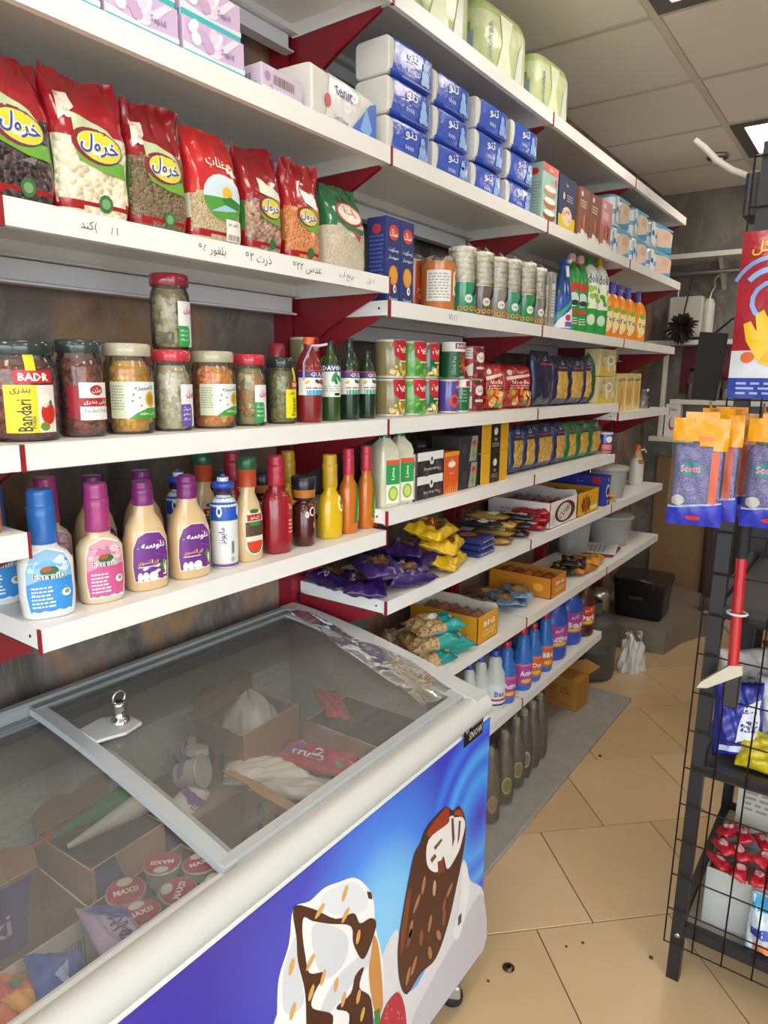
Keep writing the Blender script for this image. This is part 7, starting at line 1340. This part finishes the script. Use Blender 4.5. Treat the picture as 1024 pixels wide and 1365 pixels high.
# rubber glove pack
t = thing('glove_pack', 'large red and blue pack of yellow rubber gloves', 'glove pack', (1.203, 1.47, 1.79), (0, 0, -math.pi/2), None)
w, h = .2, .3
def GS(u, v, s): e = abs(2*u-1); k = .016*(1-e**5)*min(1, v*6+.1, (1-v)*5+.05); return (s*k+.0014*math.sin(19*u+13*v), w*(u-.5), -h+h*v)
def gc(u, v): return ('#2b3f9c' if v < .12 else '#cfd6dc' if v < .30 else '#a01f30')
b = MB(); [b.surf(lambda u, v: GS(u, v, s), 14, 24, gc) for s in (1, -1)]; b.build('bag', 'film', t)
p = PR(lambda u, v, o: (GS(u/w+.5, (v+h)/h, 1)[0]+o, u, v), .01, base=.0012)
def band(r0, r1, a0, a1, cu, cv, c, l): n = 12; P = [(cu+r0*math.cos(a0+(a1-a0)*k/n), cv+r0*math.sin(a0+(a1-a0)*k/n)) for k in range(n+1)]+[(cu+r1*math.cos(a1-(a1-a0)*k/n), cv+r1*math.sin(a1-(a1-a0)*k/n)) for k in range(n+1)]; p.poly(P, c, l)
band(.028, .036, 0, 5.8, -.04, -.125, '#7fa0d4', 1); band(.05, .06, .3, 2.4, -.04, -.125, '#8fb0dc', 1); band(.05, .06, -1.9, .1, -.04, -.125, '#7f9ed0', 1); band(.072, .08, .6, 2.6, -.04, -.125, '#7f9ed0', 1)
p.text('گل', -.065, -.03, .03, '#e0b82a', 2); p.text('Min', .02, -.09, .03, '#e8d23a', 2)
glv = [(.0, -.255), (-.05, -.235), (-.075, -.195), (-.082, -.165), (-.07, -.16), (-.058, -.18), (-.063, -.15), (-.05, -.14), (-.035, -.172), (-.028, -.15), (-.012, -.145), (-.006, -.175), (.03, -.19), (.075, -.21), (.085, -.245), (.06, -.27)]
p.poly(glv, '#e0b414', 3); p.poly([(-.05, -.232), (-.03, -.2), (-.01, -.205), (-.02, -.24)], '#cf9f10', 4); p.lines(-.085, -.295, .06, -.268, 3, '#9fb0dc', 2, 4); p.ell(-.07, -.225, .012, .01, '#d86a3a', 2); p.build('bag_print', 'print', t)
MB().box(-.001, .001, -.05, .05, -.004, .014, '#a01f30').build('hanger', 'film', t)
# squeegee hanging by its ring
t = thing('squeegee', 'red handled squeegee with a pale blade hanging on the rack', 'squeegee', (0, 0, 0)); YS = 1.63
MB().tube([(1.136, YS, 1.25), (1.138, YS, 1.145)], .013, 12, '#17171a').build('grip', 'rubber', t); MB().tube([(1.138, YS, 1.147), (1.146, YS, .885)], .0115, 14, '#b81f26').build('handle', 'gloss', t)
MB().tube([(1.142+.02*math.cos(k*.5236), YS+.018*math.sin(k*.5236), 1.02) for k in range(12)], .003, 6, '#cfcfca', closed=True).build('ring', 'plastic', t)
MB().prism([(1.165, .905), (1.14, .90), (1.085, .845), (1.078, .83), (1.10, .835), (1.15, .872), (1.168, .885)], YS-.012, YS+.006, 1, '#c4bda9').build('blade', 'plastic', t); MB().box(1.132, 1.165, YS-.01, YS+.012, .80, .885, '#202124', bev=.004).build('head', 'plastic', t)
# black sheet hanging from the rack's aisle side, and the white conduit on top
t = thing('dustpan', 'flat black dustpan hanging at the aisle side of the rack', 'dustpan', (0, 0, 0)); MB().prism([(.975, 1.635), (1.035, 1.63), (1.022, 1.475), (.968, 1.48)], 1.79, 1.806, 1, '#0a0a0b').build('pan', 'rubber', t); MB().tube([(1.005, 1.798, 1.63), (1.05, 1.75, 1.66), (1.085, 1.71, 1.66)], .003, 6, '#55555a').build('hook', 'metal', t)
cb = MB().tube([at(927, 187, y=1.75), at(940, 197, y=1.75), at(955, 213, y=1.75), at(975, 226, y=1.75), at(1004, 237, y=1.75)], [.006, .0065, .0065, .0065, .006], 10, '#d9d4c4').build('conduit', 'plastic'); tag(cb, 'curved white plastic conduit sticking out from the rack top', 'conduit')
# goods on the rack trays
def R_(x, y, z, w, h, th, c, rot, lab, pf=None, cat='snack bag', nm='snack_bag', g='snack bags on the rack', s=0, mats=('film',)): pillow(nm, lab, cat, (x, y, z), rot, w, h, th, c, pf, mats, g, seed=300+s)
l_dots = lambda p, w, h: (p.poly([(-w*.1, -h*.3), (w*.4, -h*.2), (w*.4, h*.3), (w*.05, h*.2)], '#dfe2ee', 1), p.lines(w*.0, -h*.15, w*.36, h*.15, 5, '#5a628a', 2, 3), p.rect(-w*.4, -h*.42, w*.1, -h*.34, '#c9cfe6', 1))
R_(1.15, 1.785, .705, .11, .19, .05, '#2a3296', (0, -.25, -1.2), 'dark blue bag leaning at the rack post', l_dots, s=1); R_(1.225, 1.845, .712, .10, .2, .05, '#c9ccd6', (0, -.2, -1.4), 'white and blue bag leaning behind the dark blue one', l_dots, s=2); R_(1.33, 1.86, .715, .12, .2, .06, '#27307f', (0, -.2, -1.5), 'navy bag beside the yellow net, upper tray', l_dots, s=3); R_(1.25, 2.03, .76, .13, .2, .06, '#b8262c', (.3, -.4, -1.4), 'red bag on top of the blue ones', l_dots, s=4); R_(1.145, 1.95, .73, .12, .2, .06, '#d0cfca', (.2, -.3, -1.3), 'white and navy bag at the back of the upper tray', l_dots, s=5)
R_(1.215, 1.765, .645, .11, .10, .05, '#c9b41c', (0, -.9, -1.6), 'yellow net pack at the front of the upper tray', None, 'net pack', 'net_pack', None, 6); R_(1.32, 1.78, .65, .10, .11, .05, '#d6c22a', (0, -.7, -1.5), 'second yellow net pack by the photo edge', None, 'net pack', 'net_pack', None, 7)
carton('display_carton', 'white carton with red lettering on the lower tray', 'carton', (1.27, 2.02, .151), .24, .12, .36, '#b9b5ac', lambda p, w, h: (p.text('ZIM', 0, h*.86, h*.09, '#a8283c', 1, w=w*.3), p.lines(-w*.42, h*.6, w*.3, h*.78, 4, '#8a867e', 0, 3)), rz=-math.pi/2)
t = thing('plastic_bin', 'clear plastic bin on the lower rack tray', 'plastic bin', (1.22, 1.83, .151)); b = MB()
for x0, x1, y0, y1 in ((-.095, -.092, -.09, .09), (.092, .095, -.09, .09), (-.092, .092, -.09, -.087), (-.092, .092, .087, .09)): b.box(x0, x1, y0, y1, 0, .16, '#ffffff')
b.build('bin_walls', 'cloudy', t); MB().box(-.09, .09, -.085, .085, 0, .14, '#a39a86', bev=.01).build('filling', 'paper', t)
q = random.Random(5)
for k in range(11): pillow('sweet', f'red wrapped sweet on the plastic bin, {("first", "second", "third", "fourth", "fifth", "sixth", "seventh", "eighth", "ninth", "tenth", "eleventh")[k]} from the post', 'sweet', (1.145+.045*(k % 4)+q.uniform(-.006, .006), 1.77+.05*(k//4)+q.uniform(-.006, .006), .315+.018*(k//4)), lie(q.uniform(-1, 1), q.uniform(-.3, .3), q.uniform(-.3, .3)), .07, .04, .024, '#b81f2c', lambda p, w, h: p.ell(0, 0, w*.2, h*.3, '#e0a8a8', 1), ('film',), 'red wrapped sweets', seed=320+k, n=(12, 8))
R_(1.275, 1.715, .235, .09, .15, .04, '#c9d6dc', (0, -.15, -1.55), 'blue and white pouch at the lower tray corner', lambda p, w, h: (p.rect(-w*.45, h*.25, w*.45, h*.48, '#2f9ac4', 1), p.rect(-w*.4, -h*.2, w*.4, -h*.05, '#2a3296', 1), p.rect(-w*.3, -h*.45, w*.2, -h*.3, '#e0824a', 1)), s=8)

# low dark stand with brown packages further down the aisle
st = thing('low_stand', 'low dark stand of brown packages beyond the rack', 'stand', (0, 0, 0))
for x, y in ((.99, 3.05), (1.95, 3.05), (.99, 3.5), (1.95, 3.5)): MB().box(x-.018, x+.018, y-.018, y+.018, 0, .95, '#1c1a18').build('post', 'enamel', st)
for z in (.28, .56, .82): MB().box(.975, 1.965, 3.035, 3.515, z-.02, z, '#26231f').build('deck', 'enamel', st)
q = random.Random(11); nm = ('first', 'second', 'third', 'fourth', 'fifth', 'sixth', 'seventh')
for zi, z in enumerate((.281, .561, .821)):
    for k in range(4):
        c = q.choice(('#8a5228', '#a86a34', '#5a3620', '#c08a4a', '#3a2a22', '#9a4a22')); x = 1.07+.2*k
        pillow('bread_pack', f'brown package on the {("lowest", "middle", "top")[zi]} deck of the low stand, {nm[k]} along', 'package', (x+.05, 3.22+q.uniform(-.02, .05), z+.062), lie(q.uniform(-.3, .3)-1.57, .1, 0), .2, .15, .085, c, lambda p, w, h: (p.rect(-w*.2, -h*.2, w*.25, h*.2, '#cfc2a8', 1), p.lines(-w*.15, -h*.1, w*.2, h*.1, 2, '#5a4a38', 2, 3)), ('film',), 'brown packages on the low stand', seed=400+zi*10+k, n=(14, 10))

# ------------------------------------------------------------------ back wall: shelves, water purifier, hanging duster
YB = ROOM_Y1-.002
def wallshelf(lab, x0, x1, z, d=.25, col='#d0ccc0', brackets=(), lip=.03):
    t = thing('back_shelf', lab, 'shelf', (0, 0, 0), group='shelves on the back wall'); MB().box(x0, x1, YB-d, YB, z-lip, z, col, bev=.002).build('board', 'enamel', t)
    for x in brackets: MB().prism([(YB, z-lip-.001), (YB-d*.8, z-lip-.001), (YB, z-.2)], x-.012, x+.012, 0, '#bdb8ac').build('bracket', 'enamel', t)
    return t
wallshelf('long white shelf high on the back wall', .004, .95, 2.29, brackets=(.42,))
wallshelf('white shelf with a rail below the water purifier', .02, .8, 1.775, .22)
wallshelf('narrow white shelf holding glass jars on the back wall', .2, .8, 1.405, .2)
wallshelf('small white shelf under the milk carton', .1, .62, 1.165, .25)
t = thing('wall_rail', 'silver pipe rail under the high back shelf', 'rail', (0, 0, 0)); MB().tube([(.0, YB-.12, 2.19), (.95, YB-.12, 2.19)], .014, 10, '#b4afa4').build('pipe', 'metal', t)
for x in (.1, .85): MB().tube([(x, YB-.12, 2.19), (x, YB, 2.19)], .008, 8, '#99948a').build('bracket', 'metal', t)
o = MB().box(.15, .175, YB-.24, YB-.2, 1.1666, 1.744, '#cfcbc0', bev=.003).build('shelf_post', 'enamel'); tag(o, 'white vertical strut between the back wall shelves', 'strut')
o = MB().box(.205, .80, YB-.006, YB-.001, 1.44, 1.74, '#6a2026').build('backing_sheet', 'enamel'); tag(o, 'dark red panel behind the glass jars on the back wall', 'backing sheet')
t = thing('water_purifier', 'white wall mounted water purifier with silver pipes', 'water purifier', (0, 0, 0))
MB().box(.12, .33, YB-.12, YB, 1.80, 2.05, '#c4c0b6', bev=.012).build('housing', 'plastic', t); MB().lathe([(.03, 0, '#b9b5aa'), (.034, .01, '#d0ccc2'), (.034, .2, '#d0ccc2'), (.02, .23, '#b9b5aa')], 20).build('filter', 'plastic', t, loc=(.36, YB-.09, 1.80)); MB().tube([(.36, YB-.09, 2.02), (.365, YB-.09, 2.07), (.385, YB-.1, 2.1), (.38, YB-.11, 2.15), (.41, YB-.12, 2.17)], .011, 8, '#d6d3ca').build('hose', 'chrome', t)
MB().tube([(.16, YB-.06, 2.04), (.16, YB-.06, 2.09)], .012, 8, '#c9c5bb').build('inlet', 'chrome', t)
t = thing('feather_duster', 'dark brown feather duster hanging in front of the purifier', 'feather duster', (.255, YB-.30, 1.85)); b = MB(); q = random.Random(4)
for k in range(150):
    a, e = q.uniform(0, 6.283), q.uniform(-1.5, 1.35); L = .105*q.uniform(.75, 1.1); d = Vector((math.cos(a)*math.cos(e), math.sin(a)*math.cos(e), math.sin(e)*.9)); s = d.orthogonal().normalized()*.013
    b.add([d*.008-s*.3, d*.008+s*.3, d*L*.7+s, d*L+Vector((0, 0, -.012)), d*L*.7-s], [(0, 1, 2, 3, 4)], q.choice(('#241a18', '#1c1514', '#30231f')))
b.build('feathers', 'rubber', t, kind='stuff'); MB().tube([(0, 0, .02), (0, .1, .2), (.0, .16, .30)], .006, 8, '#3a2c22').build('handle', 'plastic', t)
def gj(lab, x, r, h, c): 
    t = thing('glass_jar', lab, 'glass jar', (x, YB-.1, 1.4056), 0, 'glass jars on the back wall shelf'); MB().lathe([(r*.9, 0, '#ffffff'), (r, .01, '#ffffff'), (r, h*.8, '#ffffff'), (r*.8, h*.9, '#ffffff')], 24).build('glass', 'jar_glass', t); MB().lathe([(r*.86, .006, c), (r*.9, h*.5, c)], 20).build('contents', 'food', t); MB().lathe([(r*.85, h*.88, '#55524a'), (r*.85, h, '#6d6a60')], 20).build('lid', 'metal', t)
gj('wide glass jar of pale contents on the back wall shelf', .33, .055, .2, '#a8a28c'); gj('glass jar in the middle of the back wall shelf', .44, .042, .17, '#8f8a78'); gj('small glass jar at the end of the back wall shelf', .52, .035, .14, '#b0aa98')
carton('milk_carton', 'white drink carton with red lettering on the small back shelf', 'carton', (.225, YB-.16, 1.165), .09, .07, .21, '#d9d6cc', lambda p, w, h: (p.ell(0, h*.4, w*.22, h*.2, '#a83a3c', 1), p.ell(w*.05, h*.44, w*.18, h*.17, '#d9d6cc', 2), p.text('Fam', 0, h*.84, h*.1, '#5a4a44', 1)), rz=-math.pi/2, cols={'z+': '#2f6a44'})
t = thing('ladle', 'steel ladle handle leaning on the small back shelf', 'ladle', (0, 0, 0)); MB().tube([(.34, YB-.2, 1.26), (.42, YB-.22, 1.21), (.47, YB-.23, 1.168)], .007, 8, '#b4b0a6').build('handle', 'metal', t); MB().lathe([(.004, -.012, '#b4b0a6'), (.02, 0, '#bdb9ae'), (.022, .012, '#bdb9ae')], 14, cap=(True, False)).build('cup', 'metal', t, loc=(.335, YB-.2, 1.265))
# boards and dark cloth leaning in the corner above the concrete step
o = MB().box(.12, .46, YB-.05, YB-.02, .1356, 1.02, '#8a6c4c').build('wood_sheet', 'card', rz=0); tag(o, 'tall brown board leaning against the back wall', 'board')
def cl(u, v): x = .47+.62*u; return (x, YB-.05-.03*math.sin(14*u)-.02*math.sin(29*u+3*v)-.05*(1-v), .137+1.0*v)
b = MB(); b.surf(cl, 40, 8, '#3d2c24'); b.surf(lambda u, v: (lambda p: (p[0], p[1]+.006, p[2]))(cl(u, v)), 40, 8, '#3d2c24'); o = b.build('dark_cloth', 'rubber'); tag(o, 'dark brown cloth hanging against the back wall', 'cloth')
carton('metal_tin', 'small grey tin on the concrete step beside the crate', 'tin', (.585, 4.45, .135), .06, .06, .09, '#77746c', mat='metal')
o = MB().tube([(.6, 4.36, .15), (.66, 4.34, .155), (.74, 4.3, .1), (.82, 4.25, .04), (.9, 4.2, .015)], .014, 8, '#8a8175').build('hose', 'rubber'); tag(o, 'grey hose trailing off the concrete step', 'hose')
o = MB().lathe([(.05, 0, '#a03024'), (.055, .02, '#b03a2a'), (.02, .05, '#8a2a20')], 16).build('red_bowl', 'plastic', loc=(.6, 4.6, .1356)); tag(o, 'small red bowl in the dark back corner', 'bowl')
# litter on the tiles
q = at(678, 1291, z=0); o = MB().lathe([(.014, 0, '#4a3a34'), (.016, .003, '#5a4840'), (.013, .005, '#6a5a54'), (.006, .006, '#2a2422')], 14).build('bottle_cap', 'metal', loc=(q.x, q.y, .0004)); tag(o, 'crushed dark bottle cap lying on the tiles', 'bottle cap')
for k, (u, v, s, lab) in enumerate(((755, 1262, .004, 'tiny dark crumb beside another on the near tiles'), (777, 1257, .0045, 'tiny dark crumb on the near tiles, farther of two'), (651, 1308, .004, 'tiny dark crumb near the crushed cap'), (868, 1277, .006, 'small brown crumb by the rack foot'), (800, 1008, .008, 'small dark scrap on the tiles beside the grey board'))):
    q = at(u, v, z=0); o = MB().lathe([(s, 0, '#3a2c22'), (s*.9, s*.4, '#4a3a2c'), (s*.3, s*.6, '#3a2c22')], 7).build('crumb', 'rubber', loc=(q.x, q.y, .0003)); tag(o, lab, 'crumb')
